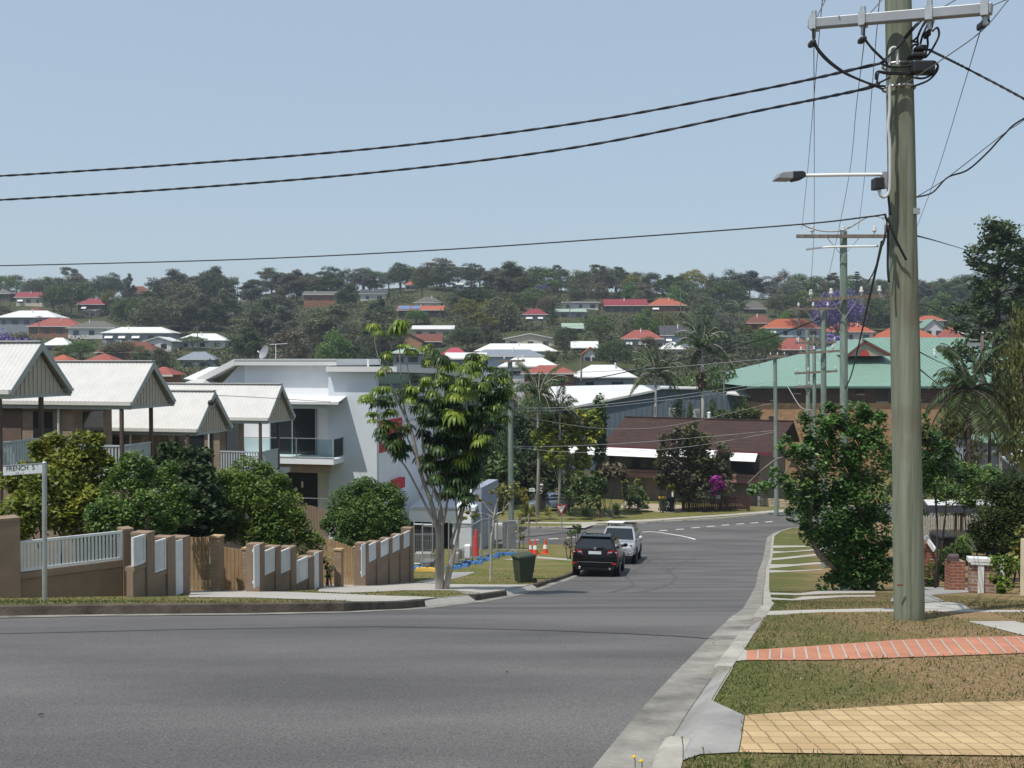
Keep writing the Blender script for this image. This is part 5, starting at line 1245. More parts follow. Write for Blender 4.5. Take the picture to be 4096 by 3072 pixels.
# --- brown picket fence, letterbox plate and bins in front of the house
pf = ground_at(2790, 2046, VO); PK = thing('picket_fence', 'dark brown picket fence in front of the brown-roofed house', 'fence', pf)
M_DKBROWN = M('dark_red_timber', (.06, .028, .024), .8, .2, 4)
mb = MB(); PLP = (pf, Vector((math.cos(.06), math.sin(.06), 0)))
x = 2728
while x < 2995:
    y0 = 1984 + random.uniform(-2, 2); slab(mb, PLP, x, y0, x + 5, 2046 - (x - 2728) * .03, .04); x += 7.3
out('pickets', mb, M_DKBROWN, PK)
for y0 in (1992, 2032):
    mb = MB(); slab(mb, PLP, 2728, y0, 2995, y0 + 5, .05, -.05); out('rail', mb, M_DKBROWN, PK)
for x in (2728, 2752, 2903, 2990):
    mb = MB(); slab(mb, PLP, x, 1980, x + 9, 2050, .14, .05); out('post', mb, M_DKBROWN, PK)
mb = MB(); slab(mb, PLP, 2838, 1980, 2880, 1995, .06, .12); out('name_plate', mb, M('grey_plate', (.35, .36, .37), .5, .1, 5), PK)
# --- building site: temporary fence panels, blue feet, blocks, red mesh
M_BLUE = M('blue_plastic_block', (.06, .16, .36), .6, .15, 4, .3); M_YELB = M('yellow_plastic_block', (.60, .38, .08), .6, .15, 4, .3)
M_MESH = None
def mesh_mat():
    m, nt, n, l, b = _new('welded_wire_mesh'); n.remove(b); tc = n.new('ShaderNodeTexCoord'); sp = n.new('ShaderNodeSeparateXYZ'); l.new(tc.outputs['Object'], sp.inputs[0])
    return m
fence_pts = [(1812, 2261, 2102), (1888, 2247, 2092), (1926, 2238, 2073), (1957, 2226, 2067), (1988, 2216, 2060)]
def temp_panel(label, a, b, ya, yb, group='temporary fence panels round the building site'):
    """a, b = (sx, y of foot); ya, yb top rows"""
    pa_ = ground_at(a[0], a[1], VO + .015); pb_ = ground_at(b[0], b[1], VO + .015); ta = P(a[0], ya, pa_.y); tb = P(b[0], yb, pb_.y)
    o = thing('temporary_fence', label, 'site fence', pa_, 0, group)
    mb = MB(); r = .03
    mb.tube([pa_, ta], r, 8); mb.tube([pb_, tb], r, 8); mb.tube([ta - Z * .12, tb - Z * .12], r, 8); mb.tube([pa_ + Z * .18, pb_ + Z * .18], r, 8); out('frame', mb, M_STEEL, o, smooth=60)
    mb = MB(); L = (pb_ - pa_).length; k = int(L / .11)
    for i in range(1, k):
        t = i / k; mb.beam(pa_.lerp(pb_, t) + Z * .18, ta.lerp(tb, t) - Z * .12, .005, .005)
    for i in range(1, 5):
        t = i / 5; mb.beam(pa_.lerp(ta, t), pb_.lerp(tb, t), .005, .005)
    out('wire_mesh', mb, M_STEEL, o); return o, pa_, pb_
def foot(label, p, mat, rot, s=1.0):
    o = thing('ballast_block', label, 'ballast block', p, rot, 'plastic ballast blocks under the site fence'); T = XM[o.name]; mb = MB(); f = lambda x, y, z: T @ Vector((x*s, y*s, z*s))
    vs = [f(-.34, -.13, 0), f(.34, -.13, 0), f(.34, .13, 0), f(-.34, .13, 0), f(-.30, -.10, .16), f(.30, -.10, .16), f(.30, .10, .16), f(-.30, .10, .16)]
    mb.add(vs, [(3, 2, 1, 0), (4, 5, 6, 7), (0, 1, 5, 4), (1, 2, 6, 5), (2, 3, 7, 6), (3, 0, 4, 7)]); out('block', mb, mat, o, bevel=.015)
    mb = MB(); mb.cyl(f(-.15, 0, .16), f(-.15, 0, .18), .04*s, n=8); mb.cyl(f(.15, 0, .16), f(.15, 0, .18), .04*s, n=8); out('socket', mb, M_BLACKP, o)
panels = [((1656, 2270), (1730, 2272), 2086, 2088), ((1690, 2280), (1745, 2275), 2092, 2096), ((1795, 2266), (1832, 2262), 2080, 2084), ((1834, 2262), (1888, 2248), 2098, 2096), ((1890, 2247), (1926, 2239), 2090, 2068), ((1928, 2238), (1956, 2230), 2067, 2066), ((1958, 2226), (1988, 2216), 2066, 2070), ((1990, 2215), (2030, 2213), 2076, 2078), ((2032, 2213), (2072, 2216), 2075, 2074), ((2074, 2213), (2114, 2216), 2078, 2056)]
plab = ['wire fence panel beside the end of the brick fence', 'wire fence panel with a yellow block left of the umbrella tree trunk', 'wire fence panel immediately right of the umbrella tree trunk', 'second wire fence panel right of the umbrella tree trunk', 'wire fence panel in front of the red mesh stack', 'narrow wire fence panel between the red mesh and the thin street tree', 'wire fence panel in front of the white louvred sheet', 'wire fence panel hung with grey sheeting by the pole', 'wire fence panel in front of the street pole base', 'last wire fence panel, ending at the post beside the cones']
for lab, (a, b, ya, yb) in zip(plab, panels): temp_panel(lab, a, b, ya, yb)
for lab, x, y, m in (('dark blue ballast block in the shade of the brick fence', 1668, 2278, M_BLUE), ('short yellow ballast block left of the umbrella tree', 1693, 2285, M_YELB), ('long yellow ballast block left of the umbrella tree', 1722, 2285, M_YELB), ('pale blue ballast block just right of the umbrella tree trunk', 1815, 2276, M_BLUE), ('blue ballast block, second right of the umbrella tree trunk', 1846, 2268, M_BLUE), ('blue ballast block below the red mesh stack', 1876, 2258, M_BLUE), ('bright blue ballast block right of the red mesh stack', 1902, 2256, M_BLUE), ('blue ballast block left of the thin street tree', 1936, 2243, M_BLUE), ('blue ballast block behind the thin street tree', 1972, 2231, M_BLUE), ('blue ballast block under the grey sheeting', 2010, 2222, M_BLUE), ('farthest blue ballast block beside the wheelie bin lid', 2040, 2220, M_BLUE)):
    foot(lab, ground_at(x, y, VO + .015), m, random.uniform(-.3, .2))
pm = ground_at(1905, 2232, VO); dm_ = pm.y + 1.2
MS = thing('mesh_stack', 'pile of red safety mesh rolls behind the site fence', 'safety mesh', (pm.x, dm_, G(pm.x, dm_)))
M_REDMESH = M('red_safety_mesh', (.60, .035, .03), .7, .3, 14, .2, bump=.8, bscale=30)
mb = MB(); mb.tube([P(1903, 2228, dm_), P(1902, 2170, dm_), P(1905, 2118, dm_)], [.17, .15, .06], 10); out('roll', mb, M_REDMESH, MS, smooth=60)
mb = MB(); mb.tube([P(1868, 2232, dm_), P(1880, 2185, dm_)], [.22, .14], 10); out('roll', mb, M_REDMESH, MS, smooth=60)
def block(label, x0, y0, x1, y1, d, mat, th=.4, name='concrete_block', cat='block'):
    a = P(x0, y1, d); o = thing(name, label, cat, (a.x, a.y, a.z)); mb = MB(); slab(mb, (a, Vector((1, 0, 0))), x0, y0, x1, y1, th); out('block', mb, mat, o, bevel=.02); return o
block('stack of pale concrete blocks beside the red mesh', 1834, 2199, 1856, 2235, 46, M_CONC2); block('low pale concrete block behind the umbrella tree trunk', 1812, 2214, 1834, 2256, 45, M_CONC2)
block('pale block wall seen between fence panels left of the umbrella tree', 1660, 2214, 1725, 2250, 46, M_CONC2, .5); block('white plastic tub beside the red mesh', 1857, 2184, 1880, 2232, 47, M_WHITEP, .5, 'plastic_tub', 'tub')
LV = block('white louvred sheet leaning behind the site fence', 1979, 2094, 2010, 2160, 55, M_WHITEP, .1, 'louvre_sheet', 'louvre')
mb = MB()
for i in range(9): slab(mb, (P(1979, 2160, 54.95), Vector((1, 0, 0))), 1980, 2098 + i * 7, 2009, 2100 + i * 7, .02)
out('louvres', mb, M_STEEL, LV)
SH = block('grey plastic sheeting draped over the site fence by the street pole', 2010, 2085, 2065, 2208, 58, M('grey_sheeting', (.14, .15, .16), .8, .3, 6, .3, bump=.8, bscale=6), .12, 'sheeting', 'sheeting')
block('dark stacked timber frame under the garage', 1655, 2140, 1735, 2212, 52, M('dark_timber_stack', (.05, .05, .055), .8, .4, 6), .6, 'timber_stack', 'timber')
block('heap of grey gravel by the site entrance', 1680, 2248, 1735, 2272, 44, M('gravel_heap', (.16, .16, .165), .95, .3, 20, .1, bump=1, bscale=40), .8, 'gravel_heap', 'gravel')
# ================================================================ GARDEN in front of the brown house, trees by the hall
def spiky(label, sx, sy, d, rpx, n, mat, name='spiky_plant', wide=.055, up=.5):
    p = P(sx, sy, d); z0 = G(p.x, p.y) + .1; p = Vector((p.x, p.y, min(p.z, z0 + .3))); R_ = rpx * d / F4
    o = thing(name, label, 'plant', (p.x, p.y, p.z)); vs = []; fs = []; var = []
    for i in range(n):
        th = i * 2.39996; el = random.uniform(.1, 1.35); L = R_ * random.uniform(.75, 1.15); h = Vector((math.cos(th), math.sin(th), 0)); s = Vector((-math.sin(th), math.cos(th), 0)); b0 = len(vs); v0 = random.random()
        for t, w in ((0, .7), (.4, 1), (.75, .7), (1, .05)):
            q = h * L * t * math.cos(el) + Z * (L * t * math.sin(el) * up * 2 - L * .35 * t * t * math.cos(el)); vs += [q - s * wide * R_ * w, q + s * wide * R_ * w]
        for j in range(3): fs.append((b0 + 2*j, b0 + 2*j + 1, b0 + 2*j + 3, b0 + 2*j + 2)); var.append(min(1, v0 * .7 + .3 * random.random()))
    me = bpy.data.meshes.new('leaves'); me.from_pydata(vs, [], fs); me.materials.append(mat); at = me.attributes.new('var', 'FLOAT', 'FACE'); at.data.foreach_set('value', np.array(var, np.float32)); me.update(); mesh_obj('leaves', me, o); return o
LM['flax'] = leaf_mat('leaf_flax', (.07, .10, .02), (.17, .19, .035), (.34, .30, .06), rough=.4, spec=.4)
spiky('large yellow-green flax clump by the base of the green site pole', 2110, 2050, 76, 75, 70, LM['flax']); spiky('smaller yellow-green flax clump right of the large one', 2190, 2045, 77, 48, 40, LM['flax'])
spiky('dark spiky cycad below the palm trunk in the garden bed', 2340, 2052, 77, 55, 60, LM['dark']); spiky('dark cycad at the right end of the garden bed', 2465, 2040, 78, 55, 60, LM['dark'])
spiky('pale green aloe clump at the edge of the garden bed', 2440, 2055, 76, 36, 40, LM['grey'], wide=.09); spiky('dry straw coloured grass clump beside the pale aloe', 2393, 2060, 76, 32, 45, LM['dry'])
spiky('low green strap-leaved clump near the give way sign', 2280, 2052, 77, 36, 40, LM['mid'])
plant_px('palm', 'palm', 2150, 2030, 1480, 260, 'tall palm with a grey trunk beside the green site pole', d=80, bark=M_PALEBARK, name='palm_tree')
plant_px('palm', 'palm', 2236, 2030, 1560, 210, 'second palm in the garden with a mottled pale trunk', d=79, bark=M_PALEBARK, name='palm_tree')
px_bush('garden_tree', 'bright green umbrella-leaved tree with yellow tips in front of the brown roof', [(2200, 1700, 55, 80), (2300, 1680, 60, 80), (2370, 1700, 50, 80), (2250, 1740, 70, 79.5), (2340, 1760, 55, 80), (2180, 1770, 55, 80), (2230, 1820, 50, 79), (2330, 1840, 50, 80)], .42, LM['lush'], 34, 'tree', bark=M_PALEBARK)
px_bush('garden_shrub', 'dark green shrub mass left of the brown house', [(2060, 1700, 70, 92), (2120, 1780, 80, 92), (2040, 1820, 80, 91), (2110, 1880, 80, 90), (2190, 1900, 60, 90), (2030, 1930, 70, 88), (2150, 1960, 50, 88)], .32, LM['dark'], 50, 'shrub')
px_bush('garden_shrub', 'pale broad-leaved fronds on the left edge of the garden', [(2000, 1880, 70, 84), (1960, 1930, 60, 84), (2040, 1900, 50, 84), (1950, 1850, 60, 85)], .5, LM['mid'], 24, 'shrub')
px_bush('garden_tree', 'leafy mid-green shrub in front of the white house post', [(2310, 1920, 45, 79), (2350, 1960, 60, 79), (2300, 1980, 50, 79), (2390, 1930, 45, 79), (2360, 2000, 50, 78.5)], .28, LM['mid'], 50, 'shrub')
px_bush('vine_column', 'tall vine-covered column rising in front of the brown roof', [(2402, 1610 + i * 30, 26 if i % 2 else 30, 81, 1.4) for i in range(9)], .26, LM['mid'], 80, 'vine')
px_bush('drooping_palm', 'drooping brown-skirted palm below the vine column', [(2430, 1880, 50, 80, .6), (2400, 1910, 40, 80), (2470, 1890, 45, 80, .5), (2400, 1960, 30, 80)], .5, LM['brown'], 30, 'palm')
px_bush('climbing_shrub', 'yellow-green climber on a post, left of two before the garage doors', [(2498, 1930, 16, 84), (2500, 1960, 18, 84), (2505, 1985, 16, 84)], .25, LM['yellow'], 60); px_bush('climbing_shrub', 'yellow-green climber on a post, right of two before the garage doors', [(2550, 1930, 18, 84), (2556, 1955, 20, 84)], .25, LM['yellow'], 60)
px_bush('garden_shrub', 'rounded green shrub with a bare grey trunk by the house driveway', [(2550, 1980, 40, 82), (2530, 2000, 32, 82), (2570, 2010, 32, 82)], .22, LM['mid'], 70)
px_bush('garden_tree', 'half dead brown tree left of centre before the brown roof', [(2690, 1770, 55, 82), (2670, 1830, 55, 82), (2700, 1880, 60, 82), (2660, 1920, 50, 82), (2730, 1930, 50, 82), (2710, 1740, 40, 82)], .30, LM['brown'], 42, 'tree')
px_bush('garden_tree', 'tall olive green tree in the middle of the brown roof', [(2760, 1730, 40, 83), (2790, 1780, 60, 83), (2750, 1830, 60, 83), (2810, 1860, 65, 83), (2770, 1910, 60, 83), (2830, 1920, 45, 83), (2750, 1960, 45, 83)], .30, LM['olive2'], 60, 'tree')
px_bush('garden_tree', 'slender olive tree by the right white awning', [(2890, 1810, 40, 84), (2880, 1860, 45, 84), (2900, 1900, 40, 84), (2870, 1950, 35, 84)], .28, LM['olive'], 50, 'tree')
px_bush('bougainvillea', 'bright magenta bougainvillea above the brown picket fence', [(2868, 1925, 28, 82), (2880, 1940, 24, 82), (2860, 1955, 18, 82), (2853, 1972, 14, 82)], .22, LM['magenta'], 80)
px_bush('garden_shrub', 'straggly shrub over the brown picket fence', [(2790, 1980, 40, 82), (2830, 1965, 35, 82), (2750, 1990, 30, 82), (2905, 1960, 35, 82.5)], .24, LM['olive'], 40)
px_bush('yellow_shrub', 'yellow-leaved shrub on the left of the half dead tree', [(2640, 1800, 18, 81.5), (2632, 1850, 20, 81.5), (2640, 1920, 26, 81.5), (2680, 1945, 26, 81.5)], .26, LM['yellow'], 50)
# fence foliage right of the umbrella tree, behind the site
px_bush('garden_shrub', 'yellow-green foliage behind the building site fence', [(1960, 1990, 60, 72), (1900, 1960, 60, 72), (2000, 2020, 45, 71), (1860, 2010, 40, 72)], .3, LM['gold'], 34)
for i, (x, yb, yt, w, lab) in enumerate(((2711, 1690, 1580, 85, 'dark columnar shrub before the pale tank panels of the hall'), (2762, 1690, 1600, 45, 'small pointed shrub between the pale tank panels'), (2848, 1690, 1590, 70, 'columnar shrub in the middle of the blue hall wall'), (2943, 1690, 1585, 50, 'left pointed shrub of the pair at the hall wall end'), (2978, 1690, 1580, 62, 'right pointed shrub of the pair at the hall wall end'))):
    plant_px('column', 'mid', x, yb, yt, w, lab, d=106, cat='shrub', name='columnar_shrub')
px_bush('hedge_shrub', 'bright green hedge between the blue hall and the orange brick flats', [(2890, 1660, 35, 104, .7), (2960, 1660, 40, 104, .7), (3020, 1655, 35, 104, .8)], .3, LM['bright2'], 44)
plant_px('palm', 'palm', 2620, 1690, 1405, 250, 'bangalow palm standing before the blue hall wall', d=104, name='palm_tree'); plant_px('palm', 'palm', 2805, 1690, 1285, 270, 'taller palm with a brown skirt rising above the hall roof', d=106, name='palm_tree')
px_bush('palm_skirt', 'brown fruit skirt hanging under the taller palm', [(2803, 1500, 22, 106, 1.2), (2800, 1540, 24, 106, 1.0)], .4, LM['dry'], 40, 'palm skirt', stem=False)
plant_px('dead', 'twig', 3050, 1580, 1370, 370, 'wide leafless grey tree above the hall roof', d=136, name='bare_tree', bark=M('grey_twig', (.27, .25, .235), .9, .2, 4))
plant_px('dead', 'twig', 2960, 1560, 1420, 260, 'smaller leafless grey tree left of the wide one', d=142, name='bare_tree', bark=bpy.data.materials['grey_twig'])
plant_px('flat', 'mid', 2850, 1620, 1440, 330, 'broad olive green tree spreading above the blue hall', d=128)
for k_, c_, x, yb, yt, w, d, lab in (('round_b', 'dark', 1890, 2060, 1560, 260, 97, 'large dark tree behind the umbrella tree, right of the white block'), ('bushy_b', 'mid', 1985, 2060, 1640, 220, 92, 'green bushy tree between the white block and the site pole'), ('gum_a', 'olive', 2060, 2020, 1560, 220, 102, 'olive tree behind the tall palm by the site pole'), ('round_a', 'mid', 2140, 1700, 1540, 190, 125, 'green domed tree left of the white hall roof'), ('bushy_a', 'dark', 1820, 1720, 1500, 240, 122, 'dark bushy tree behind the right end of the white block'), ('gum_a', 'mid', 1960, 1720, 1530, 200, 120, 'mid-green tree above the site pole crossarm'), ('bushy_b', 'dark', 2240, 1980, 1750, 150, 90, 'dark bush behind the bright umbrella-leaved tree'), ('round_b', 'dark', 2010, 1990, 1720, 190, 88, 'dark domed tree right behind the thin street tree'),
  ('bushy_a', 'mid', 3700, 2080, 1800, 260, 42, 'dense green bush filling the gap behind the shrub right of the foreground pole'), ('round_b', 'dark', 3640, 2000, 1730, 200, 60, 'dark tree behind the foreground pole')):
    plant_px(k_, c_, x, yb, yt, w, lab, d=d)
# ================================================================ POWER POLES, WIRES, STREET LAMP
def timber_mat(name, c1, c2, c3):
    m, nt, n, l, b = _new(name); tc = n.new('ShaderNodeTexCoord')
    mp = n.new('ShaderNodeMapping'); mp.inputs['Scale'].default_value = (14, 14, .55); l.new(tc.outputs['Object'], mp.inputs[0])
    n1 = n.new('ShaderNodeTexNoise'); n1.inputs['Scale'].default_value = 1; n1.inputs['Detail'].default_value = 8; n1.inputs['Roughness'].default_value = .7; l.new(mp.outputs[0], n1.inputs['Vector'])
    cr = n.new('ShaderNodeValToRGB'); e = cr.color_ramp.elements; e[0].position = .3; e[0].color = (*c1, 1); e[1].position = .72; e[1].color = (*c3, 1); k = e.new(.5); k.color = (*c2, 1); l.new(n1.outputs[0], cr.inputs[0])
    n2 = n.new('ShaderNodeTexNoise'); n2.inputs['Scale'].default_value = 1.1; n2.inputs['Detail'].default_value = 6; l.new(tc.outputs['Object'], n2.inputs['Vector'])
    c2_ = n.new('ShaderNodeValToRGB'); c2_.color_ramp.elements[0].position = .52; c2_.color_ramp.elements[0].color = (0, 0, 0, 1); c2_.color_ramp.elements[1].position = .72; c2_.color_ramp.elements[1].color = (.75, .75, .75, 1); l.new(n2.outputs[0], c2_.inputs[0])
    mx = n.new('ShaderNodeMixRGB'); l.new(c2_.outputs[0], mx.inputs[0]); l.new(cr.outputs[0], mx.inputs[1]); mx.inputs[2].default_value = (.115, .085, .055, 1); l.new(mx.outputs[0], b.inputs['Base Color'])
    b.inputs['Roughness'].default_value = .9; b.inputs['Specular IOR Level'].default_value = .15
    bp = n.new('ShaderNodeBump'); bp.inputs['Strength'].default_value = .55; bp.inputs['Distance'].default_value = .01; l.new(n1.outputs[0], bp.inputs['Height']); l.new(bp.outputs[0], b.inputs['Normal'])
    return m
M_POLE1 = timber_mat('weathered_pole_timber', (.09, .10, .07), (.18, .20, .148), (.255, .27, .21))
M_POLE2 = timber_mat('green_pole_timber', (.11, .15, .125), (.20, .255, .215), (.28, .325, .28))
M_ARMW = timber_mat('weathered_arm_timber', (.10, .075, .06), (.20, .165, .14), (.30, .28, .25))
M_GALV = M('bright_galvanised_steel', (.30, .315, .33), .5, .12, 5, .4, metal=.35)
M_CABLE = M('black_cable', (.018, .018, .02), .6, .1, 8, .3)
M_WIRE = M('grey_wire', (.10, .10, .105), .5, .1, 8, .3)
M_WIREL = M('pale_wire', (.36, .37, .37), .5, .1, 8, .3)
M_CONDUIT = M('grey_conduit', (.50, .51, .50), .6, .08, 6, .3)
M_CERAMIC = M('white_insulator', (.62, .62, .60), .3, .08, 6, .5)
def ppts(pl): return [P(x, y, d) for x, y, d in pl]
def smooth_pts(pts, k=6):
    if len(pts) < 3: return pts
    res = []
    for i in range(len(pts) - 1):
        p0 = pts[max(i-1, 0)]; p1 = pts[i]; p2 = pts[i+1]; p3 = pts[min(i+2, len(pts)-1)]
        for j in range(k):
            t = j / k; res.append(.5 * ((2*p1) + (p2-p0)*t + (2*p0-5*p1+4*p2-p3)*t*t + (3*p1-p0-3*p2+p3)*t**3))
    res.append(pts[-1]); return res
def wire(label, pl, r=.006, mat=None, name='power_line', cat='power line', group=None, twist=0, k=8):
    pts = smooth_pts(ppts(pl), k); mb = MB(); o0 = pts[0]
    if twist:
        # two strands wound round each other
        dense = []; 
        for a, b in zip(pts[:-1], pts[1:]):
            m_ = max(1, int((b - a).length / (twist / 6))); dense += [a.lerp(b, i / m_) for i in range(m_)]
        dense.append(pts[-1]); L = 0; prev = dense[0]
        st = [[], []]
        for i, p in enumerate(dense):
            L += (p - prev).length; prev = p; t = (dense[min(i+1, len(dense)-1)] - dense[max(i-1, 0)]).normalized(); a = t.cross(Z).normalized(); b = a.cross(t); th = 2 * math.pi * L / twist
            for q in (0, 1): st[q].append(p + (a * math.cos(th + q * math.pi) + b * math.sin(th + q * math.pi)) * r * .55)
        for s_ in st: mb.tube(s_, r, 5)
    else: mb.tube(pts, r, 5)
    return tag(out(name, mb, mat or M_WIRE, origin=o0, smooth=180), label, cat, group)
# ---- the near pole
def pole(label, base, top, r0, r1, mat, n=20, bend=0.0):
    o = thing('utility_pole', label, 'utility pole', base); mb = MB(); pts = []; rs = []
    k = 24
    for i in range(k + 1):
        t = i / k; p = Vector(base).lerp(top, t) + Vector((math.sin(t * 5) * bend, 0, 0)); pts.append(p); rs.append((r0 + (r1 - r0) * t) * (1 + .012 * math.sin(t * 23)))
    pts.insert(0, Vector(base) - Z * .4); rs.insert(0, r0); mb.tube(pts, rs, n); out('shaft', mb, mat, o, smooth=60); return o
pb1 = ground_at(3637, 2481, VO); D1 = pb1.y
top1 = P(3594, 0, D1); ax = (top1 - pb1); top1x = pb1 + ax * 1.28
PO1 = pole('large weathered green-brown timber pole in the foreground on the right verge', pb1, top1x, .174 * D1 / 12, .142 * D1 / 12, M_POLE1, 28, .006)
DF = D1 - .19
aL, aR = P(3236, 97, D1 + .25), P(3969, 35, D1 - .72)
mb = MB(); mb.beam(aL, aR, .10, .10); arm = out('crossarm', mb, M_GALV, PO1, bevel=.008)
for f in (.03, .315, .68, .965):
    p_ = aL.lerp(aR, f); dd = (aR - aL).normalized(); mb = MB(); mb.cbox(p_, dd * .07, dd.cross(Z).normalized() * .13, Z * .135); mb.cyl(p_ - Z * .07, p_ - Z * .15, .022, n=8); mb.cyl(p_ + Z * .06, p_ + Z * .13, .03, n=8); out('insulator_bracket', mb, M_STEEL, arm)
mb = MB(); mb.beam(P(3682, 82, DF - .05), P(3590, 193, DF), .05, .012); out('arm_brace', mb, M_GALV, PO1)
def z4(pts, d): return [(3050 + x * .4822, y * .4822, d) for x, y in pts]
def bundle(name, lines, r, mat, par):
    for pl in lines:
        mb = MB(); mb.tube(smooth_pts(ppts(pl), 6), r, 6); out(name, mb, mat, par, smooth=180)
bundle('jumper_cable', [z4(p, DF - .05) for p in (
    [(420,235),(425,330),(445,395),(520,490),(650,590),(800,660),(930,705),(1020,715)], [(432,330),(460,400),(560,510),(700,610),(840,675),(1000,740)],
    [(850,190),(845,310),(900,390),(1000,490),(1040,540)], [(848,320),(905,400),(960,455),(1030,520)],
    [(1325,150),(1230,250),(1170,320),(1110,400),(1060,450),(980,520)], [(1340,150),(1245,250),(1180,330),(1120,400)],
    [(1400,130),(1320,230),(1290,300),(1235,350)], [(1420,150),(1400,240),(1370,300),(1370,380),(1340,480)], [(1410,260),(1450,230),(1462,300),(1400,420),(1350,480)], [(1350,170),(1290,300),(1290,370)], [(1385,170),(1330,290),(1310,365)],
    [(1840,120),(1780,108),(1600,132),(1430,150)], [(1830,110),(1700,118),(1560,145),(1420,135)], [(1870,110),(1840,150),(1815,190),(1830,215)], [(1860,130),(1880,190),(1840,220)],
    [(970,520),(1030,545),(1110,556),(1240,545)], [(940,660),(950,595),(1040,600),(1240,605)], [(950,690),(965,605),(1040,612),(1240,618)], [(880,715),(960,690),(1060,640)],
    [(1240,720),(1370,670),(1440,600),(1455,545),(1425,510)], [(1240,640),(1330,650),(1420,610),(1450,560)], [(1235,340),(1250,345),(1290,350)], [(1235,400),(1260,370),(1300,380)])], .011, M_CABLE, PO1)
bundle('conduit', [z4(p, DF - .03) for p in ([(1048,560),(1052,480),(1060,415),(1085,395),(1112,410),(1118,470),(1120,540)], [(1050,560),(1052,700),(1055,900),(1043,1050),(1056,1200),(1056,1500),(1045,1600),(1010,1635),(980,1620),(968,1575)])], .016, M_CONDUIT, PO1)
bundle('earth_cable', [[(3562, 860, DF), (3552, 760, DF), (3556, 650, DF)], [(3556, 1130, DF), (3551, 1060, DF), (3553, 900, DF)], [(3540, 855, DF), (3546, 900, DF), (3536, 960, DF), (3526, 985, DF)], [(3550, 870, DF - .02), (3580, 950, DF - .03), (3625, 1040, DF)]], .012, M_CABLE, PO1)
for (x0, y0, x1, y1) in ((1288, 365, 1372, 412), (1235, 425, 1372, 470), (1250, 495, 1440, 600), (820, 292, 872, 336), (403, 322, 450, 368), (1375, 235, 1405, 295), (1820, 165, 1862, 225)):
    a = P(3050 + x0*.4822, y1*.4822, DF - .12); b = P(3050 + x1*.4822, y0*.4822, DF - .12); mb = MB(); mb.box(a.x, a.y, a.z, b.x, a.y + .14, b.z); out('junction_box', mb, M_BLACKP, PO1, bevel=.02)
for y in (548, 735): 
    p_ = P(3050 + 1130*.4822, y*.4822, D1); mb = MB(); mb.tube([p_ + Vector((math.cos(t) * .158, math.sin(t) * .158, 0)) for t in [i * math.pi / 12 for i in range(25)]], .012, 6); out('pole_band', mb, M_STEEL, PO1)
p_ = P(3663, 845, D1 - .1); mb = MB(); mb.cbox(p_, Vector((.07, 0, 0)), Vector((0, .05, 0)), Z * .06); out('bolt', mb, M_STEEL, PO1)
p_ = P(3556, 2351, DF + .02); mb = MB(); mb.cbox(P(3600, 2340, DF + .015), Vector((.06, 0, 0)), Vector((0, .01, 0)), Z * .02); out('tag_plate', mb, M('rust', (.16, .075, .04), .9, .3, 9), PO1)
mb = MB(); mb.tube(smooth_pts(ppts([(3225, 998, D1 + .1), (3300, 989, D1), (3400, 986, D1), (3513, 985, D1)]), 4), .011, 6); out('spreader_rod', mb, M_WHITEP, PO1, smooth=180)
# ---- street lamp on the near pole
lp = P(3527, 698, DF); SL = thing('street_lamp', 'silver street lamp on a thin white arm clamped to the large foreground pole', 'street lamp', lp)
def z4p(x, y, d=DF): return P(3050 + x*.4822, y*.4822, d)
mb = MB(); mb.tube([z4p(990, 1448), z4p(700, 1450, DF + .02), z4p(350, 1456, DF + .04)], .018, 8); out('arm', mb, M_WHITEP, SL, smooth=60)
dL = DF + .05
mb = MB(); pr = [z4p(x, y, dL - .09) for x, y in ((250, 1418), (340, 1415), (362, 1430), (365, 1462), (345, 1474), (270, 1490), (252, 1470))]; mb.prism(pr, (0, .18, 0)); out('housing', mb, M_BLACKP, SL, bevel=.01)
mb = MB(); pr = [z4p(x, y, dL - .10) for x, y in ((118, 1480), (146, 1430), (180, 1422), (256, 1416), (262, 1472), (250, 1482))]; mb.prism(pr, (0, .20, 0)); out('lens_hood', mb, M_GALV, SL, bevel=.015)
mb = MB(); a = z4p(992, 1562); b = z4p(1035, 1425); mb.box(a.x, a.y - .02, a.z, b.x, a.y + .06, b.z); out('bracket', mb, M_GALV, SL, bevel=.004)
mb = MB(); a = z4p(920, 1572); b = z4p(996, 1478); mb.box(a.x, a.y - .06, a.z, b.x, a.y + .08, b.z); out('control_box', mb, M_BLACKP, SL, bevel=.008)
# ---- poles further down the street
def far_pole(label, sx, yb, yt, d, wpx, arms=(), mat=M_POLE2, base=None, ins=4):
    b = P(sx[0], yb, d); b = Vector((b.x, b.y, G(b.x, b.y) + .1)); t = P(sx[1], yt, d); r = wpx * d / F4 / 2
    o = pole(label, b, t, r * 1.12, r * .9, mat, 14)
    for (x0, y0, x1, y1, n) in arms:
        a, c = P(x0, y0, d - r - .04), P(x1, y1, d - r - .1); mb = MB(); th = max(.09, 10 * d / F4 * .9); mb.beam(a, c, .10, th); am = out('crossarm', mb, M_ARMW, o)
        for i in range(n):
            f = (i + .5) / n if n < 4 else (.05, .32, .72, .96)[i]; p = a.lerp(c, f) + Z * th * .5; mb = MB(); mb.cyl(p, p + Z * .10, .02, n=6); mb.lathe([(.02, .06), (.055, .08), (.06, .13), (.04, .16), (.05, .18), (.03, .24)], 8, p); out('insulator', mb, M_CERAMIC, am, smooth=60)
        m_ = a.lerp(c, .5); q = m_ + (a - m_) * .35; 
        for e in (q, m_ + (c - m_) * .35):
            mb = MB(); mb.beam(e - Z * .03, m_ - Z * .55, .03, .012); out('arm_brace', mb, M_STEEL, o)
    return o
D2, D3, D4, D5, D6, D7 = 28.0, 45.0, 60.0, 74.0, 80.0, 66.0
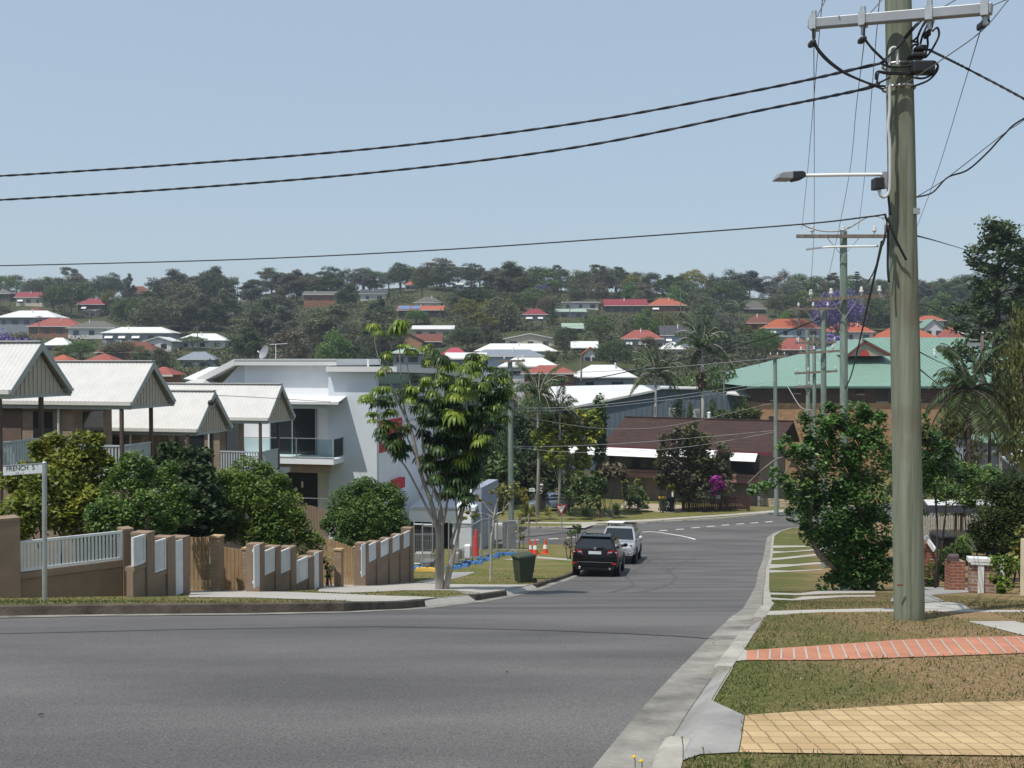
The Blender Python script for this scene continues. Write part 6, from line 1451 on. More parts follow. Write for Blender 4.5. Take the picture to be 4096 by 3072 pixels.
PO2 = far_pole('pale green timber pole growing out of the bottlebrush tree behind the foreground pole', (3377, 3374), 2374, 925, D2, 31, [(3186, 945, 3560, 945, 3), (3228, 1200, 3530, 1184, 4)])
PO3 = far_pole('green timber pole with two crossarms, third along the right kerb', (3298, 3293), 2200, 1240, D3, 23, [(3165, 1237, 3340, 1234, 3), (3195, 1413, 3385, 1402, 4)])
PO4 = far_pole('slim pale pole standing close behind the third pole', (3262, 3256), 2150, 1340, D4, 15, [(3180, 1372, 3345, 1368, 4), (3178, 1494, 3350, 1484, 4)])
PO5 = far_pole('paler pole immediately left of the slim pole along the right kerb', (3238, 3229), 2120, 1318, D5, 17, [(3180, 1548, 3290, 1541, 3)])
PO6 = far_pole('green pole by the far kerb at the end of the brown-roofed house', (3106, 3100), 2050, 1430, D6, 16, [(3068, 1427, 3152, 1425, 3)])
PO7 = far_pole('green pole by the building site between the umbrella tree and the palms', (2045, 2040), 2140, 1440, D7, 22, [(1990, 1445, 2100, 1443, 2), (2018, 1592, 2090, 1592, 2)])
PO8 = far_pole('brown pole with a grey transformer bracket in front of the green-roofed flats', (3928, 3930), 1860, 1340, 70.0, 16, [], M_ARMW)
t8 = P(3895, 1378, 69.6); mb = MB(); mb.cbox(t8, Vector((.8, 0, 0)), Vector((0, .3, 0)), Z * .25); mb.cbox(t8 + Z * .32, Vector((.45, 0, 0)), Vector((0, .25, 0)), Z * .1); out('transformer_bracket', mb, M_GALV, PO8)
# ---- wires
TW = 'twisted aerial cables'
wire('upper thick twisted black cable crossing the whole sky to the foreground pole', [(-260, 712, 16.5), (0, 704, 16.0), (700, 659, 15.2), (1500, 594, 14.2), (2300, 494, 13.3), (3050, 357, 12.4), (3440, 272, D1 - .05), (3535, 250, DF)], .0125, M_CABLE, 'aerial_cable', 'cable', TW, .6)
wire('lower thick twisted black cable crossing the whole sky to the foreground pole', [(-260, 812, 16.5), (0, 800, 16.0), (700, 756, 15.2), (1500, 690, 14.2), (2300, 590, 13.3), (3050, 440, 12.4), (3440, 360, D1 - .05), (3520, 330, DF)], .0125, M_CABLE, 'aerial_cable', 'cable', TW, .6)
wire('thin black cable low in the sky running left from the foreground pole', [(-260, 1066, 17), (0, 1063, 16.5), (900, 1040, 15.3), (1700, 1003, 14.2), (2500, 950, 13.1), (3195, 898, 12.2), (3460, 869, D1), (3545, 857, DF)], .009, M_CABLE, 'aerial_cable', 'cable')
wire('white sagging loop of cable beside the foreground pole', [(3204, 895, 12.2), (3257, 917, 12.2), (3320, 926, 12.15), (3383, 917, 12.1), (3460, 873, 12.0), (3494, 864, 12.0), (3537, 878, DF), (3540, 940, DF)], .010, M_WIREL, 'cable_loop', 'cable')
wire('dark cable bundle dropping from the foreground pole behind the next pole', [(3528, 968, DF + .1), (3512, 1040, 13), (3469, 1230, 17), (3436, 1375, 22), (3405, 1500, 27), (3380, 1556, D2 - .3)], .017, M_CABLE, 'aerial_cable', 'cable')
wire('thin cable beside the dropping bundle', [(3528, 975, DF + .1), (3498, 1080, 13.5), (3470, 1130, 15), (3490, 1100, 14)], .008, M_CABLE, 'aerial_cable', 'cable')
wire('leftmost thin wire falling from the sky to the left end of the crossarm', [(3330, -60, 10.5), (3301, 0, 11.2), (3262, 80, D1 + .2)], .006)
for lab, pl in (('thin wire from above the frame to the left insulator of the second pole', [(3295, -60, 11.5), (3291, 0, 12), (3281, 90, 13), (3229, 700, 22), (3207, 915, D2)]),
                ('thin wire hanging straight down from the left end of the steel crossarm', [(3255, 112, D1 + .2), (3257, 700, 20), (3255, 950, 25), (3240, 1185, D2)]),
                ('thin wire passing the street lamp arm to the upper arm of the second pole', [(3521, -20, 11.5), (3505, 145, 13), (3459, 700, 22), (3433, 918, D2)]),
                ('thin wire from the second steel insulator down past the second pole', [(3457, 165, D1), (3425, 430, 16), (3390, 740, 21), (3300, 1175, D2)]),
                ('thin wire right of the foreground pole sloping behind it', [(3925, 111, D1 - .6), (3850, 360, 15), (3745, 700, 20), (3655, 940, D2)]),
                ('thin wire from the right end of the steel crossarm to a clamp on the pole', [(4120, -90, 9.5), (4034, 0, 10.2), (3925, 125, D1 - .6), (3749, 251, D1 - .4), (3597, 352, DF)]),
                ('short wire meeting the second insulator of the steel crossarm from above', [(3550, -30, 10.8), (3527, 0, 11.2), (3468, 66, D1 + .05)]),
                ('short wire meeting the third insulator of the steel crossarm from above', [(3880, -40, 10), (3821, 0, 10.6), (3737, 48, D1 - .4)]),
                ('short wire meeting the right end of the steel crossarm from the right', [(4096, -30, 9.8), (4010, 5, 10.5), (3965, 25, D1 - .7)])):
    wire(lab, pl, .0055)
wire('twisted service cable leaving the foreground pole to the right edge', [(3715, 198, DF), (3870, 275, 11.6), (4096, 395, 11.0), (4400, 570, 10.2)], .010, M_CABLE, 'service_cable', 'cable', None, .25)
wire('kinked black service cable on the right, lowest of the two', [(3655, 790, D1), (3730, 770, 11.9), (3790, 710, 11.8), (3870, 680, 11.6), (3950, 610, 11.4), (4015, 540, 11.3), (4096, 474, 11.1), (4400, 330, 10.5)], .010, M_CABLE, 'service_cable', 'cable')
wire('straight thin wire above the kinked service cable on the right', [(3650, 797, D1), (3790, 710, 11.75), (4015, 535, 11.25), (4096, 480, 11.05), (4400, 250, 10.4)], .005)
wire('thin cable from the foreground pole towards the tall pine on the right', [(3658, 941, D1), (3772, 972, 20), (3889, 1009, 35), (4020, 1060, 60)], .010, M_CABLE, 'service_cable', 'cable')
wire('wire from the foreground pole down to the pole before the green roof', [(3662, 1216, D1), (3790, 1262, 22), (3935, 1345, 69)], .012, M_CABLE, 'service_cable', 'cable')
wire('wire crossing the green roof to the right palm', [(3665, 1401, D1 + 1), (3740, 1440, 22), (3850, 1495, 35), (4096, 1640, 50)], .010, M_CABLE, 'service_cable', 'cable')
wire('lowest wire crossing the green roof right of the foreground pole', [(3666, 1466, D1 + 1), (3760, 1540, 24), (3900, 1630, 30), (4100, 1750, 34)], .010, M_CABLE, 'service_cable', 'cable')
wire('black cable sweeping from the third pole down to the site pole', [(3284, 1272, D3), (3120, 1335, 49), (2959, 1381, 53), (2780, 1425, 57), (2600, 1468, 60), (2300, 1528, 64), (2045, 1568, D7)], .030, M_CABLE, 'aerial_cable', 'cable')
for i, (lab, pl, r) in enumerate((
    ('pale wire over the white hall roof between the site pole and the far pole', [(2048, 1497, D7), (2300, 1490, 70), (2600, 1475, 74), (2880, 1452, 77), (3100, 1432, D6)], .018),
    ('upper of the paired pale wires in front of the hall roof', [(2030, 1632, D7), (2250, 1630, 69), (2474, 1612, 72), (2760, 1575, 76), (3043, 1534, 79), (3105, 1520, D6)], .018),
    ('lower of the paired pale wires in front of the hall roof', [(2030, 1640, D7), (2250, 1640, 69), (2474, 1622, 72), (2760, 1588, 76), (3043, 1545, 79), (3105, 1530, D6)], .018),
    ('pale wire along the brown roof, upper one with a small junction', [(2049, 1787, D7), (2270, 1784, 70), (2542, 1770, 74), (2860, 1744, 78), (3096, 1722, D6)], .018),
    ('pale wire along the brown roof, lower one', [(2052, 1790, D7), (2240, 1806, 70), (2430, 1809, 73), (2760, 1786, 77), (3100, 1728, D6)], .018),
    ('faint sagging wire in front of the brown roof', [(2048, 1655, D7), (2250, 1695, 70), (2450, 1715, 73), (2700, 1700, 76), (3095, 1610, D6)], .012))):
    wire(lab, pl, r, M_WIREL)
wire('house service wire from the low townhouse gable to the site pole', [(868, 1582, 41.6), (1000, 1588, 44), (1200, 1600, 50), (1397, 1612, 56), (1700, 1628, 61), (2038, 1632, D7)], .012, M_CABLE, 'service_cable', 'cable')
pc = P(842, 1612, 41.2); mb = MB(); mb.ball(pc, .12, 10, 6, (1, .8, 1.1)); mb.tube(smooth_pts(ppts([(842, 1618, 41.1), (850, 1632, 41.0), (862, 1620, 41.1), (868, 1582, 41.6)]), 5), .018, 6)
tag(out('cable_box', mb, M_BLACKP, origin=pc, smooth=180), 'black cable box fixed under the peak of the low townhouse gable', 'cable box')
wire('grey stay cable from the third pole down to the left of the second pole', [(3150, 1545, D4), (3200, 1625, 55), (3245, 1640, D3)], .02, M_WIREL, 'stay_cable', 'cable')
for lab, pl in (('wire from the second pole lower arm to the third pole', [(3245, 1190, D2), (3215, 1215, 36), (3172, 1232, D3)]), ('wire between the right ends of the second and third pole arms', [(3500, 1178, D2), (3420, 1210, 36), (3330, 1230, D3)]), ('wire between the third pole and the slim pole behind it', [(3200, 1405, D3), (3190, 1395, 52), (3185, 1370, D4)])):
    wire(lab, pl, .010)
# ================================================================ UMBRELLA TREE by the driveway
ub = ground_at(1764, 2358, VO + .015); UD = ub.y
UT = thing('umbrella_tree', 'tall many-stemmed umbrella tree with drooping leaf rosettes beside the concrete driveway', 'tree', ub)
def u6(x, y, d): return P(1400 + x * .693, 1250 + y * .693, d)
stems = [([(515,1605),(510,1450),(510,1300),(490,1190),(470,1100),(425,980),(390,850),(360,700),(320,600),(265,490),(225,390),(200,330)], .17, .03, 0),
 ([(525,1605),(530,1300),(525,1150),(500,1050),(440,930),(425,800),(415,650),(440,470),(500,380)], .13, .03, .3), ([(512,1500),(500,1250),(455,1150),(385,1010),(320,890),(245,800)], .10, .03, -.3),
 ([(545,1605),(570,1480),(600,1370),(585,1330),(610,1250),(650,1100),(690,900),(740,730),(800,640),(850,550)], .11, .025, .2), ([(555,1600),(590,1450),(620,1300),(660,1120),(720,1020),(770,960)], .10, .03, -.2),
 ([(512,1250),(520,1000),(490,800),(480,600),(470,450)], .07, .02, .5), ([(330,620),(300,480),(290,300),(285,200),(275,115)], .04, .018, .1), ([(530,1250),(560,1100),(560,900),(555,700),(600,600)], .07, .02, .4),
 ([(390,860),(330,720),(290,650)], .04, .02, -.2), ([(300,500),(200,350),(152,220),(142,125)], .03, .015, .2), ([(440,700),(380,520),(345,400),(330,290)], .04, .015, .5), ([(470,600),(510,430),(520,300)], .035, .015, .3), ([(690,880),(690,650),(660,480),(650,350)], .04, .015, .5), ([(740,740),(770,560),(730,420),(860,400)], .035, .015, .2), ([(240,800),(180,700),(150,560)], .035, .015, -.3), ([(620,1200),(600,1000),(590,850)], .05, .02, -.4), ([(650,1120),(700,980),(680,800)], .045, .02, -.3), ([(460,1110),(500,960),(560,860)], .05, .02, -.5)]
mb = MB()
for pts, r0, r1, dd in stems:
    k = len(pts); pp = [u6(x, y, UD + dd * (i / k)) for i, (x, y) in enumerate(pts)]
    if pts[0][1] >= 1500: pp[0].z -= .1
    pp = smooth_pts(pp, 3); mb.tube(pp, [(r0 + (r1 - r0) * (i / (len(pp) - 1)) ** .6) * .62 for i in range(len(pp))], 8)
out('trunk', mb, M('umbrella_bark', (.27, .245, .215), .9, .35, 5, .15, bump=.6, bscale=16, stretch=(1, 1, .3)), UT, smooth=60)
ros_b = [(135,85,42),(270,95,58),(215,240,36),(205,330,36),(315,200,28),(345,240,38),(450,200,36),(440,290,36),(600,310,48),(650,330,50),(720,350,48),(780,270,36),(800,330,32),(860,390,62),(900,430,42),(170,450,52),(110,510,46),(300,470,44),(350,460,48),(125,590,36),(240,580,42),(350,510,48),(210,640,42),(310,680,48),(440,390,36),(520,430,44),(580,440,48),(640,450,50),(690,430,36),(590,600,68),(640,600,58),(470,840,58),(830,580,42),(600,490,50),(480,480,45),(560,380,40),(380,560,40),(700,480,45),(755,430,40)]
ros_d = [(510,260,48),(700,260,48),(200,510,52),(180,690,48),(250,730,52),(195,745,40),(270,790,52),(320,790,42),(540,510,46),(700,560,55),(520,560,44),(480,600,48),(560,700,55),(620,680,62),(510,740,54),(600,780,58),(680,720,54),(740,690,44),(540,880,54),(620,860,62),(680,900,54),(560,950,58),(620,980,54),(680,1000,48),(580,1030,44),(800,430,52),(850,460,48),(880,520,38),(790,500,48),(760,620,52),(420,520,46),(640,760,60),(590,920,60),(650,940,56),(520,640,50),(660,620,55),(720,800,40),(550,820,55),(430,620,40),(640,1040,36),(860,340,40)]
def rosettes(lst, name, mat, seedd):
    C = []; Lq = []; var = []; vs = []; fs = []
    rg = random.Random(seedd)
    for (x, y, r) in lst:
        d = UD + rg.uniform(-1.1, 1.1); rm = r * .693 * d / F4 * 1.18
        for q in range(3):
            c = u6(x + rg.uniform(-18, 18) * q, y - r * .35 + rg.uniform(-14, 22) * q, d + rg.uniform(-.3, .3) * q)
            n = rg.randint(13, 18); a0 = rg.random() * 6.28; tilt = rg.uniform(-.25, .25); v0 = rg.random()
            for i in range(n):
                th = a0 + 6.283 * i / n; el = rg.uniform(.0, .35) + tilt * math.cos(th); L = rm * rg.uniform(.85, 1.15); w = L * .125
                h = Vector((math.cos(th), math.sin(th), 0)); s = Vector((-math.sin(th), math.cos(th), 0))
                # petiole gap, then a leaflet that arches over and hangs
                p = c + h * L * .12; pts = []
                for j, (a_, b_) in enumerate(((.12, .06), (.42, .02), (.72, -.18), (.92, -.52), (1.0, -.85))): pts.append(c + h * L * a_ * .95 + Z * L * (b_ + el * a_))
                ww = (.25, .9, 1.0, .75, .08); b0 = len(vs)
                for pt, wk in zip(pts, ww): vs.append(pt - s * w * wk); vs.append(pt + s * w * wk)
                for j in range(4): fs.append((b0 + 2*j, b0 + 2*j+1, b0 + 2*j+3, b0 + 2*j+2)); var.append(min(1, max(0, .55 * v0 + .45 * rg.random())))
    me = bpy.data.meshes.new(name); M0 = XM[UT.name].inverted(); me.from_pydata([M0 @ v for v in vs], [], fs); me.materials.append(mat)
    at = me.attributes.new('var', 'FLOAT', 'FACE'); at.data.foreach_set('value', np.array(var, np.float32)); me.polygons.foreach_set('use_smooth', [True] * len(fs)); me.update()
    mesh_obj(name, me, UT)
ros_d += [(460,900,50),(500,960,52),(440,840,44),(720,880,50),(700,960,50),(660,1060,44),(540,1060,40),(760,780,52),(800,700,48),(840,640,44),(700,660,55),(610,540,52),(430,700,46),(470,760,50),(560,800,55),(780,560,50)]
ros_b += [(700,820,50),(760,720,46),(640,870,48),(860,480,46),(820,380,46),(700,300,46),(560,300,44),(500,560,48),(420,430,44),(660,400,46),(920,470,40),(880,620,36)]
rosettes(ros_b, 'lit_leaves', LM['umbrella'], 3); rosettes(ros_d + [(x + 14, y + 26, r * .9) for x, y, r in ros_d[::2]], 'shade_leaves', LM['umbrella_shade'], 4)  # lit and unlit rosettes painted in separate leaf colours
# the thin staked street tree on the grass
st = ground_at(1963, 2321, VO + .015); ST = thing('street_tree', 'thin young street tree with sparse yellow leaves on the grass behind the wheelie bin', 'tree', st)
def b7(x, y, d): return P(1600 + x * .2939, 1950 + y * .2939, d)
mb = MB(); sd = st.y
for pts, r0, r1 in (([(1232,1265),(1240,1000),(1242,700),(1265,560),(1275,420),(1285,380)], .055, .04), ([(1285,390),(1300,280),(1340,150),(1380,60),(1385,0),(1400,-60)], .04, .015), ([(1285,390),(1340,350),(1400,330),(1440,260),(1500,190),(1560,150)], .035, .012), ([(1270,420),(1220,380),(1140,350),(1060,345)], .03, .01), ([(1290,380),(1200,290),(1130,200),(1070,160)], .03, .01), ([(1400,330),(1420,200),(1450,100)], .02, .008)):
    pp = smooth_pts([b7(x, y, sd + random.uniform(-.05, .05)) for x, y in pts], 4); mb.tube(pp, [r0 + (r1 - r0) * i / (len(pp) - 1) for i in range(len(pp))], 7)
out('trunk', mb, M_PALEBARK, ST, smooth=60)
lv = Leaves()
for x, y, r in ((1040,120,50),(1080,170,35),(1000,400,60),(920,340,45),(870,420,45),(1040,380,40),(1400,30,80),(1480,90,90),(1560,60,90),(1620,110,80),(1680,40,70),(1500,160,60),(1230,220,25),(1350,90,60),(1450,-20,90),(1560,-40,90),(1250,60,40),(1700,150,60),(1330,20,60)):
    rm = r * .2939 * sd / F4; lv.blob(b7(x, y, sd + random.uniform(-.3, .3)), (rm, rm, rm * .7), 70, .11, .1)
me = lv.mesh('foliage', LM['gold'], upbias=.6); me.transform(XM[ST.name].inverted()); mesh_obj('foliage', me, ST)
for lab, x0, y0, yt in (('leaning bare timber stake beside the cones', 2113, 2222, 2052),):
    pb_ = ground_at(x0, y0, VO); mb = MB(); mb.cyl(pb_ - Z * .2, P(x0 + 4, yt, pb_.y), .035, n=7); tag(out('timber_stake', mb, M_ARMW, origin=pb_), lab, 'stake')
px_bush('sapling', 'wispy half-bare sapling growing by the fence end near the cones', [(2085, 2085, 16, 58), (2078, 2120, 16, 58), (2090, 2150, 14, 58), (2082, 2060, 14, 58)], .16, LM['gold'], 22)
px_bush('roadside_shrub', 'small leafy sapling on the grass left of the black car', [(2300, 2120, 22, 50), (2285, 2135, 17, 50), (2312, 2110, 15, 50)], .16, LM['mid'], 70)
px_bush('twiggy_shrub', 'pinkish twiggy bush at the kerb left of the black car', [(2275, 2165, 22, 49.5), (2290, 2185, 20, 49.5), (2262, 2180, 16, 49.5)], .10, LM['dry'], 60)
# ================================================================ RIGHT SIDE: bottlebrush tree, gardens, low walls, carport
BD = 26.5
bb = ground_at(3482, 2384, VO)
LM['glossy'] = leaf_mat('leaf_glossy', (.024, .058, .014), (.050, .112, .022), (.125, .215, .045), rough=.42, spec=.4)
px_bush('bottlebrush_tree', 'big spreading glossy green tree just left of the foreground pole', [(3330, 1680, 75, BD), (3430, 1660, 70, BD), (3260, 1720, 70, BD - .5), (3480, 1700, 80, BD), (3360, 1780, 120, BD), (3240, 1840, 100, BD - .4), (3470, 1840, 120, BD), (3330, 1930, 130, BD), (3200, 1960, 80, BD - .6), (3440, 1990, 130, BD), (3300, 2060, 110, BD - .3), (3190, 2060, 50, BD - .7), (3400, 2120, 110, BD), (3500, 2130, 90, BD), (3330, 2200, 70, BD - .2), (3430, 2240, 100, BD), (3360, 2310, 60, BD), (3290, 2340, 30, BD - .3, 1.4), (3520, 2260, 70, BD), (3150, 1790, 45, BD - .9), (3110, 1900, 40, BD - 1.0), (3060, 1950, 35, BD - 1.1), (3010, 1960, 26, BD - 1.2), (3450, 2330, 60, BD), (3400, 2290, 80, BD), (3500, 2330, 60, BD), (3350, 2150, 90, BD - .2), (3450, 2180, 100, BD), (3250, 2140, 60, BD - .5)], .12, LM['glossy'], 225, 'tree', stem=False)
BT = COL.objects['bottlebrush_tree']; mb = MB()
def limb_px(mb, pts, r0, r1):
    pp = smooth_pts([P(*q) for q in pts], 4); mb.tube(pp, [r0 + (r1 - r0) * i / (len(pp) - 1) for i in range(len(pp))], 7)
limb_px(mb, [(3482, 2395, BD), (3486, 2280, BD), (3470, 2150, BD), (3420, 1980, BD), (3380, 1800, BD)], .16, .05); limb_px(mb, [(3470, 2390, BD - .1), (3380, 2300, BD), (3290, 2230, BD - .3), (3262, 2190, BD - .4), (3240, 2110, BD - .5), (3250, 1950, BD - .4)], .10, .05); limb_px(mb, [(3250, 2000, BD - .5), (3190, 1870, BD - .8), (3130, 1830, BD - 1), (3060, 1870, BD - 1.1), (2990, 1935, BD - 1.2)], .045, .012); limb_px(mb, [(3260, 1920, BD - .6), (3170, 1820, BD - .9), (3100, 1835, BD - 1), (3092, 1800, BD - 1)], .03, .01); limb_px(mb, [(3170, 1850, BD - .9), (3090, 1960, BD - 1.1), (3030, 2010, BD - 1.2)], .025, .008)
out('trunk', mb, M_BARK, BT, smooth=60)
mb = MB()
for x, y in ((3330, 1820), (3420, 1760), (3280, 1900), (3380, 1870), (3450, 1820), (3300, 1760), (3220, 1910), (3460, 2140), (3350, 1720), (3500, 1990)): limb_px(mb, [(x, y, BD - .9), (x + 12, y + 22, BD - 1.0), (x + random.uniform(10, 40), y + 34, BD - .9)], .009, .005)
out('twig', mb, M('orange_twig', (.28, .14, .07), .8, .2, 5), BT)
px_bush('shrub', 'lighter green shrub with bare branches right behind the foreground pole', [(3720, 1750, 55, 29), (3760, 1800, 60, 29), (3700, 1850, 60, 29), (3790, 1860, 60, 29.5), (3730, 1910, 60, 29), (3830, 1900, 50, 30), (3690, 1690, 35, 29)], .12, LM['glossy'], 260)
px_bush('shrub', 'dark shrub under the palm right of the foreground pole', [(3850, 1960, 70, 33), (3920, 1940, 70, 33.5), (3790, 1980, 60, 32.5), (3960, 1900, 55, 34), (3880, 1900, 60, 33)], .12, LM['hedge'], 200)
px_bush('clipped_conifer', 'large dense rounded conifer shrub at the right edge', [(4000, 2030, 100, 30.5), (4060, 1990, 110, 30.5), (3960, 2100, 90, 30), (4080, 2090, 120, 30), (4020, 2170, 100, 29.8), (3950, 2160, 60, 29.8), (4120, 2010, 110, 31), (4110, 2180, 80, 30), (4040, 1930, 60, 31)], .075, LM['dense'], 750)
px_bush('low_shrub', 'low green shrub in front of the black bin and picket fence', [(3760, 2240, 60, 31), (3820, 2215, 50, 31), (3730, 2290, 50, 30.5), (3790, 2290, 50, 30.5), (3860, 2210, 40, 31.5), (3880, 2170, 50, 32)], .09, LM['hedge'], 330)
px_bush('creeper', 'bright green creeper climbing the cream wall at the right edge', [(4000, 2250, 42, 23.5), (3985, 2300, 35, 23.5), (4020, 2340, 40, 23.3), (4010, 2390, 26, 23.2), (4050, 2260, 40, 23.5), (3970, 2240, 22, 24)], .10, LM['lush2'], 330)
px_bush('yellow_shrub', 'yellow-tipped shrub leaning in at the right edge', [(4090, 2190, 45, 25), (4060, 2230, 30, 25), (4110, 2140, 50, 25)], .12, LM['gold'], 150)
# carport
pc = P(3717, 2022, 36.0); CPT = thing('carport', 'carport with a flat white roof and dark fascia on thin posts', 'carport', (pc.x, pc.y, G(pc.x, pc.y)))
mb = MB(); b0, b1 = P(3712, 2020, 36), P(4120, 2030, 36); c0_, c1_ = P(3695, 1998, 38.6), P(4120, 2008, 38.6); b1.z = b0.z; c1_.z = c0_.z; mb.sheet(b0, b1, c1_, c0_, .03); out('roof', mb, M_ROOFWHITE, CPT)
mb = MB(); mb.obox(b0 + Vector((0, -.06, -.27)), b1 - b0, (0, .05, 0), (0, 0, .26)); mb.obox(b0 + Vector((-.06, 0, -.27)), (c0_ - b0) + Vector((0, 0, 0)), (.05, 0, 0), (0, 0, .26)); out('fascia', mb, M('slate_fascia', (.055, .06, .075), .6, .1, 3), CPT)
for x in (3823, 3846):
    mb = MB(); p_ = P(x, 2050, 36.2); mb.cyl((p_.x, p_.y, G(p_.x, p_.y)), (p_.x, p_.y, b0.z - .1), .05, n=8); out('post', mb, M_POST, CPT)
# grey-white picket fence behind it
pf_ = P(3690, 2180, 39.0); PK2 = thing('picket_fence', 'weathered white picket fence with pointed tops behind the carport', 'fence', (pf_.x, pf_.y, G(pf_.x, pf_.y)))
mb = MB(); x = 3600; M_PICK = M('weathered_white_timber', (.42, .41, .37), .85, .35, 6, .2, stretch=(4, 4, 1))
while x < 3960:
    a = P(x, 2205, 39); w = 7.5 * 39 / F4; t = P(x, 2072 + random.uniform(-2, 2), 39).z; mb.prism([a, a + Vector((w, 0, 0)), Vector((a.x + w, a.y, t)), Vector((a.x + w/2, a.y, t + .11)), Vector((a.x, a.y, t))], (0, .03, 0)); x += 10.2
out('pickets', mb, M_PICK, PK2)
for y in (2095, 2165):
    mb = MB(); mb.beam(P(3600, y, 39.05), P(3960, y, 39.05), .04, .09); out('rail', mb, M_PICK, PK2)
pbk = P(3772, 2220, 34.0); wheelie_bin('black wheelie bin in front of the white picket fence', (pbk.x, pbk.y, P(3772, 2250, 34).z), R(10), M_BLACKP, M_BLACKP, s=.95)
# brick steps with a white handrail
pst = P(3700, 2260, 31.0); ST2 = thing('brick_steps', 'red brick steps with a sloping white handrail right of the foreground pole', 'steps', (pst.x, pst.y, G(pst.x, pst.y))); M_REDBRICK = brick_mat('red_brick', (.30, .10, .055), (.24, .075, .04), (.28, .22, .18))
mb = MB()
for i in range(5): a = P(3672 + i * 13, 2150 + i * 22, 31 - i * .1); b = P(3706 + i * 13, 2150 + i * 22, 31 - i * .1); mb.box(a.x, a.y, G(a.x, a.y) - .3, b.x, a.y + .6, a.z)
out('step', mb, M_REDBRICK, ST2)
mb = MB(); mb.beam(P(3702, 2147, 30.8), P(3740, 2202, 30.4), .06, .13); out('handrail', mb, M_WHITEW, ST2)
# brick letterbox pillar
pl_ = P(3831, 2322, 27.0); LB = thing('letterbox', 'red brick letterbox pillar with a purple-brown cylinder on top', 'letterbox', (pl_.x, pl_.y, pl_.z)); a, b = P(3801, 2330, 27), P(3862, 2246, 27); mb = MB(); mb.box(a.x, a.y, a.z - .3, b.x, a.y + .36, b.z); out('pillar', mb, M_REDBRICK, LB)
mb = MB(); c = P(3818, 2231, 27); r_ = 13 * 27 / F4; mb.cyl(c + Vector((-.13, .1, 0)), c + Vector((.13, .1, .0)), r_, n=14); mb.cbox(c + Vector((0, .1, -.06)), Vector((.27, 0, 0)), Vector((0, .18, 0)), Z * .07); out('mail_cylinder', mb, M('purple_brown_tube', (.10, .07, .075), .6, .15, 4), LB, smooth=50)
# white-capped brick wall and cream wall
pw_ = P(3920, 2370, 24.0); WW = thing('garden_wall', 'low brick wall with white coping and a white column at the right', 'wall', (pw_.x, pw_.y, G(pw_.x, pw_.y))); PLW = (pw_, Vector((math.cos(.25), -math.sin(.25), 0)))
mb = MB(); slab(mb, PLW, 3877, 2256, 4010, 2372, .2); out('brick_panel', mb, brick_mat('pale_red_brick', (.23, .105, .08), (.30, .20, .16), (.36, .32, .28)), WW)
for x0, x1, y0, y1 in ((3873, 3975, 2233, 2250), (3882, 3968, 2246, 2258)):
    mb = MB(); slab(mb, PLW, x0, y0, x1, y1, .3, .06); out('coping', mb, M_WHITEW, WW)
for x in (3911, 3990):
    mb = MB(); slab(mb, PLW, x, 2236, x + 24, 2372, .26, .04); out('column', mb, M_WHITEW, WW)
pcw = P(4082, 2390, 21.5); mb = MB(); slab(mb, (pcw, Vector((.5, -.85, 0)).normalized()), 4081, 2165, 4200, 2420, .2); tag(out('cream_wall', mb, M('cream_render', (.52, .45, .32), .85, .08, 3, .2), origin=pcw), 'cream rendered wall end at the right edge of the frame', 'wall')
# small green-roofed house at the right edge
ph = P(4010, 1900, 52.0); GH = thing('cottage', 'small grey house with a green hipped roof and striped awning at the right edge', 'house', (ph.x, ph.y, G(ph.x, ph.y)))
a, b = P(3955, 1772, 52), P(4260, 1795, 51); ap, ap2 = P(4090, 1715, 55), P(4230, 1712, 55); b.z = a.z; ap2.z = ap.z; mb = MB(); mb.sheet(a, b, ap2, ap, .05); mb.prism([a, ap, Vector((a.x + .6, a.y + 6, a.z))], (0, 0, -.05)); out('roof', mb, M_GREENROOF, GH)
mb = MB(); mb.obox(a + Vector((.0, -.08, -.16)), b - a, (0, .08, 0), (0, 0, .15)); out('gutter', mb, M('dark_green_gutter', (.02, .04, .035), .5, .1), GH)
w0 = P(3990, 1790, 52.4); mb = MB(); mb.box(w0.x, w0.y, G(w0.x, w0.y), w0.x + 5, w0.y + 5, a.z - .1); out('wall', mb, M('grey_blue_wall', (.25, .27, .30), .8, .08, 2), GH)
mb = MB(); p_ = P(3996, 1850, 52.2); mb.box(p_.x, p_.y - .1, G(p_.x, p_.y), p_.x + .12, p_.y + .02, a.z - .1); out('veranda_post', mb, M_WHITEW, GH)
for i in range(6):
    q0 = P(4008 + i * 20, 1826 - i * 6, 51.5 - .0); q1 = P(4052 + i * 20, 1862, 50.3); mb = MB(); mb.beam(q0, q1, .20, .03); out('awning_strip', mb, M_WHITEP if i % 2 == 0 else M_DARKWALL, GH)
mb = MB(); mb.cbox(P(3962, 1812, 50), Vector((.5, .1, .12)), Vector((0, .04, 0)), Z * .16); mb2 = tag(out('shade_panel', mb, M_WHITEP, origin=P(3962, 1812, 50)), 'tilted pale panel by the green-roofed cottage', 'panel')
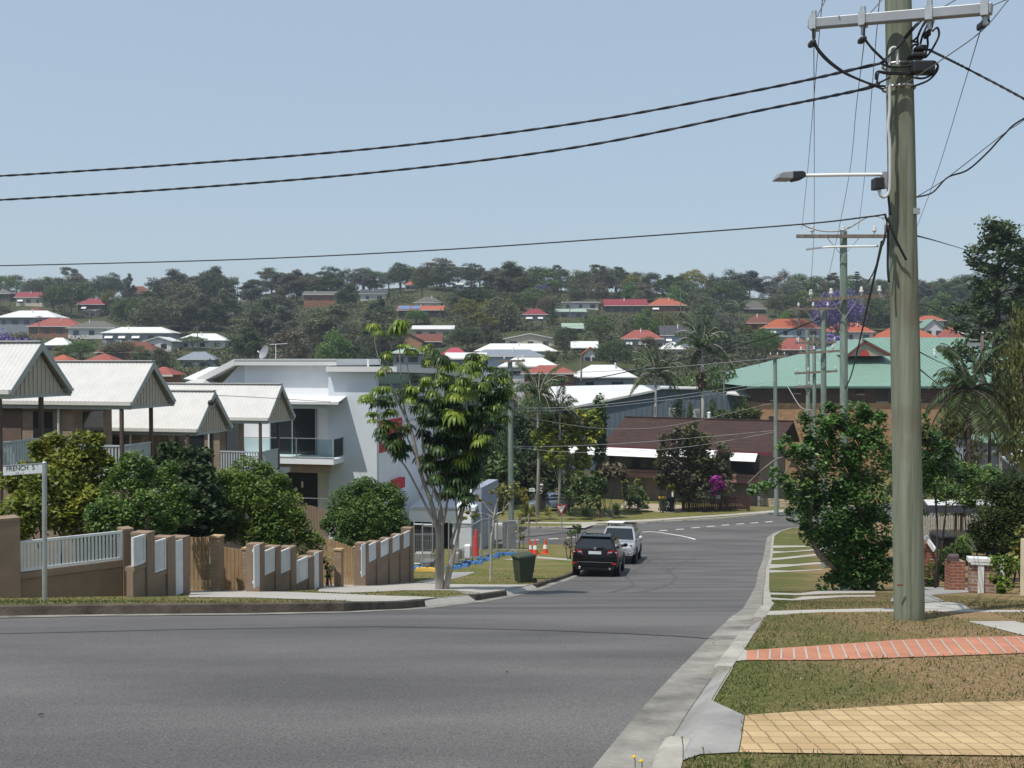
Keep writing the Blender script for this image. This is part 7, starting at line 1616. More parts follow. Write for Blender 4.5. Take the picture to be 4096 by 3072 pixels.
# palms and trees on the right
plant_px('palm_b', 'palm', 3880, 1880, 1400, 400, 'shaggy palm in front of the green-roofed flats, right of the foreground pole', d=46, name='palm_tree', bark=M_DARKBARK)
plant_px('palm_b', 'palm', 3955, 1880, 1480, 260, 'second shaggy palm behind the pale trunk on the right', d=50, name='palm_tree', bark=M_PALEBARK)
plant_px('bushy_a', 'olive2', 3830, 1850, 1560, 230, 'yellowing bush below the shaggy palm', d=50); plant_px('bushy_a', 'brown', 4010, 1790, 1600, 170, 'yellow-brown palm foliage above the cottage roof', d=56)
plant_px('round_a', 'olive2', 4125, 1900, 1175, 300, 'tall yellow-green tree cut by the right edge of the frame', d=46)
plant_px('conifer', 'dark', 3990, 1620, 880, 600, 'tall dark pine with tufted branches against the sky at the right', d=88, name='pine_tree', bark=M_DARKBARK)
# ================================================================ THE TWO PARKED CARS
M_BLACKCAR = M('black_car_paint', (.003, .0035, .005), .16, .1, 2, .25, coat=.25)
M_SILVER = M('silver_car_paint', (.36, .375, .39), .28, .04, 2, .5, metal=.25, coat=.6)
M_CARGLASS = glass_mat('car_glass', (.012, .016, .020), .04)
M_TYRE = M('tyre_rubber', (.014, .014, .015), .85, .15, 8, .2)
M_RIM = M('alloy_rim', (.38, .39, .40), .35, .1, 5, .5, metal=.7)
M_TAIL = M('tail_light_red', (.38, .008, .012), .18, .1, 6, .6, coat=.5)
M_LAMP = M('lamp_clear', (.55, .57, .60), .12, .2, 8, .7, coat=.6)
M_TRIM = M('black_trim', (.015, .015, .016), .55, .1, 5, .3)
M_CHROME = M('chrome', (.65, .66, .68), .15, .05, 5, .6, metal=.9)
M_PLATE = M('number_plate', (.50, .53, .56), .4, .06, 6, .4)
def loft_body(st):
    """st: (y, half width, z bottom, z top, shoulder) stations -> closed shell"""
    mb = MB(); rings = []
    for (y, w, zb, zt, sh) in st:
        h = zt - zb
        half = [(0, zb), (w * .80, zb), (w * .97, zb + h * .12), (w, zb + h * .35), (w, zb + h * .62), (w * .985, zb + h * .80), (w * sh, zt - h * .03), (w * sh * .9, zt), (0, zt + h * .012)]
        rings.append([(x, y, z) for x, z in half] + [(-x, y, z) for x, z in half[-2:0:-1]])
    n = len(rings[0])
    for r in rings: mb.v += [Vector(p) for p in r]
    for i in range(len(rings) - 1):
        for j in range(n): mb.f.append((i*n + j, i*n + (j+1) % n, (i+1)*n + (j+1) % n, (i+1)*n + j)); mb.mi.append(0)
    mb.f.append(tuple(range(n))[::-1]); mb.mi.append(0); mb.f.append(tuple((len(rings)-1)*n + j for j in range(n))); mb.mi.append(0)
    return mb
def quadpt(q, u, v):
    a, b, c, d = q; return (a.lerp(b, u)).lerp(d.lerp(c, u), v)
def panel(mb, q, u0, u1, v0, v1, off=.006, th=.02):
    n = (q[1] - q[0]).cross(q[3] - q[0]).normalized(); pts = [quadpt(q, u, v) + n * off for u, v in ((u0, v0), (u1, v0), (u1, v1), (u0, v1))]
    mb.prism(pts, -n * th)
def greenhouse(b, t):
    """b, t: (y rear, y front, half width rear, half width front, z) for belt and roof -> corner points"""
    B = [Vector((-b[2], b[0], b[4])), Vector((b[2], b[0], b[4])), Vector((b[3], b[1], b[4])), Vector((-b[3], b[1], b[4]))]
    T = [Vector((-t[2], t[0], t[4])), Vector((t[2], t[0], t[4])), Vector((t[3], t[1], t[4])), Vector((-t[3], t[1], t[4]))]
    mb = MB(); mid = [x.lerp(y, .5) + Vector((.02 * (1 if x.x > 0 else -1), 0, 0)) for x, y in zip(B, T)]
    crown = [p * 1.0 + Vector((-p.x * .14, (-.09 if p.y < -.5 else 0.0) * -1 if False else 0, .045)) for p in T]
    crown = [Vector((p.x * .84, p.y + (.10 if i < 2 else -.12), p.z + .05)) for i, p in enumerate(T)]
    allr = [B, mid, T, crown]
    for r in allr: mb.v += r
    for i in range(3):
        for j in range(4): mb.f.append((i*4+j, i*4+(j+1) % 4, (i+1)*4+(j+1) % 4, (i+1)*4+j)); mb.mi.append(0)
    mb.f.append((12, 13, 14, 15)); mb.mi.append(0); mb.f.append((3, 2, 1, 0)); mb.mi.append(0)
    return mb, B, T
def wheel(root, x, y, r, w):
    sg = 1 if x > 0 else -1; mb = MB(); n = 28
    prof = [(r * .62, -w/2), (r * .95, -w/2), (r, -w * .36), (r, w * .36), (r * .95, w/2), (r * .62, w/2)]
    for (rr, o) in prof:
        for j in range(n): th = 2 * math.pi * j / n; mb.v.append(Vector((x + o * sg, y + rr * math.cos(th), r + rr * math.sin(th))))
    for i in range(5):
        for j in range(n): mb.f.append((i*n+j, i*n+(j+1) % n, (i+1)*n+(j+1) % n, (i+1)*n+j)); mb.mi.append(0)
    mb.f.append(tuple(range(n))); mb.mi.append(0)
    ty = out('wheel', mb, M_TYRE, root, smooth=40)
    mb = MB(); xo = x + sg * w * .42
    for k in range(5):
        th = 2 * math.pi * k / 5; d = Vector((0, math.cos(th), math.sin(th))); c = Vector((xo, y, r)); mb.beam(c + d * r * .08, c + d * r * .6, .03, r * .17, Vector((1, 0, 0)))
    mb.tube([Vector((xo, y + r * .6 * math.cos(2*math.pi*j/24), r + r * .6 * math.sin(2*math.pi*j/24))) for j in range(25)], .025, 6); mb.cyl((xo - sg * .02, y, r), (xo + sg * .02, y, r), r * .14, n=10)
    out('rim', mb, M_RIM, ty)
def arch(mb, x, y, r, w):
    sg = 1 if x > 0 else -1; mb.tube([Vector((x + sg * w, y + (r + .05) * math.cos(t), r + (r + .05) * math.sin(t))) for t in [math.pi * i / 14 for i in range(15)]], .035, 6)
def place_car(o, contact, head, back):
    """contact: world point under the nearest axle; head: unit heading in plan; back: local y of that axle"""
    rz = math.atan2(-head[0], head[1]); c = Vector((contact.x, contact.y, 0)) - Vector((head[0], head[1], 0)) * back
    f = Vector((head[0], head[1], 0)) * 1.4; pitch = math.atan2(G(c.x + f.x, c.y + f.y) - G(c.x - f.x, c.y - f.y), 2.8)
    o.location = (c.x, c.y, G(c.x, c.y) + .012); o.rotation_euler = (pitch, 0, rz)
# ---- black SUV seen from behind
S = thing('parked_car', 'black sport utility car parked at the left kerb, seen from behind', 'car')
body = loft_body([(-2.36, .78, .46, .98, .95), (-2.31, .88, .36, 1.10, .94), (-2.18, .935, .31, 1.14, .93), (-1.75, .96, .29, 1.14, .93), (-.9, .965, .27, 1.12, .93), (.2, .965, .27, 1.10, .93), (1.15, .965, .28, 1.08, .93), (1.65, .955, .30, 1.03, .90), (2.05, .93, .34, .97, .86), (2.28, .86, .38, .88, .82), (2.36, .74, .44, .74, .85)])
bd = out('body', body, M_BLACKCAR, S, smooth=42)
gh, B, T = greenhouse((-2.24, 1.30, .865, .86, 1.10), (-1.86, .30, .66, .66, 1.62))
out('cabin', gh, M_BLACKCAR, S, smooth=50, bevel=.03)
rq = (B[0], B[1], T[1], T[0])
mb = MB(); panel(mb, rq, .07, .93, .12, .90); rw = out('rear_window', mb, M_CARGLASS, S)
mb = MB(); a = quadpt(rq, .5, .13) + Vector((0, -.02, 0)); b = quadpt(rq, .72, .20) + Vector((0, -.03, 0)); mb.beam(a, b, .03, .02); out('wiper', mb, M_TRIM, rw)
mb = MB(); mb.prism([Vector((-.62, -1.98, 1.61)), Vector((.62, -1.98, 1.61)), Vector((.60, -1.70, 1.67)), Vector((-.60, -1.70, 1.67))], (0, 0, .03)); out('spoiler', mb, M_BLACKCAR, S, bevel=.01)
for sg in (-1, 1):
    q = (B[1], B[2], T[2], T[1]) if sg > 0 else (B[3], B[0], T[0], T[3])
    for u0, u1 in (((.06, .27), (.30, .62), (.65, .88)) if sg > 0 else ((.12, .35), (.38, .70), (.73, .94))):
        mb = MB(); panel(mb, q, u0, u1, .10, .86, .014); out('side_window', mb, M_CARGLASS, S)
    mb = MB(); mb.tube([(sg * .60, -1.72, 1.66), (sg * .61, -1.6, 1.73), (sg * .61, -.2, 1.74), (sg * .60, .1, 1.67)], .022, 6); out('roof_rail', mb, M_TRIM, S, smooth=60)
    mb = MB(); mb.prism([Vector((sg * x, y, z)) for x, y, z in ((.50, -2.335, .90), (.915, -2.25, .89), (.92, -2.22, 1.03), (.80, -2.28, 1.10), (.55, -2.33, 1.08))], (0, -.035, 0)); tl = out('tail_light', mb, M_TAIL, S, bevel=.012)
    mb = MB(); mb.beam((sg * .53, -2.375, 1.005), (sg * .90, -2.30, 1.015), .012, .022); out('light_strip', mb, M_LAMP, tl)
    mb = MB(); mb.cbox(Vector((sg * .78, -2.335, .56)), Vector((.20, 0, 0)), Vector((0, .05, 0)), Z * .06); out('reflector', mb, M_TAIL, S)
    mb = MB(); mb.ball((sg * 1.06, .92, 1.16), .11, 10, 6, (.95, .55, .75)); mb.beam((sg * .9, .95, 1.10), (sg * 1.02, .93, 1.13), .05, .04); out('door_mirror', mb, M_BLACKCAR, S, smooth=60)
    mb = MB(); mb.cyl((sg * .62, -2.40, .36), (sg * .62, -2.2, .36), .045, n=10); out('exhaust', mb, M_CHROME, S)
    for y in (-1.42, 1.47):
        wheel(S, sg * .84, y, .375, .27); mb = MB(); arch(mb, sg * .84, y, .375, .11); out('wheel_arch', mb, M_TRIM, S)
mb = MB(); mb.cbox(Vector((0, -2.375, .99)), Vector((.52, 0, 0)), Vector((0, .02, 0)), Z * .12); pl = out('number_plate', mb, M_PLATE, S, bevel=.005)
mb = MB(); mb.cbox(Vector((0, -2.37, .99)), Vector((.60, 0, 0)), Vector((0, .02, 0)), Z * .17); out('plate_recess', mb, M_TRIM, S)
mb = MB(); mb.cyl((0, -2.31, 1.17), (0, -2.335, 1.17), .055, n=20); em = out('emblem', mb, M_CHROME, S)
mb = MB()
for k in (0, 2): mb.prism([Vector((0, -2.337, 1.17))] + [Vector((.036 * math.cos(t), -2.337, 1.17 + .036 * math.sin(t))) for t in [math.pi/2 * (k + j / 4) for j in range(5)]], (0, -.002, 0))
out('emblem_blue', mb, M('emblem_blue_paint', (.05, .16, .40), .4, .05), em)
mb = MB(); mb.cbox(Vector((0, -2.37, .61)), Vector((1.5, 0, 0)), Vector((0, .02, 0)), Z * .012); out('bumper_strip', mb, M_CHROME, S)
mb = MB(); mb.prism([Vector((-.75, -2.30, .30)), Vector((.75, -2.30, .30)), Vector((.82, -2.355, .50)), Vector((-.82, -2.355, .50))], (0, .1, 0)); out('bumper_skirt', mb, M_TRIM, S)
mb = MB(); mb.prism([Vector((0, -1.45, 1.68)), Vector((0, -1.3, 1.68)), Vector((0, -1.43, 1.75))], (.03, 0, 0)); out('antenna_fin', mb, M_BLACKCAR, S)
ct = ground_at(2386, 2302); place_car(S, ct, (math.sin(.17), math.cos(.17)), -1.42)
# ---- silver utility facing the camera
N = thing('parked_car', 'silver utility car with roof racks parked facing the camera behind the black car', 'car')
body = loft_body([(-2.55, .80, .50, 1.02, .95), (-2.45, .88, .40, 1.08, .95), (-1.5, .92, .36, 1.10, .95), (-.4, .925, .34, 1.08, .94), (.9, .925, .34, 1.06, .93), (1.25, .92, .35, 1.06, .92), (1.8, .915, .38, 1.03, .90), (2.2, .90, .40, .98, .88), (2.42, .84, .42, .90, .86), (2.52, .70, .46, .80, .9)])
out('body', body, M_SILVER, N, smooth=42)
gh, B, T = greenhouse((-2.4, 1.28, .86, .84, 1.06), (-2.25, .45, .70, .67, 1.66))
out('cabin', gh, M_SILVER, N, smooth=50, bevel=.03)
fq = (B[2], B[3], T[3], T[2])
mb = MB(); panel(mb, fq, .05, .95, .06, .92); ws = out('windscreen', mb, M_CARGLASS, N)
mb = MB(); panel(mb, fq, .12, .20, .10, .20, .012, .01); out('windscreen_label', mb, M_WHITEP, ws)
for sg in (-1, 1):
    q = (B[1], B[2], T[2], T[1]) if sg > 0 else (B[3], B[0], T[0], T[3])
    for u0, u1 in (((.05, .30), (.36, .58), (.61, .85)) if sg > 0 else ((.15, .39), (.42, .64), (.70, .95))):
        mb = MB(); panel(mb, q, u0, u1, .10, .84, .014); out('side_window', mb, M_CARGLASS, N)
    mb = MB(); mb.prism([Vector((sg * x, y, z)) for x, y, z in ((.50, 2.45, .76), (.86, 2.30, .74), (.895, 2.14, .93), (.80, 2.28, .98), (.54, 2.43, .93))], (0, .04, 0)); hl = out('headlight', mb, M_LAMP, N, bevel=.015)
    mb = MB(); mb.cyl((sg * .70, 2.40, .86), (sg * .70, 2.45, .86), .07, n=12); out('lamp_reflector', mb, M_CHROME, hl)
    mb = MB(); mb.cyl((sg * .68, 2.45, .56), (sg * .68, 2.52, .56), .065, n=12); fg = out('fog_lamp', mb, M_TRIM, N); mb = MB(); mb.cyl((sg * .68, 2.5, .56), (sg * .68, 2.526, .56), .045, n=12); out('fog_lens', mb, M_LAMP, fg)
    mb = MB(); mb.ball((sg * 1.07, 1.05, 1.19), .135, 10, 6, (.9, .5, .95)); mb.beam((sg * .88, 1.0, 1.10), (sg * 1.0, 1.03, 1.14), .06, .05); out('door_mirror', mb, M_SILVER, N, smooth=60)
    for y in (-1.5, 1.55):
        wheel(N, sg * .80, y, .37, .25); mb = MB(); arch(mb, sg * .80, y, .37, .115); out('wheel_arch', mb, M_TRIM, N)
    mb = MB(); mb.tube([(sg * .62, -.1, 1.69), (sg * .62, -.1, 1.80)], .025, 6); mb.tube([(sg * .62, -1.6, 1.69), (sg * .62, -1.6, 1.80)], .025, 6); mb.tube([(sg * .62, .1, 1.8), (sg * .62, -1.9, 1.8)], .022, 6); out('rack_side', mb, M_TRIM, N)
mb = MB(); mb.prism([Vector((-.48, 2.48, .66)), Vector((.48, 2.48, .66)), Vector((.50, 2.44, .94)), Vector((-.50, 2.44, .94))], (0, .045, 0)); gr = out('grille', mb, M_TRIM, N)
mb = MB(); mb.cyl((0, 2.52, .82), (0, 2.545, .82), .08, n=16); mb.beam((-.12, 2.535, .82), (.12, 2.535, .82), .02, .05); out('emblem', mb, M_CHROME, gr)
for x in (-.3, .3):
    mb = MB(); mb.beam((x * .6, 2.535, .70), (x * 1.3, 2.50, .93), .02, .05); out('grille_bar', mb, M_CHROME, gr)
mb = MB(); mb.prism([Vector((-.78, 2.44, .40)), Vector((.78, 2.44, .40)), Vector((.86, 2.46, .66)), Vector((-.86, 2.46, .66))], (0, .06, 0)); out('bumper', mb, M_SILVER, N, bevel=.02)
mb = MB(); mb.prism([Vector((-.74, 2.42, .27)), Vector((.74, 2.42, .27)), Vector((.78, 2.45, .41)), Vector((-.78, 2.45, .41))], (0, .05, 0)); out('bumper_skirt', mb, M_TRIM, N)
mb = MB(); mb.cbox(Vector((0, 2.525, .48)), Vector((.40, 0, 0)), Vector((0, .015, 0)), Z * .11); out('number_plate', mb, M_PLATE, N)
for y in (-.1, -1.0, -1.7):
    mb = MB(); mb.beam((-.72, y, 1.82), (.72, y, 1.82), .05, .035); out('roof_bar', mb, M_TRIM, N)
mb = MB(); mb.cbox(Vector((.28, -.75, 1.87)), Vector((.86, 0, 0)), Vector((0, 2.0, 0)), Z * .05); out('roof_rack', mb, M_WHITEP, N, bevel=.01)
ct = ground_at(2470, 2252); place_car(N, ct, (-math.sin(.19), -math.cos(.19)), 1.55)
# ---- small blue-grey car half hidden in the garden of number 5
C3 = thing('parked_car', 'blue-grey hatchback half hidden by garden plants near the number 5 letterbox', 'car')
body = loft_body([(-1.9, .72, .40, .86, .95), (-1.8, .80, .30, .92, .94), (-.8, .84, .26, .92, .93), (.6, .84, .26, .90, .92), (1.3, .82, .30, .84, .88), (1.85, .72, .36, .70, .86)])
m3 = M('blue_grey_car_paint', (.14, .18, .24), .25, .05, 2, .5, coat=.7); out('body', body, m3, C3, smooth=42)
gh, B, T = greenhouse((-1.75, .95, .74, .74, .90), (-1.35, .1, .58, .58, 1.38)); out('cabin', gh, m3, C3, smooth=50, bevel=.03)
for q in ((B[0], B[1], T[1], T[0]), (B[1], B[2], T[2], T[1]), (B[2], B[3], T[3], T[2]), (B[3], B[0], T[0], T[3])):
    mb = MB(); panel(mb, q, .1, .9, .12, .88, .014); out('window', mb, M_CARGLASS, C3)
for sg in (-1, 1):
    for y in (-1.2, 1.2): wheel(C3, sg * .72, y, .3, .2)
c5 = P(2200, 2010, 83.0); C3.location = (c5.x, c5.y, G(c5.x, c5.y) + .13); C3.rotation_euler = (0, 0, R(100))
# ================================================================ FAR HILL: houses, trees, poles
LM['scrub'] = leaf_mat('leaf_scrub', (.038, .052, .022), (.072, .085, .036), (.125, .115, .06))
M_TERRA = tile_mat('terracotta_tiles', (.30, .085, .05), (.40, .125, .075), row=.6); M_REDT = tile_mat('red_tiles', (.23, .06, .05), (.34, .12, .095), row=.6); M_ORANGET = tile_mat('bright_orange_tiles', (.33, .085, .045), (.40, .12, .065), row=.6)
M_MAROON = M('maroon_roof', (.20, .028, .038), .6, .1, 1, .3); M_GREYT = tile_mat('grey_tiles', (.10, .095, .09), (.15, .14, .13), row=.6); M_CHAR = M('charcoal_roof', (.05, .052, .058), .6, .1, 1, .3); M_BLUEGREY = M('blue_grey_roof', (.19, .215, .25), .5, .1, 1, .3); M_PALEGREEN = M('pale_green_roof', (.27, .36, .29), .6, .1, 1, .3); M_PINK = M('pink_red_roof', (.36, .05, .085), .55, .08, 1, .3); M_BROWNT = tile_mat('brown_tiles_far', (.13, .055, .04), (.19, .08, .06), row=.6)
M_WGREY = M('grey_weatherboard', (.25, .27, .30), .8, .1, .8, .2); M_WWHITE = M('white_weatherboard', (.58, .58, .57), .8, .08, .8, .2); M_WCREAM = M('cream_wall', (.50, .46, .36), .8, .08, .8, .2); M_WBRICK = M('far_brick_wall', (.26, .13, .08), .85, .15, 1, .2); M_WDARK = M('dark_timber_wall', (.10, .085, .07), .85, .15, 1, .2); M_WBLUE = M('pale_blue_wall', (.40, .46, .54), .8, .06, .8, .2)
RM = dict(w=M_ROOFWHITE, t=M_TERRA, r=M_REDT, o=M_ORANGET, m=M_MAROON, g=M_GREYT, c=M_CHAR, b=M_BLUEGREY, p=M_PALEGREEN, k=M_PINK, n=M_BROWNT, e=M_GREENROOF)
WM = dict(g=M_WGREY, w=M_WWHITE, c=M_WCREAM, b=M_WBRICK, d=M_WDARK, u=M_WBLUE)
HBOX = []
M_FWIN = glass_mat('far_window', (.03, .035, .045), .1)
def far_house(label, ref, x0, x1, yr, ye, yb, kind, rc, wc, depth=.62, aw=0, name='house', d=None, extra=None):
    xm = (x0 + x1) / 2
    if d is None: d = ground_at(xm, yb).y
    a, b = P(x0, ye, d), P(x1, ye, d); ze = P(xm, ye, d).z; zr = P(xm, yr, d + 4).z; Wd = b.x - a.x; Dp = max(5.0, min(Wd * depth, 11)); gz = min(G(xm, d), P(xm, yb, d).z) - .6
    HBOX.append((x0, x1, yr, yb, d, ref)); ov = .5; zr = max(zr, ze + .25)
    H = thing(name, label, 'house', (a.x + Wd / 2, d, gz)); X0, X1, Y0, Y1 = a.x, b.x, d, d + Dp
    c = [Vector((X0, Y0, ze)), Vector((X1, Y0, ze)), Vector((X1, Y1, ze)), Vector((X0, Y1, ze))]; mb = MB()
    if kind == 'hip':
        ins = min(Dp * .55, Wd * .46); r0 = Vector((X0 + ins, (Y0+Y1)/2, zr)); r1 = Vector((X1 - ins, (Y0+Y1)/2, zr))
        mb.add(c + [r0, r1], [(0, 1, 5, 4), (1, 2, 5), (2, 3, 4, 5), (3, 0, 4), (3, 2, 1, 0)])
    elif kind == 'side':                      # ridge runs across the view
        r0 = Vector((X0, (Y0+Y1)/2, zr)); r1 = Vector((X1, (Y0+Y1)/2, zr)); mb.add(c + [r0, r1], [(0, 1, 5, 4), (1, 2, 5), (2, 3, 4, 5), (3, 0, 4), (3, 2, 1, 0)])
    elif kind == 'front':                     # gable faces the camera
        r0 = Vector(((X0+X1)/2, Y0, zr)); r1 = Vector(((X0+X1)/2, Y1, zr)); th = Vector((0, 0, -.22))
        mb.prism([c[0], r0, r1, c[3]], th); mb.prism([r0, c[1], c[2], r1], th)
    else:                                     # low skillion sheet
        q = [Vector((X0, Y0, ze)), Vector((X1, Y0, ze)), Vector((X1, Y1, zr)), Vector((X0, Y1, zr))]; mb.prism(q, (0, 0, -.2))
    rf = out('roof', mb, RM[rc], H)
    mb = MB(); k = ov
    if kind == 'front': mb.prism([Vector((X0 + k, Y0 + k, gz)), Vector((X1 - k, Y0 + k, gz)), Vector((X1 - k, Y0 + k, ze)), Vector(((X0+X1)/2, Y0 + k, zr - .25)), Vector((X0 + k, Y0 + k, ze))], (0, Dp - 2*k, 0))
    else: mb.box(X0 + k, Y0 + k, gz, X1 - k, Y1 - k, ze - .02)
    out('wall', mb, WM[wc], H)
    if kind != 'front': mb = MB(); mb.box(X0 - .05, Y0 - .12, ze - .16, X1 + .05, Y0 - .005, ze + .03); out('gutter', mb, M_GUTW, H)
    n = max(2, int(Wd / 3.6)); hw = min(1.3, (ze - P(xm, yb, d).z) * .5)
    for i in range(n):
        cx = X0 + k + (Wd - 2*k) * (i + .5) / n + random.uniform(-.3, .3); zc = ze - .75 - hw * .5; ww = random.uniform(.55, .95); mb = MB(); mb.box(cx - ww, Y0 + k - .05, zc - hw/2, cx + ww, Y0 + k + .02, zc + hw/2); w_ = out('window', mb, M_FWIN, H)
        if i < aw: mb = MB(); mb.prism([Vector((cx - ww - .2, Y0 + k - .06, zc + hw * .55)), Vector((cx + ww + .2, Y0 + k - .06, zc + hw * .55)), Vector((cx + ww + .2, Y0 + k - .8, zc - hw * .1)), Vector((cx - ww - .2, Y0 + k - .8, zc - hw * .1))], (0, 0, .06)); out('awning', mb, M_AWNING, H)
    if kind in ('hip', 'side') and Wd > 9: mb = MB(); vx = X0 + Wd * random.uniform(.3, .7); mb.cyl((vx, Y0 + Dp * .35, ze), (vx, Y0 + Dp * .35, zr + .35), .14, n=6); out('vent', mb, M_WHITEP, rf)
    return H, rf
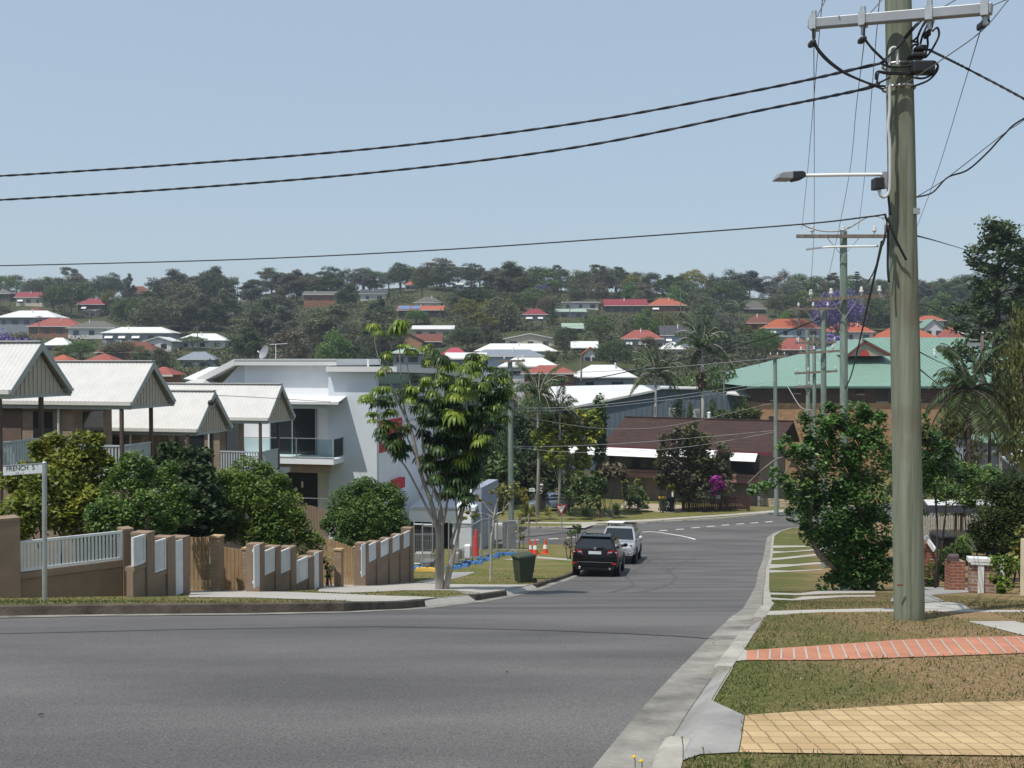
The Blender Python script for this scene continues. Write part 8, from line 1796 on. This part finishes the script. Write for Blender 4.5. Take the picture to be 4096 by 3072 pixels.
for args in (
 ('grey low-pitched house cut by the left edge on the skyline', 'the grey house at the left edge', -70, 42, 1160, 1174, 1205, 'hip', 'g', 'd'),
 ('long maroon-roofed brick house high on the ridge at the far left', 'the long maroon roof at the far left', 55, 172, 1169, 1189, 1225, 'side', 'm', 'c', .6, 1),
 ('maroon-roofed house with a cream awning half hidden by trees', 'the maroon roof with a cream awning', 303, 420, 1194, 1217, 1262, 'hip', 'm', 'd', .6, 1),
 ('dull brown hipped roof peeping over the wide white roof', 'the dull brown hipped roof', 96, 172, 1230, 1247, 1270, 'hip', 'n', 'b'),
 ('wide white-roofed grey house at the far left of the valley', 'the wide white roof at the far left', -20, 228, 1242, 1269, 1335, 'hip', 'w', 'g', .5),
 ('brick house with a large faded red hipped roof at left', 'the large faded red roof', 104, 312, 1271, 1305, 1352, 'hip', 'r', 'b'),
 ('white-walled house with a weathered grey hipped roof', 'the weathered grey roof', 262, 460, 1284, 1311, 1356, 'hip', 'g', 'w'),
 ('long white-roofed grey house with three white window awnings', 'the white roof with three awnings', 400, 690, 1308, 1331, 1375, 'hip', 'w', 'g', .4, 3),
 ('small pyramid white roof just above the nearest townhouse', 'the small white pyramid roof', 166, 277, 1351, 1380, 1402, 'hip', 'w', 'g'),
 ('white hipped roof beside the wooded slope left of centre', 'the white roof by the wooded slope', 700, 905, 1334, 1361, 1392, 'hip', 'w', 'w', .5),
 ('white cottage with its gable facing the street, left of the pole', 'the white gable cottage', 572, 690, 1347, 1364, 1406, 'front', 'w', 'w', 1.2),
 ('wide brown-roofed house mostly hidden behind dark round trees', 'the hidden brown roof', 375, 634, 1366, 1409, 1450, 'hip', 'n', 'b', .5),
 ('red tiled hip roof rising just above the second townhouse roof', 'the red roof above the second townhouse', 324, 458, 1414, 1446, 1500, 'hip', 'r', 'b', .7, 0, 'house', 150),
 ('orange tiled roof edge showing beside the nearest gable', 'the orange roof by the nearest gable', 170, 280, 1419, 1447, 1500, 'hip', 't', 'b', .7, 0, 'house', 160),
 ('small house with a silvery grey corrugated hip roof', 'the silvery corrugated roof', 708, 860, 1407, 1437, 1470, 'hip', 'b', 'g'),
 ('dull red tiled roof behind the second townhouse gable', 'the dull red roof behind the townhouses', 560, 690, 1466, 1500, 1560, 'hip', 'r', 'b', .7, 0, 'house', 110),
 ('brown-red hipped roof on the ridge between gum trees', 'the brown-red ridge roof', 481, 600, 1145, 1174, 1205, 'hip', 'n', 'b'),
 ('white house glimpsed through the ridge gums left of centre', 'the white house in the ridge gums', 955, 1035, 1172, 1184, 1203, 'side', 'w', 'w'),
 ('low house with white eaves inside the wooded slope', 'the low house in the wooded slope', 872, 940, 1236, 1254, 1272, 'skillion', 'g', 'w'),
 ('orange brick house with a long grey roof below the skyline fig', 'the orange brick house below the fig', 1208, 1350, 1165, 1178, 1228, 'side', 'g', 'b'),
 ('dark-roofed white house with two gables below the ridge', 'the dark two-gabled house', 1436, 1550, 1158, 1175, 1200, 'side', 'c', 'w'),
 ('tiny red roof on the skyline between the round trees', 'the tiny red skyline roof', 1615, 1665, 1126, 1138, 1160, 'hip', 't', 'w'),
 ('red-roofed house with blue solar panels on its left half', 'the solar panel house', 1587, 1775, 1222, 1240, 1275, 'side', 't', 'd'),
 ('grey pyramid roof right behind the solar panel house', 'the grey pyramid roof', 1655, 1768, 1188, 1210, 1226, 'hip', 'g', 'w'),
 ('flat white skyline house right of the grey gum', 'the flat white skyline house', 1805, 1860, 1131, 1138, 1158, 'skillion', 'w', 'w'),
 ('pale yellow-white flat roof above the brown brick gable', 'the pale flat roof', 1640, 1815, 1300, 1316, 1345, 'skillion', 'w', 'c'),
 ('pinkish maroon hipped roof right of the umbrella tree top', 'the pinkish maroon roof', 1758, 1876, 1391, 1420, 1448, 'hip', 'k', 'g'),
 ('broad off-white roof behind the crown of the umbrella tree', 'the broad off-white roof', 1775, 1945, 1410, 1434, 1470, 'skillion', 'w', 'g', .6, 0, 'house', 170),
 ('pale green metal roof below the brick gable house', 'the pale green low roof', 1560, 1695, 1385, 1411, 1450, 'hip', 'p', 'g', .6, 0, 'house', 175),
 ('large cream house with its gable end facing the valley', 'the cream gable house', 2012, 2228, 1334, 1354, 1388, 'front', 'w', 'c', .9),
 ('wide white townhouse roofs behind a lower grey roof', 'the wide white townhouse roofs', 1895, 2232, 1374, 1404, 1430, 'hip', 'w', 'u', .35),
 ('blue-grey roofed townhouses with pale blue walls', 'the blue-grey townhouses', 1880, 2178, 1398, 1424, 1460, 'hip', 'b', 'u', .35, 0, 'house', 196),
 ('low white hipped roof beside the site pole', 'the low white hip by the pole', 1990, 2240, 1430, 1466, 1500, 'hip', 'w', 'w', .5, 0, 'house', 165),
 ('bright red tiled roof in front of the low white hip', 'the bright red tiled roof', 2085, 2310, 1460, 1493, 1530, 'hip', 'r', 'b', .5, 0, 'house', 150),
 ('large clean white hipped roof above the hall', 'the clean white hip above the hall', 2282, 2550, 1459, 1508, 1550, 'hip', 'w', 'g', .6, 0, 'house', 155),
 ('small silvery corrugated gable house in the valley', 'the small silvery gable house', 2284, 2396, 1365, 1391, 1412, 'side', 'w', 'd'),
 ('small terracotta gable facing left below the silvery roof', 'the small terracotta gable', 2328, 2398, 1388, 1416, 1445, 'front', 't', 'w'),
 ('faded red hipped house with two white window blinds', 'the faded red roof with blinds', 2486, 2656, 1320, 1355, 1396, 'hip', 'r', 'g', .6, 2),
 ('dark grey roofed house with white walls next to the blinds house', 'the dark grey roof', 2640, 2784, 1302, 1341, 1388, 'side', 'c', 'u', .6, 1),
 ('low white roof below the dark grey house', 'the low white roof below the dark grey one', 2640, 2748, 1368, 1396, 1422, 'hip', 'w', 'w'),
 ('small dark red roof with a white blind at centre', 'the small dark red roof', 2088, 2192, 1236, 1257, 1285, 'hip', 'm', 'g', .6, 2),
 ('low white house with a grey skillion roof near the ridge', 'the white skillion house', 2246, 2400, 1202, 1209, 1236, 'skillion', 'g', 'w'),
 ('green flat roof just below the white skillion house', 'the green flat roof', 2224, 2348, 1234, 1246, 1270, 'skillion', 'p', 'g'),
 ('pale green roof among trees right of the cream gable', 'the pale green roof', 2248, 2338, 1292, 1313, 1332, 'skillion', 'p', 'd'),
 ('long maroon gable house near the ridge right of centre', 'the long maroon gable', 2417, 2594, 1196, 1222, 1255, 'side', 'm', 'd'),
 ('orange hipped house beside the long maroon gable', 'the orange hipped roof', 2590, 2748, 1194, 1221, 1248, 'hip', 't', 'b', .6, 1),
 ('brown hipped roof under the palms right of centre', 'the brown roof under the palms', 2985, 3105, 1260, 1292, 1320, 'hip', 'n', 'b'),
 ('bright orange roof left of the crossarm poles', 'the bright orange roof left of the poles', 3060, 3288, 1275, 1312, 1350, 'hip', 'o', 'u', .5, 1),
 ('bright orange roof right behind the second pole', 'the bright orange roof behind the pole', 3312, 3502, 1290, 1327, 1368, 'hip', 'o', 'w', .6),
 ('bright red roof hidden behind the foreground pole', 'the bright red roof behind the big pole', 3515, 3755, 1312, 1350, 1380, 'hip', 'o', 'w', .5),
 ('white gable cottage with a small green roof right of the big pole', 'the small green-roofed cottage', 3692, 3782, 1277, 1312, 1352, 'front', 'e', 'w', 1.0),
 ('dull terracotta roof right of the green-roofed cottage', 'the dull terracotta roof', 3764, 3860, 1310, 1350, 1375, 'hip', 'r', 'b'),
 ('far red roof behind the green-roofed cottage', 'the far red roof', 3672, 3785, 1263, 1282, 1305, 'hip', 't', 'w'),
 ('long thin white roof above the green flats on the right', 'the long thin white roof', 3845, 4000, 1325, 1335, 1365, 'skillion', 'w', 'd'),
 ('faded pink tiled roofs between the jacaranda and the hall', 'the faded pink roofs', 3112, 3262, 1352, 1398, 1430, 'hip', 'r', 'b'),
 ('flat white roof edge left of the green-roofed flats', 'the flat white roof by the flats', 3000, 3175, 1476, 1505, 1540, 'skillion', 'w', 'g', .6, 0, 'house', 132),
 ('dark grey hip roof high on the ridge right of centre', 'the dark ridge roof', 2975, 3070, 1205, 1235, 1255, 'hip', 'g', 'd'),
 ('cream house front below the maroon awning house', 'the cream house front', 330, 385, 1236, 1242, 1268, 'skillion', 'g', 'c')):
    H_, rf_ = far_house(*args)
    if 'blue solar' in args[0]:
        for x0, x1 in ((1592, 1640), (1646, 1676)):
            d_ = ground_at(1680, 1275).y; a, b = P(x0, 1239, d_ - .1), P(x1, 1239, d_ - .1); v = rf_.data.vertices; s_ = Vector((0, (v[4].co.y - v[0].co.y), v[4].co.z - v[0].co.z)); n_ = Vector((0, -s_.z, s_.y)).normalized() * .09; o_ = Vector((a.x, d_, v[0].co.z + H_.location.z)) + n_ + s_ * .12; mb = MB(); mb.prism([o_, o_ + Vector((b.x - a.x, 0, 0)), o_ + Vector((b.x - a.x, 0, 0)) + s_ * .72, o_ + s_ * .72], n_); out('solar_panel', mb, M('solar_blue', (.10, .17, .33), .25, .2, 3, .6), rf_)
# brown brick gable house with a maroon roof (two wings)
BGd = ground_at(1680, 1400).y
BG, _r = far_house('brown brick gable house with maroon tiled wings behind the umbrella tree', 'the brown brick gable house', 1660, 1770, 1336, 1366, 1402, 'side', 'n', 'd', .6, 0, 'brick_house', BGd + 1.5)
q0, q1, qp = P(1578, 1372, BGd), P(1690, 1366, BGd), P(1633, 1337, BGd); gz_ = G(q0.x, BGd) - .3; mb = MB(); mb.prism([Vector((q0.x, BGd, gz_)), Vector((q1.x, BGd, gz_)), q1, qp, q0], (0, 9, 0)); out('gable_wall', mb, M_ORANGEBRICK, BG)
mb = MB(); mb.prism([q0 + Vector((-.4, -.3, 0)), qp + Vector((0, -.3, .12)), qp + Vector((0, 9.2, .12)), q0 + Vector((-.4, 9.2, 0))], (0, 0, .18)); mb.prism([qp + Vector((0, -.3, .12)), q1 + Vector((.4, -.3, 0)), q1 + Vector((.4, 9.2, 0)), qp + Vector((0, 9.2, .12))], (0, 0, .18)); out('gable_roof', mb, M_BROWNT, BG)
# ---- trees picked out one by one: kind, colour, centre column, base row, top row, width, label
for k_, c_, x, yb, yt, w, lab in (
 ('gum_b', 'grey', 282, 1195, 1052, 135, 'wispy grey gum standing alone against the sky at far left'), ('round_a', 'mid', 215, 1262, 1135, 110, 'bright rounded tree left of the dark pair at far left'), ('round_b', 'dark', 285, 1270, 1130, 120, 'dense dark rounded tree beneath the wispy grey gum'),
 ('gum_a', 'olive', 345, 1195, 1120, 50, 'small grey tree peeping right of the wispy gum'), ('round_a', 'mid', 400, 1192, 1130, 110, 'low green tree left of the pine-like pair'), ('round_b', 'dark', 455, 1190, 1094, 66, 'left of two dark pine-like crowns on the left skyline'), ('gum_a', 'dark', 515, 1190, 1090, 56, 'right of two dark pine-like crowns on the left skyline'),
 ('bushy_a', 'yellow', 435, 1262, 1160, 80, 'yellow-green tree right of the maroon awning house'), ('bushy_b', 'mid', 480, 1285, 1180, 90, 'green tree below the brown-red ridge roof'), ('gum_a', 'grey', 690, 1230, 1072, 190, 'broad grey-green gum on the skyline, left of the twin gum'), ('gum_a', 'olive', 865, 1225, 1060, 165, 'tall domed gum highest on the left skyline'), ('gum_c', 'grey', 810, 1215, 1085, 60, 'thin grey gum between the two big left skyline gums'),
 ('round_b', 'dark', 620, 1300, 1145, 130, 'dark dense tree at the left end of the wooded slope'), ('round_a', 'mid', 550, 1310, 1180, 95, 'bright green tree at the foot of the wooded slope'), ('gum_a', 'brown', 720, 1310, 1160, 140, 'brownish gum in the middle of the wooded slope'), ('gum_a', 'olive', 800, 1320, 1170, 150, 'olive gum right of the brownish gum on the wooded slope'), ('gum_a', 'dark', 680, 1322, 1190, 120, 'dark gum low on the wooded slope'), ('gum_b', 'yellow', 725, 1300, 1215, 75, 'yellowish drooping tree inside the wooded slope'), ('gum_a', 'olive', 900, 1300, 1150, 130, 'olive gum at the right of the wooded slope'), ('gum_a', 'dark', 860, 1325, 1200, 110, 'dark gum at the lower right of the wooded slope'),
 ('gum_a', 'grey', 1005, 1225, 1115, 125, 'grey domed gum on the skyline left of the ridge pole'), ('gum_a', 'olive', 1110, 1270, 1150, 140, 'olive gum below the ridge pole'), ('gum_a', 'dark', 1060, 1310, 1190, 130, 'dark green gum left of the orange brick house'), ('round_b', 'dark', 1232, 1165, 1094, 56, 'small dark round tree on the skyline left of the fig'), ('round_b', 'dark', 1320, 1170, 1070, 128, 'wide umbrella-shaped fig on the skyline'), ('round_b', 'dark', 1452, 1165, 1073, 112, 'second umbrella-shaped fig on the skyline'), ('round_b', 'dark', 1480, 1165, 1118, 70, 'low dark tree beneath the second fig'), ('column', 'yellow', 1407, 1190, 1128, 46, 'yellow-green cone-shaped tree below the figs'),
 ('round_b', 'dark', 1600, 1172, 1054, 108, 'left of two large domed trees on the central skyline'), ('round_a', 'olive', 1688, 1200, 1058, 94, 'right of two large domed trees on the central skyline'), ('gum_c', 'grey', 1782, 1165, 1041, 118, 'feathery grey gum beside the flat white skyline house'), ('bushy_a', 'grey', 1884, 1165, 1122, 70, 'low grey bush right of the flat white skyline house'), ('gum_a', 'olive', 2035, 1210, 1042, 215, 'largest gum on the central skyline'), ('gum_b', 'grey', 1965, 1180, 1085, 70, 'thin gum at the left flank of the largest gum'), ('gum_b', 'grey', 2232, 1150, 1045, 90, 'slender gum with a split crown right of the largest gum'), ('round_a', 'bright', 2222, 1170, 1118, 76, 'bright green low dome beneath the slender gum'), ('gum_b', 'purple', 2178, 1195, 1133, 95, 'pale lilac jacaranda on the ridge at centre'), ('gum_b', 'olive', 2395, 1195, 1040, 130, 'left half of the wide double gum on the skyline'), ('gum_b', 'olive', 2470, 1195, 1052, 110, 'right half of the wide double gum on the skyline'), ('bushy_a', 'brown', 2560, 1205, 1140, 170, 'brownish bush mass above the maroon gable'), ('bushy_b', 'olive', 2310, 1205, 1116, 105, 'olive bush left of the double gum'), ('round_b', 'mid', 2735, 1205, 1124, 140, 'green dome on the skyline right of the orange roof'), ('round_b', 'mid', 2905, 1225, 1124, 168, 'large dark spreading tree on the right skyline'), ('round_b', 'dark', 2950, 1235, 1160, 100, 'dark rounded tree right beneath the spreading tree'), ('norfolk', 'dark', 3048, 1195, 1134, 30, 'tiny cone-shaped pine on the skyline right of centre'),
 ('gum_b', 'olive', 3175, 1210, 1134, 76, 'gum with drooping crown left of the second pole'), ('gum_a', 'mid', 3254, 1215, 1128, 86, 'green gum just left of the second pole'), ('gum_c', 'brown', 3325, 1215, 1074, 98, 'tall thin brownish gum behind the second pole'), ('norfolk', 'dark', 3427, 1225, 1078, 84, 'dark tiered pine right of the second pole'), ('bushy_a', 'mid', 3525, 1215, 1118, 86, 'green tree left of the foreground pole on the skyline'), ('gum_a', 'grey', 3695, 1240, 1120, 90, 'grey gum right of the foreground pole on the skyline'), ('round_a', 'olive', 3120, 1270, 1172, 130, 'olive dome above the bright orange roof'), ('gum_a', 'dark', 3790, 1290, 1160, 120, 'dark gum between the grey gum and the pine'),
 ('round_a', 'purple', 3350, 1400, 1150, 210, 'vivid purple jacaranda behind the second pole'), ('gum_b', 'purple', 3330, 1470, 1320, 190, 'lower purple jacaranda branch left of the second pole'), ('round_b', 'dark', 3480, 1350, 1200, 120, 'dark tree right of the purple jacaranda'), ('gum_a', 'olive', 3560, 1330, 1210, 120, 'olive gum left of the big pole above the red roof'),
 ('round_b', 'mid', 2135, 1250, 1155, 130, 'dense green dome above the small dark red roof'), ('round_b', 'dark', 1960, 1260, 1160, 130, 'dark rounded tree below the largest gum'), ('gum_a', 'dark', 1870, 1245, 1155, 140, 'dark gum right of the grey pyramid roof'), ('round_a', 'bright', 1665, 1300, 1235, 105, 'bright green tree in front of the solar panel house'), ('palm', 'palm', 1920, 1340, 1255, 100, 'grey-green palm left of the cream gable'), ('bushy_b', 'yellow', 2030, 1280, 1190, 90, 'yellowish tree left of the small dark red roof'), ('column', 'dark', 2210, 1300, 1200, 28, 'dark narrow cypress right of the small dark red roof'), ('round_b', 'dark', 1870, 1410, 1310, 150, 'dark green tree right of the brown brick gable'), ('round_b', 'dark', 2265, 1400, 1310, 110, 'dark tree right of the cream gable house'), ('round_b', 'mid', 2400, 1375, 1262, 130, 'dense green tree left of the faded red roof'), ('round_a', 'bright2', 2452, 1490, 1355, 170, 'rounded mid-green tree below the faded red roof'), ('bushy_a', 'brown', 2600, 1440, 1345, 130, 'brown bare-looking tree below the white blinds'), ('bushy_b', 'yellow', 2195, 1445, 1400, 80, 'yellow-green bush above the red tiled roof'), ('palm', 'palm', 2955, 1310, 1205, 120, 'palm before the brown roof right of centre'), ('palm', 'palm', 2790, 1260, 1170, 90, 'palm right of the orange hipped roof'), ('palm', 'palm', 3195, 1350, 1230, 130, 'palm in front of the bright orange roof'),
 ('round_a', 'bright', 320, 1440, 1362, 130, 'bright lime green tree left of the hidden brown roof'), ('bushy_a', 'yellow', 245, 1430, 1380, 80, 'yellow bush below the small white pyramid roof'), ('round_a', 'olive', 480, 1445, 1360, 170, 'dark olive dome in front of the hidden brown roof'), ('bushy_b', 'mid', 565, 1460, 1380, 100, 'green bush right of the olive dome'), ('flat', 'mid', 770, 1400, 1340, 120, 'flat-topped green tree before the white roofs'), ('round_a', 'mid', 270, 1338, 1290, 60, 'round green bush by the faded red roof'), ('bushy_a', 'olive', 640, 1470, 1390, 100, 'olive tree left of the silvery corrugated roof'), ('round_a', 'purple', 60, 1560, 1318, 300, 'purple jacaranda crown above the nearest townhouse roof')):
    if c_ == 'bright2': c_ = 'mid'
    plant_px(k_, c_, x, yb, yt, w, lab, d=(118 if 'nearest townhouse' in lab else None))
# ---- the rest of the hillside trees: filled in between the houses, never across a roof
KINDS = ['gum_a', 'gum_b', 'round_a', 'round_b', 'bushy_a', 'bushy_b']; ADJ = dict(dark='dark green', mid='mid-green', olive='olive', grey='grey-green', brown='brownish', bright='bright green', yellow='yellow-green'); KADJ = dict(gum_a='gum', gum_b='open gum', round_a='domed tree', round_b='dense domed tree', bushy_a='bushy tree', bushy_b='low bushy tree')
random.seed(11); PLACED = []; seen = {}
def try_tree(x, yb, ridge=False):
    if ridge:
        d = random.uniform(405, 448); X_ = (x - W4/2) / F4 * d; p = Vector((X_, d, G(X_, d))); yb = HZ - (p.z - EYE.z) / d * F4
    else: p = ground_at(x, yb); d = p.y
    wood = 560 < x < 1640 and 1190 < yb < 1470
    h = random.uniform(8.5, 13.5) if wood else random.uniform(6, 10.5); w = h * random.uniform(.85, 1.3); hp, wp = h * F4 / d, w * F4 / d
    for (x0, x1, y0, y1, hd, rf) in HBOX:
        if hd > d - 6:
            ox = max(0, min(x + wp/2, x1) - max(x - wp/2, x0)); oy = max(0, min(yb, y1 - (y1 - y0) * .25) - max(yb - hp, y0))
            if ox * oy > .10 * (x1 - x0) * (y1 - y0): return
    for (px_, py_, pw) in PLACED:
        if abs(px_ - x) < (pw + wp) * .22 and abs(py_ - yb) < 12: return
    PLACED.append((x, yb, wp))
    if ridge: h *= 1.15; w = h * random.uniform(1.1, 1.7); hp, wp = h * F4 / d, w * F4 / d
    k = random.choice(['bushy_a', 'bushy_b', 'round_a', 'round_b', 'gum_a']) if ridge else random.choice(['gum_a', 'gum_a', 'gum_a', 'gum_b', 'bushy_b', 'round_a'] if wood else KINDS); c = random.choice(['olive', 'olive', 'grey', 'brown', 'dark', 'olive', 'dark'] if wood else ['mid', 'dark', 'olive', 'mid', 'dark', 'grey', 'brown', 'bright', 'yellow', 'olive'])
    best = min(HBOX, key=lambda q: abs((q[0]+q[1])/2 - x) + 2 * abs(q[3] - yb)); cx = (best[0] + best[1]) / 2
    rel = 'behind' if ridge and abs(x - cx) < (best[1] - best[0]) * .5 else 'below' if yb > best[3] + 8 and abs(x - cx) < (best[1] - best[0]) * .5 else ('behind' if yb < best[3] - 8 and abs(x - cx) < (best[1] - best[0]) * .5 else ('left of' if x < cx else 'right of'))
    lab = f"{ADJ[c]} {KADJ[k]} {rel} {best[5]}"
    plant(k, c, (p.x, p.y, p.z - .1), h, w, lab, group='trees between the houses on the far hillside', name='tree')
for _ in range(5000):
    if len(PLACED) >= 195: break
    yb = 1196 + 300 * random.random() ** 1.25; try_tree(random.uniform(-120, 4220), yb, len(PLACED) < 75)
# low scrub on the hillside that reads as one mass
random.seed(5); RNG = np.random.default_rng(5); lv = Leaves()
for _ in range(8500):
    x = random.uniform(-200, 4300); yb = 1186 + 400 * random.random() ** 1.35; p = ground_at(x, yb)
    if any(q[0] - 6 < x < q[1] + 6 and q[2] - 4 < yb < q[3] + 16 for q in HBOX): continue
    s = random.uniform(1.0, 3.0); lv.blob((p.x, p.y, p.z + s * .4), (s * 1.4, s * 1.4, s * .8), 30, .8, .3)
o = mesh_obj('hillside_scrub', lv.mesh('hillside_scrub', LM['scrub'])); tag(o, 'low olive scrub and hedges filling the gaps on the far hillside', 'scrub', None, 'stuff')
# ---- small power poles on the hill
M_HPOLE = M('far_pole_grey', (.17, .17, .16), .85, .15, 3)
for lab, x, yt, yb, wa in (('small pole before the faded red roof at left', 156, 1263, 1360, 26), ('small pole before the white roofs left of centre', 790, 1304, 1400, 22), ('tiny pole on the skyline left of the figs', 1142, 1121, 1165, 16), ('tiny pole on the skyline right of the domed gum', 951, 1111, 1160, 12), ('small lamp pole below the skyline figs', 1339, 1185, 1235, 8), ('small pole left of the umbrella tree tips', 1542, 1338, 1400, 26), ('small pole behind the umbrella tree crown', 1850, 1331, 1400, 12), ('small pole before the cream gable house', 2187, 1306, 1392, 16), ('small pole before the white skillion house', 2279, 1202, 1290, 24), ('lamp pole before the bright red tiled roof', 2325, 1430, 1515, 8), ('tall pale pole before the dark grey roof', 2656, 1253, 1392, 6), ('pole on the right of the orange hipped roof', 2722, 1154, 1265, 18), ('tiny pole on the right skyline', 3000, 1154, 1205, 12), ('pole left of the bright orange roof', 3070, 1233, 1345, 8), ('short pole with crossarm above the hall roof', 2896, 1481, 1580, 46), ('small pole right of the foreground pole before the pine', 3711, 1205, 1260, 18)):
    p = ground_at(x, yb) if yb < 1500 else P(x, yb, 112); t = P(x, yt, p.y); o = thing('power_pole', lab, 'power pole', p, 0, 'small power poles on the hill'); mb = MB(); mb.cyl(p - Z * .3, t, max(.10, 3.2 * p.y / F4 / 2), n=7); out('shaft', mb, M_HPOLE, o, smooth=60)
    if wa > 8: mb = MB(); w_ = wa * p.y / F4 / 2; c = P(x, yt + 4, p.y); mb.beam(c - Vector((w_, .12, 0)), c + Vector((w_, -.12, 0)), .12, .16); out('crossarm', mb, M_HPOLE, o)
for lab, pl in (('faint wire crossing the hill from the tall pale pole to the right', [(2656, 1258, 262), (2860, 1262, 262), (3070, 1240, 262)]), ('faint wire crossing the hill left of the tall pale pole', [(2187, 1310, 262), (2420, 1295, 262), (2656, 1258, 262)]), ('faint wire over the roofs at left', [(156, 1268, 262), (480, 1288, 262), (790, 1310, 245)])): wire(lab, pl, .035, M_WIRE)
# ================================================================ GRASS BLADES and litter on the near verges
LM['grass'] = leaf_mat('grass_blade', (.060, .105, .022), (.20, .165, .085), (.34, .255, .15), rough=.7, trans=.3, spec=.15)
def grass_patch(name, label, poly, n, h0, y0, y1, green_fn, base, avoid=True, extra=None):
    rg = np.random.default_rng(3); xs = [p[0] for p in poly]; xa, xb = max(min(xs), -16), min(max(xs), 9); C = []; var = []
    tries = 0
    while len(C) < n and tries < n * 12:
        tries += 1; y = y0 + (y1 - y0) * rg.random() ** 1.7; x = xa + (xb - xa) * rg.random()
        if abs(x) > .53 * y + .6 or not inpoly(x, y, poly): continue
        if avoid and any(inpoly(x, y, q) for q in PAVED): continue
        C.append((x, y, G(x, y) + base + (extra(x, y) if extra else 0))); g = green_fn(x, y); var.append(min(1, max(0, (.12 if rg.random() < g else .78) + .22 * rg.normal())))
    n = len(C); C = np.array(C); th = rg.random(n) * 6.283; h = h0 * (.5 + .9 * rg.random(n)) * np.where(np.array(var) < .45, 1.25, .8); ln = (rg.normal(size=(n, 2)) * .55) * h[:, None]; w = .0035 + .003 * rg.random(n) + .00035 * C[:, 1]
    v = np.empty((n, 3, 3)); s = np.stack([np.cos(th), np.sin(th), np.zeros(n)], 1) * w[:, None]; v[:, 0] = C - s; v[:, 1] = C + s; v[:, 2] = C; v[:, 2, :2] += ln; v[:, 2, 2] += h; v[:, :2, 2] -= .01
    me = bpy.data.meshes.new(name); me.vertices.add(3 * n); me.vertices.foreach_set('co', v.reshape(-1).astype(np.float32)); me.loops.add(3 * n); me.loops.foreach_set('vertex_index', np.arange(3 * n, dtype=np.int32)); me.polygons.add(n); me.polygons.foreach_set('loop_start', np.arange(0, 3 * n, 3, dtype=np.int32)); me.update(calc_edges=True)
    at = me.attributes.new('var', 'FLOAT', 'FACE'); at.data.foreach_set('value', np.array(var, np.float32)); me.materials.append(LM['grass']); tag(mesh_obj(name, me), label, 'grass', None, 'stuff')
def gfn(x, y):
    e = x - (-1.05 + .29 * y); k = .5 + .5 * math.sin(x * 1.9 + y * .7) * math.sin(y * 1.3 - x * .4); return (.8 if e < .8 else .08) * .7 + .3 * k * .5
grass_patch('verge_grass', 'short dry and green grass on the right verge', [(p[0] + .02, p[1]) for p in right_poly], 90000, .012, 4.6, 26, gfn, VO, extra=mound)
grass_patch('verge_weeds', 'scattered taller weeds and tufts on the right verge', [(p[0] + .02, p[1]) for p in right_poly], 3500, .026, 4.6, 16, lambda x, y: .75, VO, extra=mound)
grass_patch('kerb_grass', 'short grass on the left verge by the street sign', left_poly, 22000, .026, 12.5, 44, lambda x, y: .45 + .3 * math.sin(x * .8 + y * .5), VO + .015)
rg = random.Random(9); lit = [M('leaf_litter', (.26, .14, .06), .9, .3, 9), M('pale_litter', (.5, .42, .3), .9, .2, 9), M('dark_stick', (.03, .025, .02), .9, .2, 9)]
for lab, x, y, s, m, o in (('curled dry brown leaf on the green verge', 3806, 2673, .05, 0, VO), ('pale bark strip on the verge by the brick path', 3203, 2719, .05, 1, VO), ('dry leaf in the gutter by the brick path', 2855, 2573, .04, 0, .02), ('dry leaf near the paver driveway edge', 3412, 2805, .03, 0, VO), ('dark stick lying on the asphalt at lower left', 163, 2861, .05, 2, .01), ('orange leaf on the asphalt at left', 298, 2614, .03, 0, .01), ('dark leaf on the asphalt at bottom centre', 2028, 2690, .03, 2, .01), ('dry leaf clump on the verge in the middle', 3488, 2742, .03, 0, VO)):
    p = ground_at(x, y, o); a = rg.uniform(0, 3); d = Vector((math.cos(a), math.sin(a) * .4, 0)) * s * .6; n_ = Vector((-d.y, d.x, 0)) * .35; mb = MB(); mb.add([p - d, p + n_ + Z * .012, p + d + Z * .006, p - n_ + Z * .008], [(0, 1, 2), (0, 2, 3)]); tag(out('dry_leaf', mb, lit[m], origin=p), lab, 'leaf')
for lab, x, y, yt, c in (('left yellow dandelion at the bottom edge by the gutter', 2540, 3070, 3027, 1), ('right yellow dandelion at the bottom edge by the gutter', 2568, 3072, 3043, 1), ('tall brown seed head over the crossover slab', 2732, 3045, 2948, 0), ('dark thin seed head right of the crossover slab', 2815, 3030, 2990, 0)):
    p = ground_at(x, y, VO); t = P(x - 4, yt, p.y); o = thing('weed', lab, 'weed', p); mb = MB(); mb.tube([p, p.lerp(t, .6) + Vector((.004, 0, 0)), t], .0022, 5); out('stalk', mb, LM['mid'], o); mb = MB(); mb.ball(t, .011 if c else .007, 8, 5, (1, 1, .6)); out('flower_head', mb, M('dandelion_yellow', (.65, .42, .01), .6) if c else lit[0], o)
# ================================================================ HAZE over the valley
def build_haze(density):
    mb = MB(); mb.box(-720, -60, -16, 720, 720, 52); m = bpy.data.materials.new('haze_air'); m.use_nodes = True; n = m.node_tree.nodes; n.remove(n['Principled BSDF'])
    v = n.new('ShaderNodeVolumePrincipled'); v.inputs['Color'].default_value = (.80, .88, 1.0, 1); v.inputs['Density'].default_value = density; v.inputs['Anisotropy'].default_value = .25
    m.node_tree.links.new(v.outputs[0], n['Material Output'].inputs['Volume']); o = out('haze', mb, m); o['kind'] = 'stuff'; o['label'] = 'thin blue haze over the valley'
build_haze(.00029)
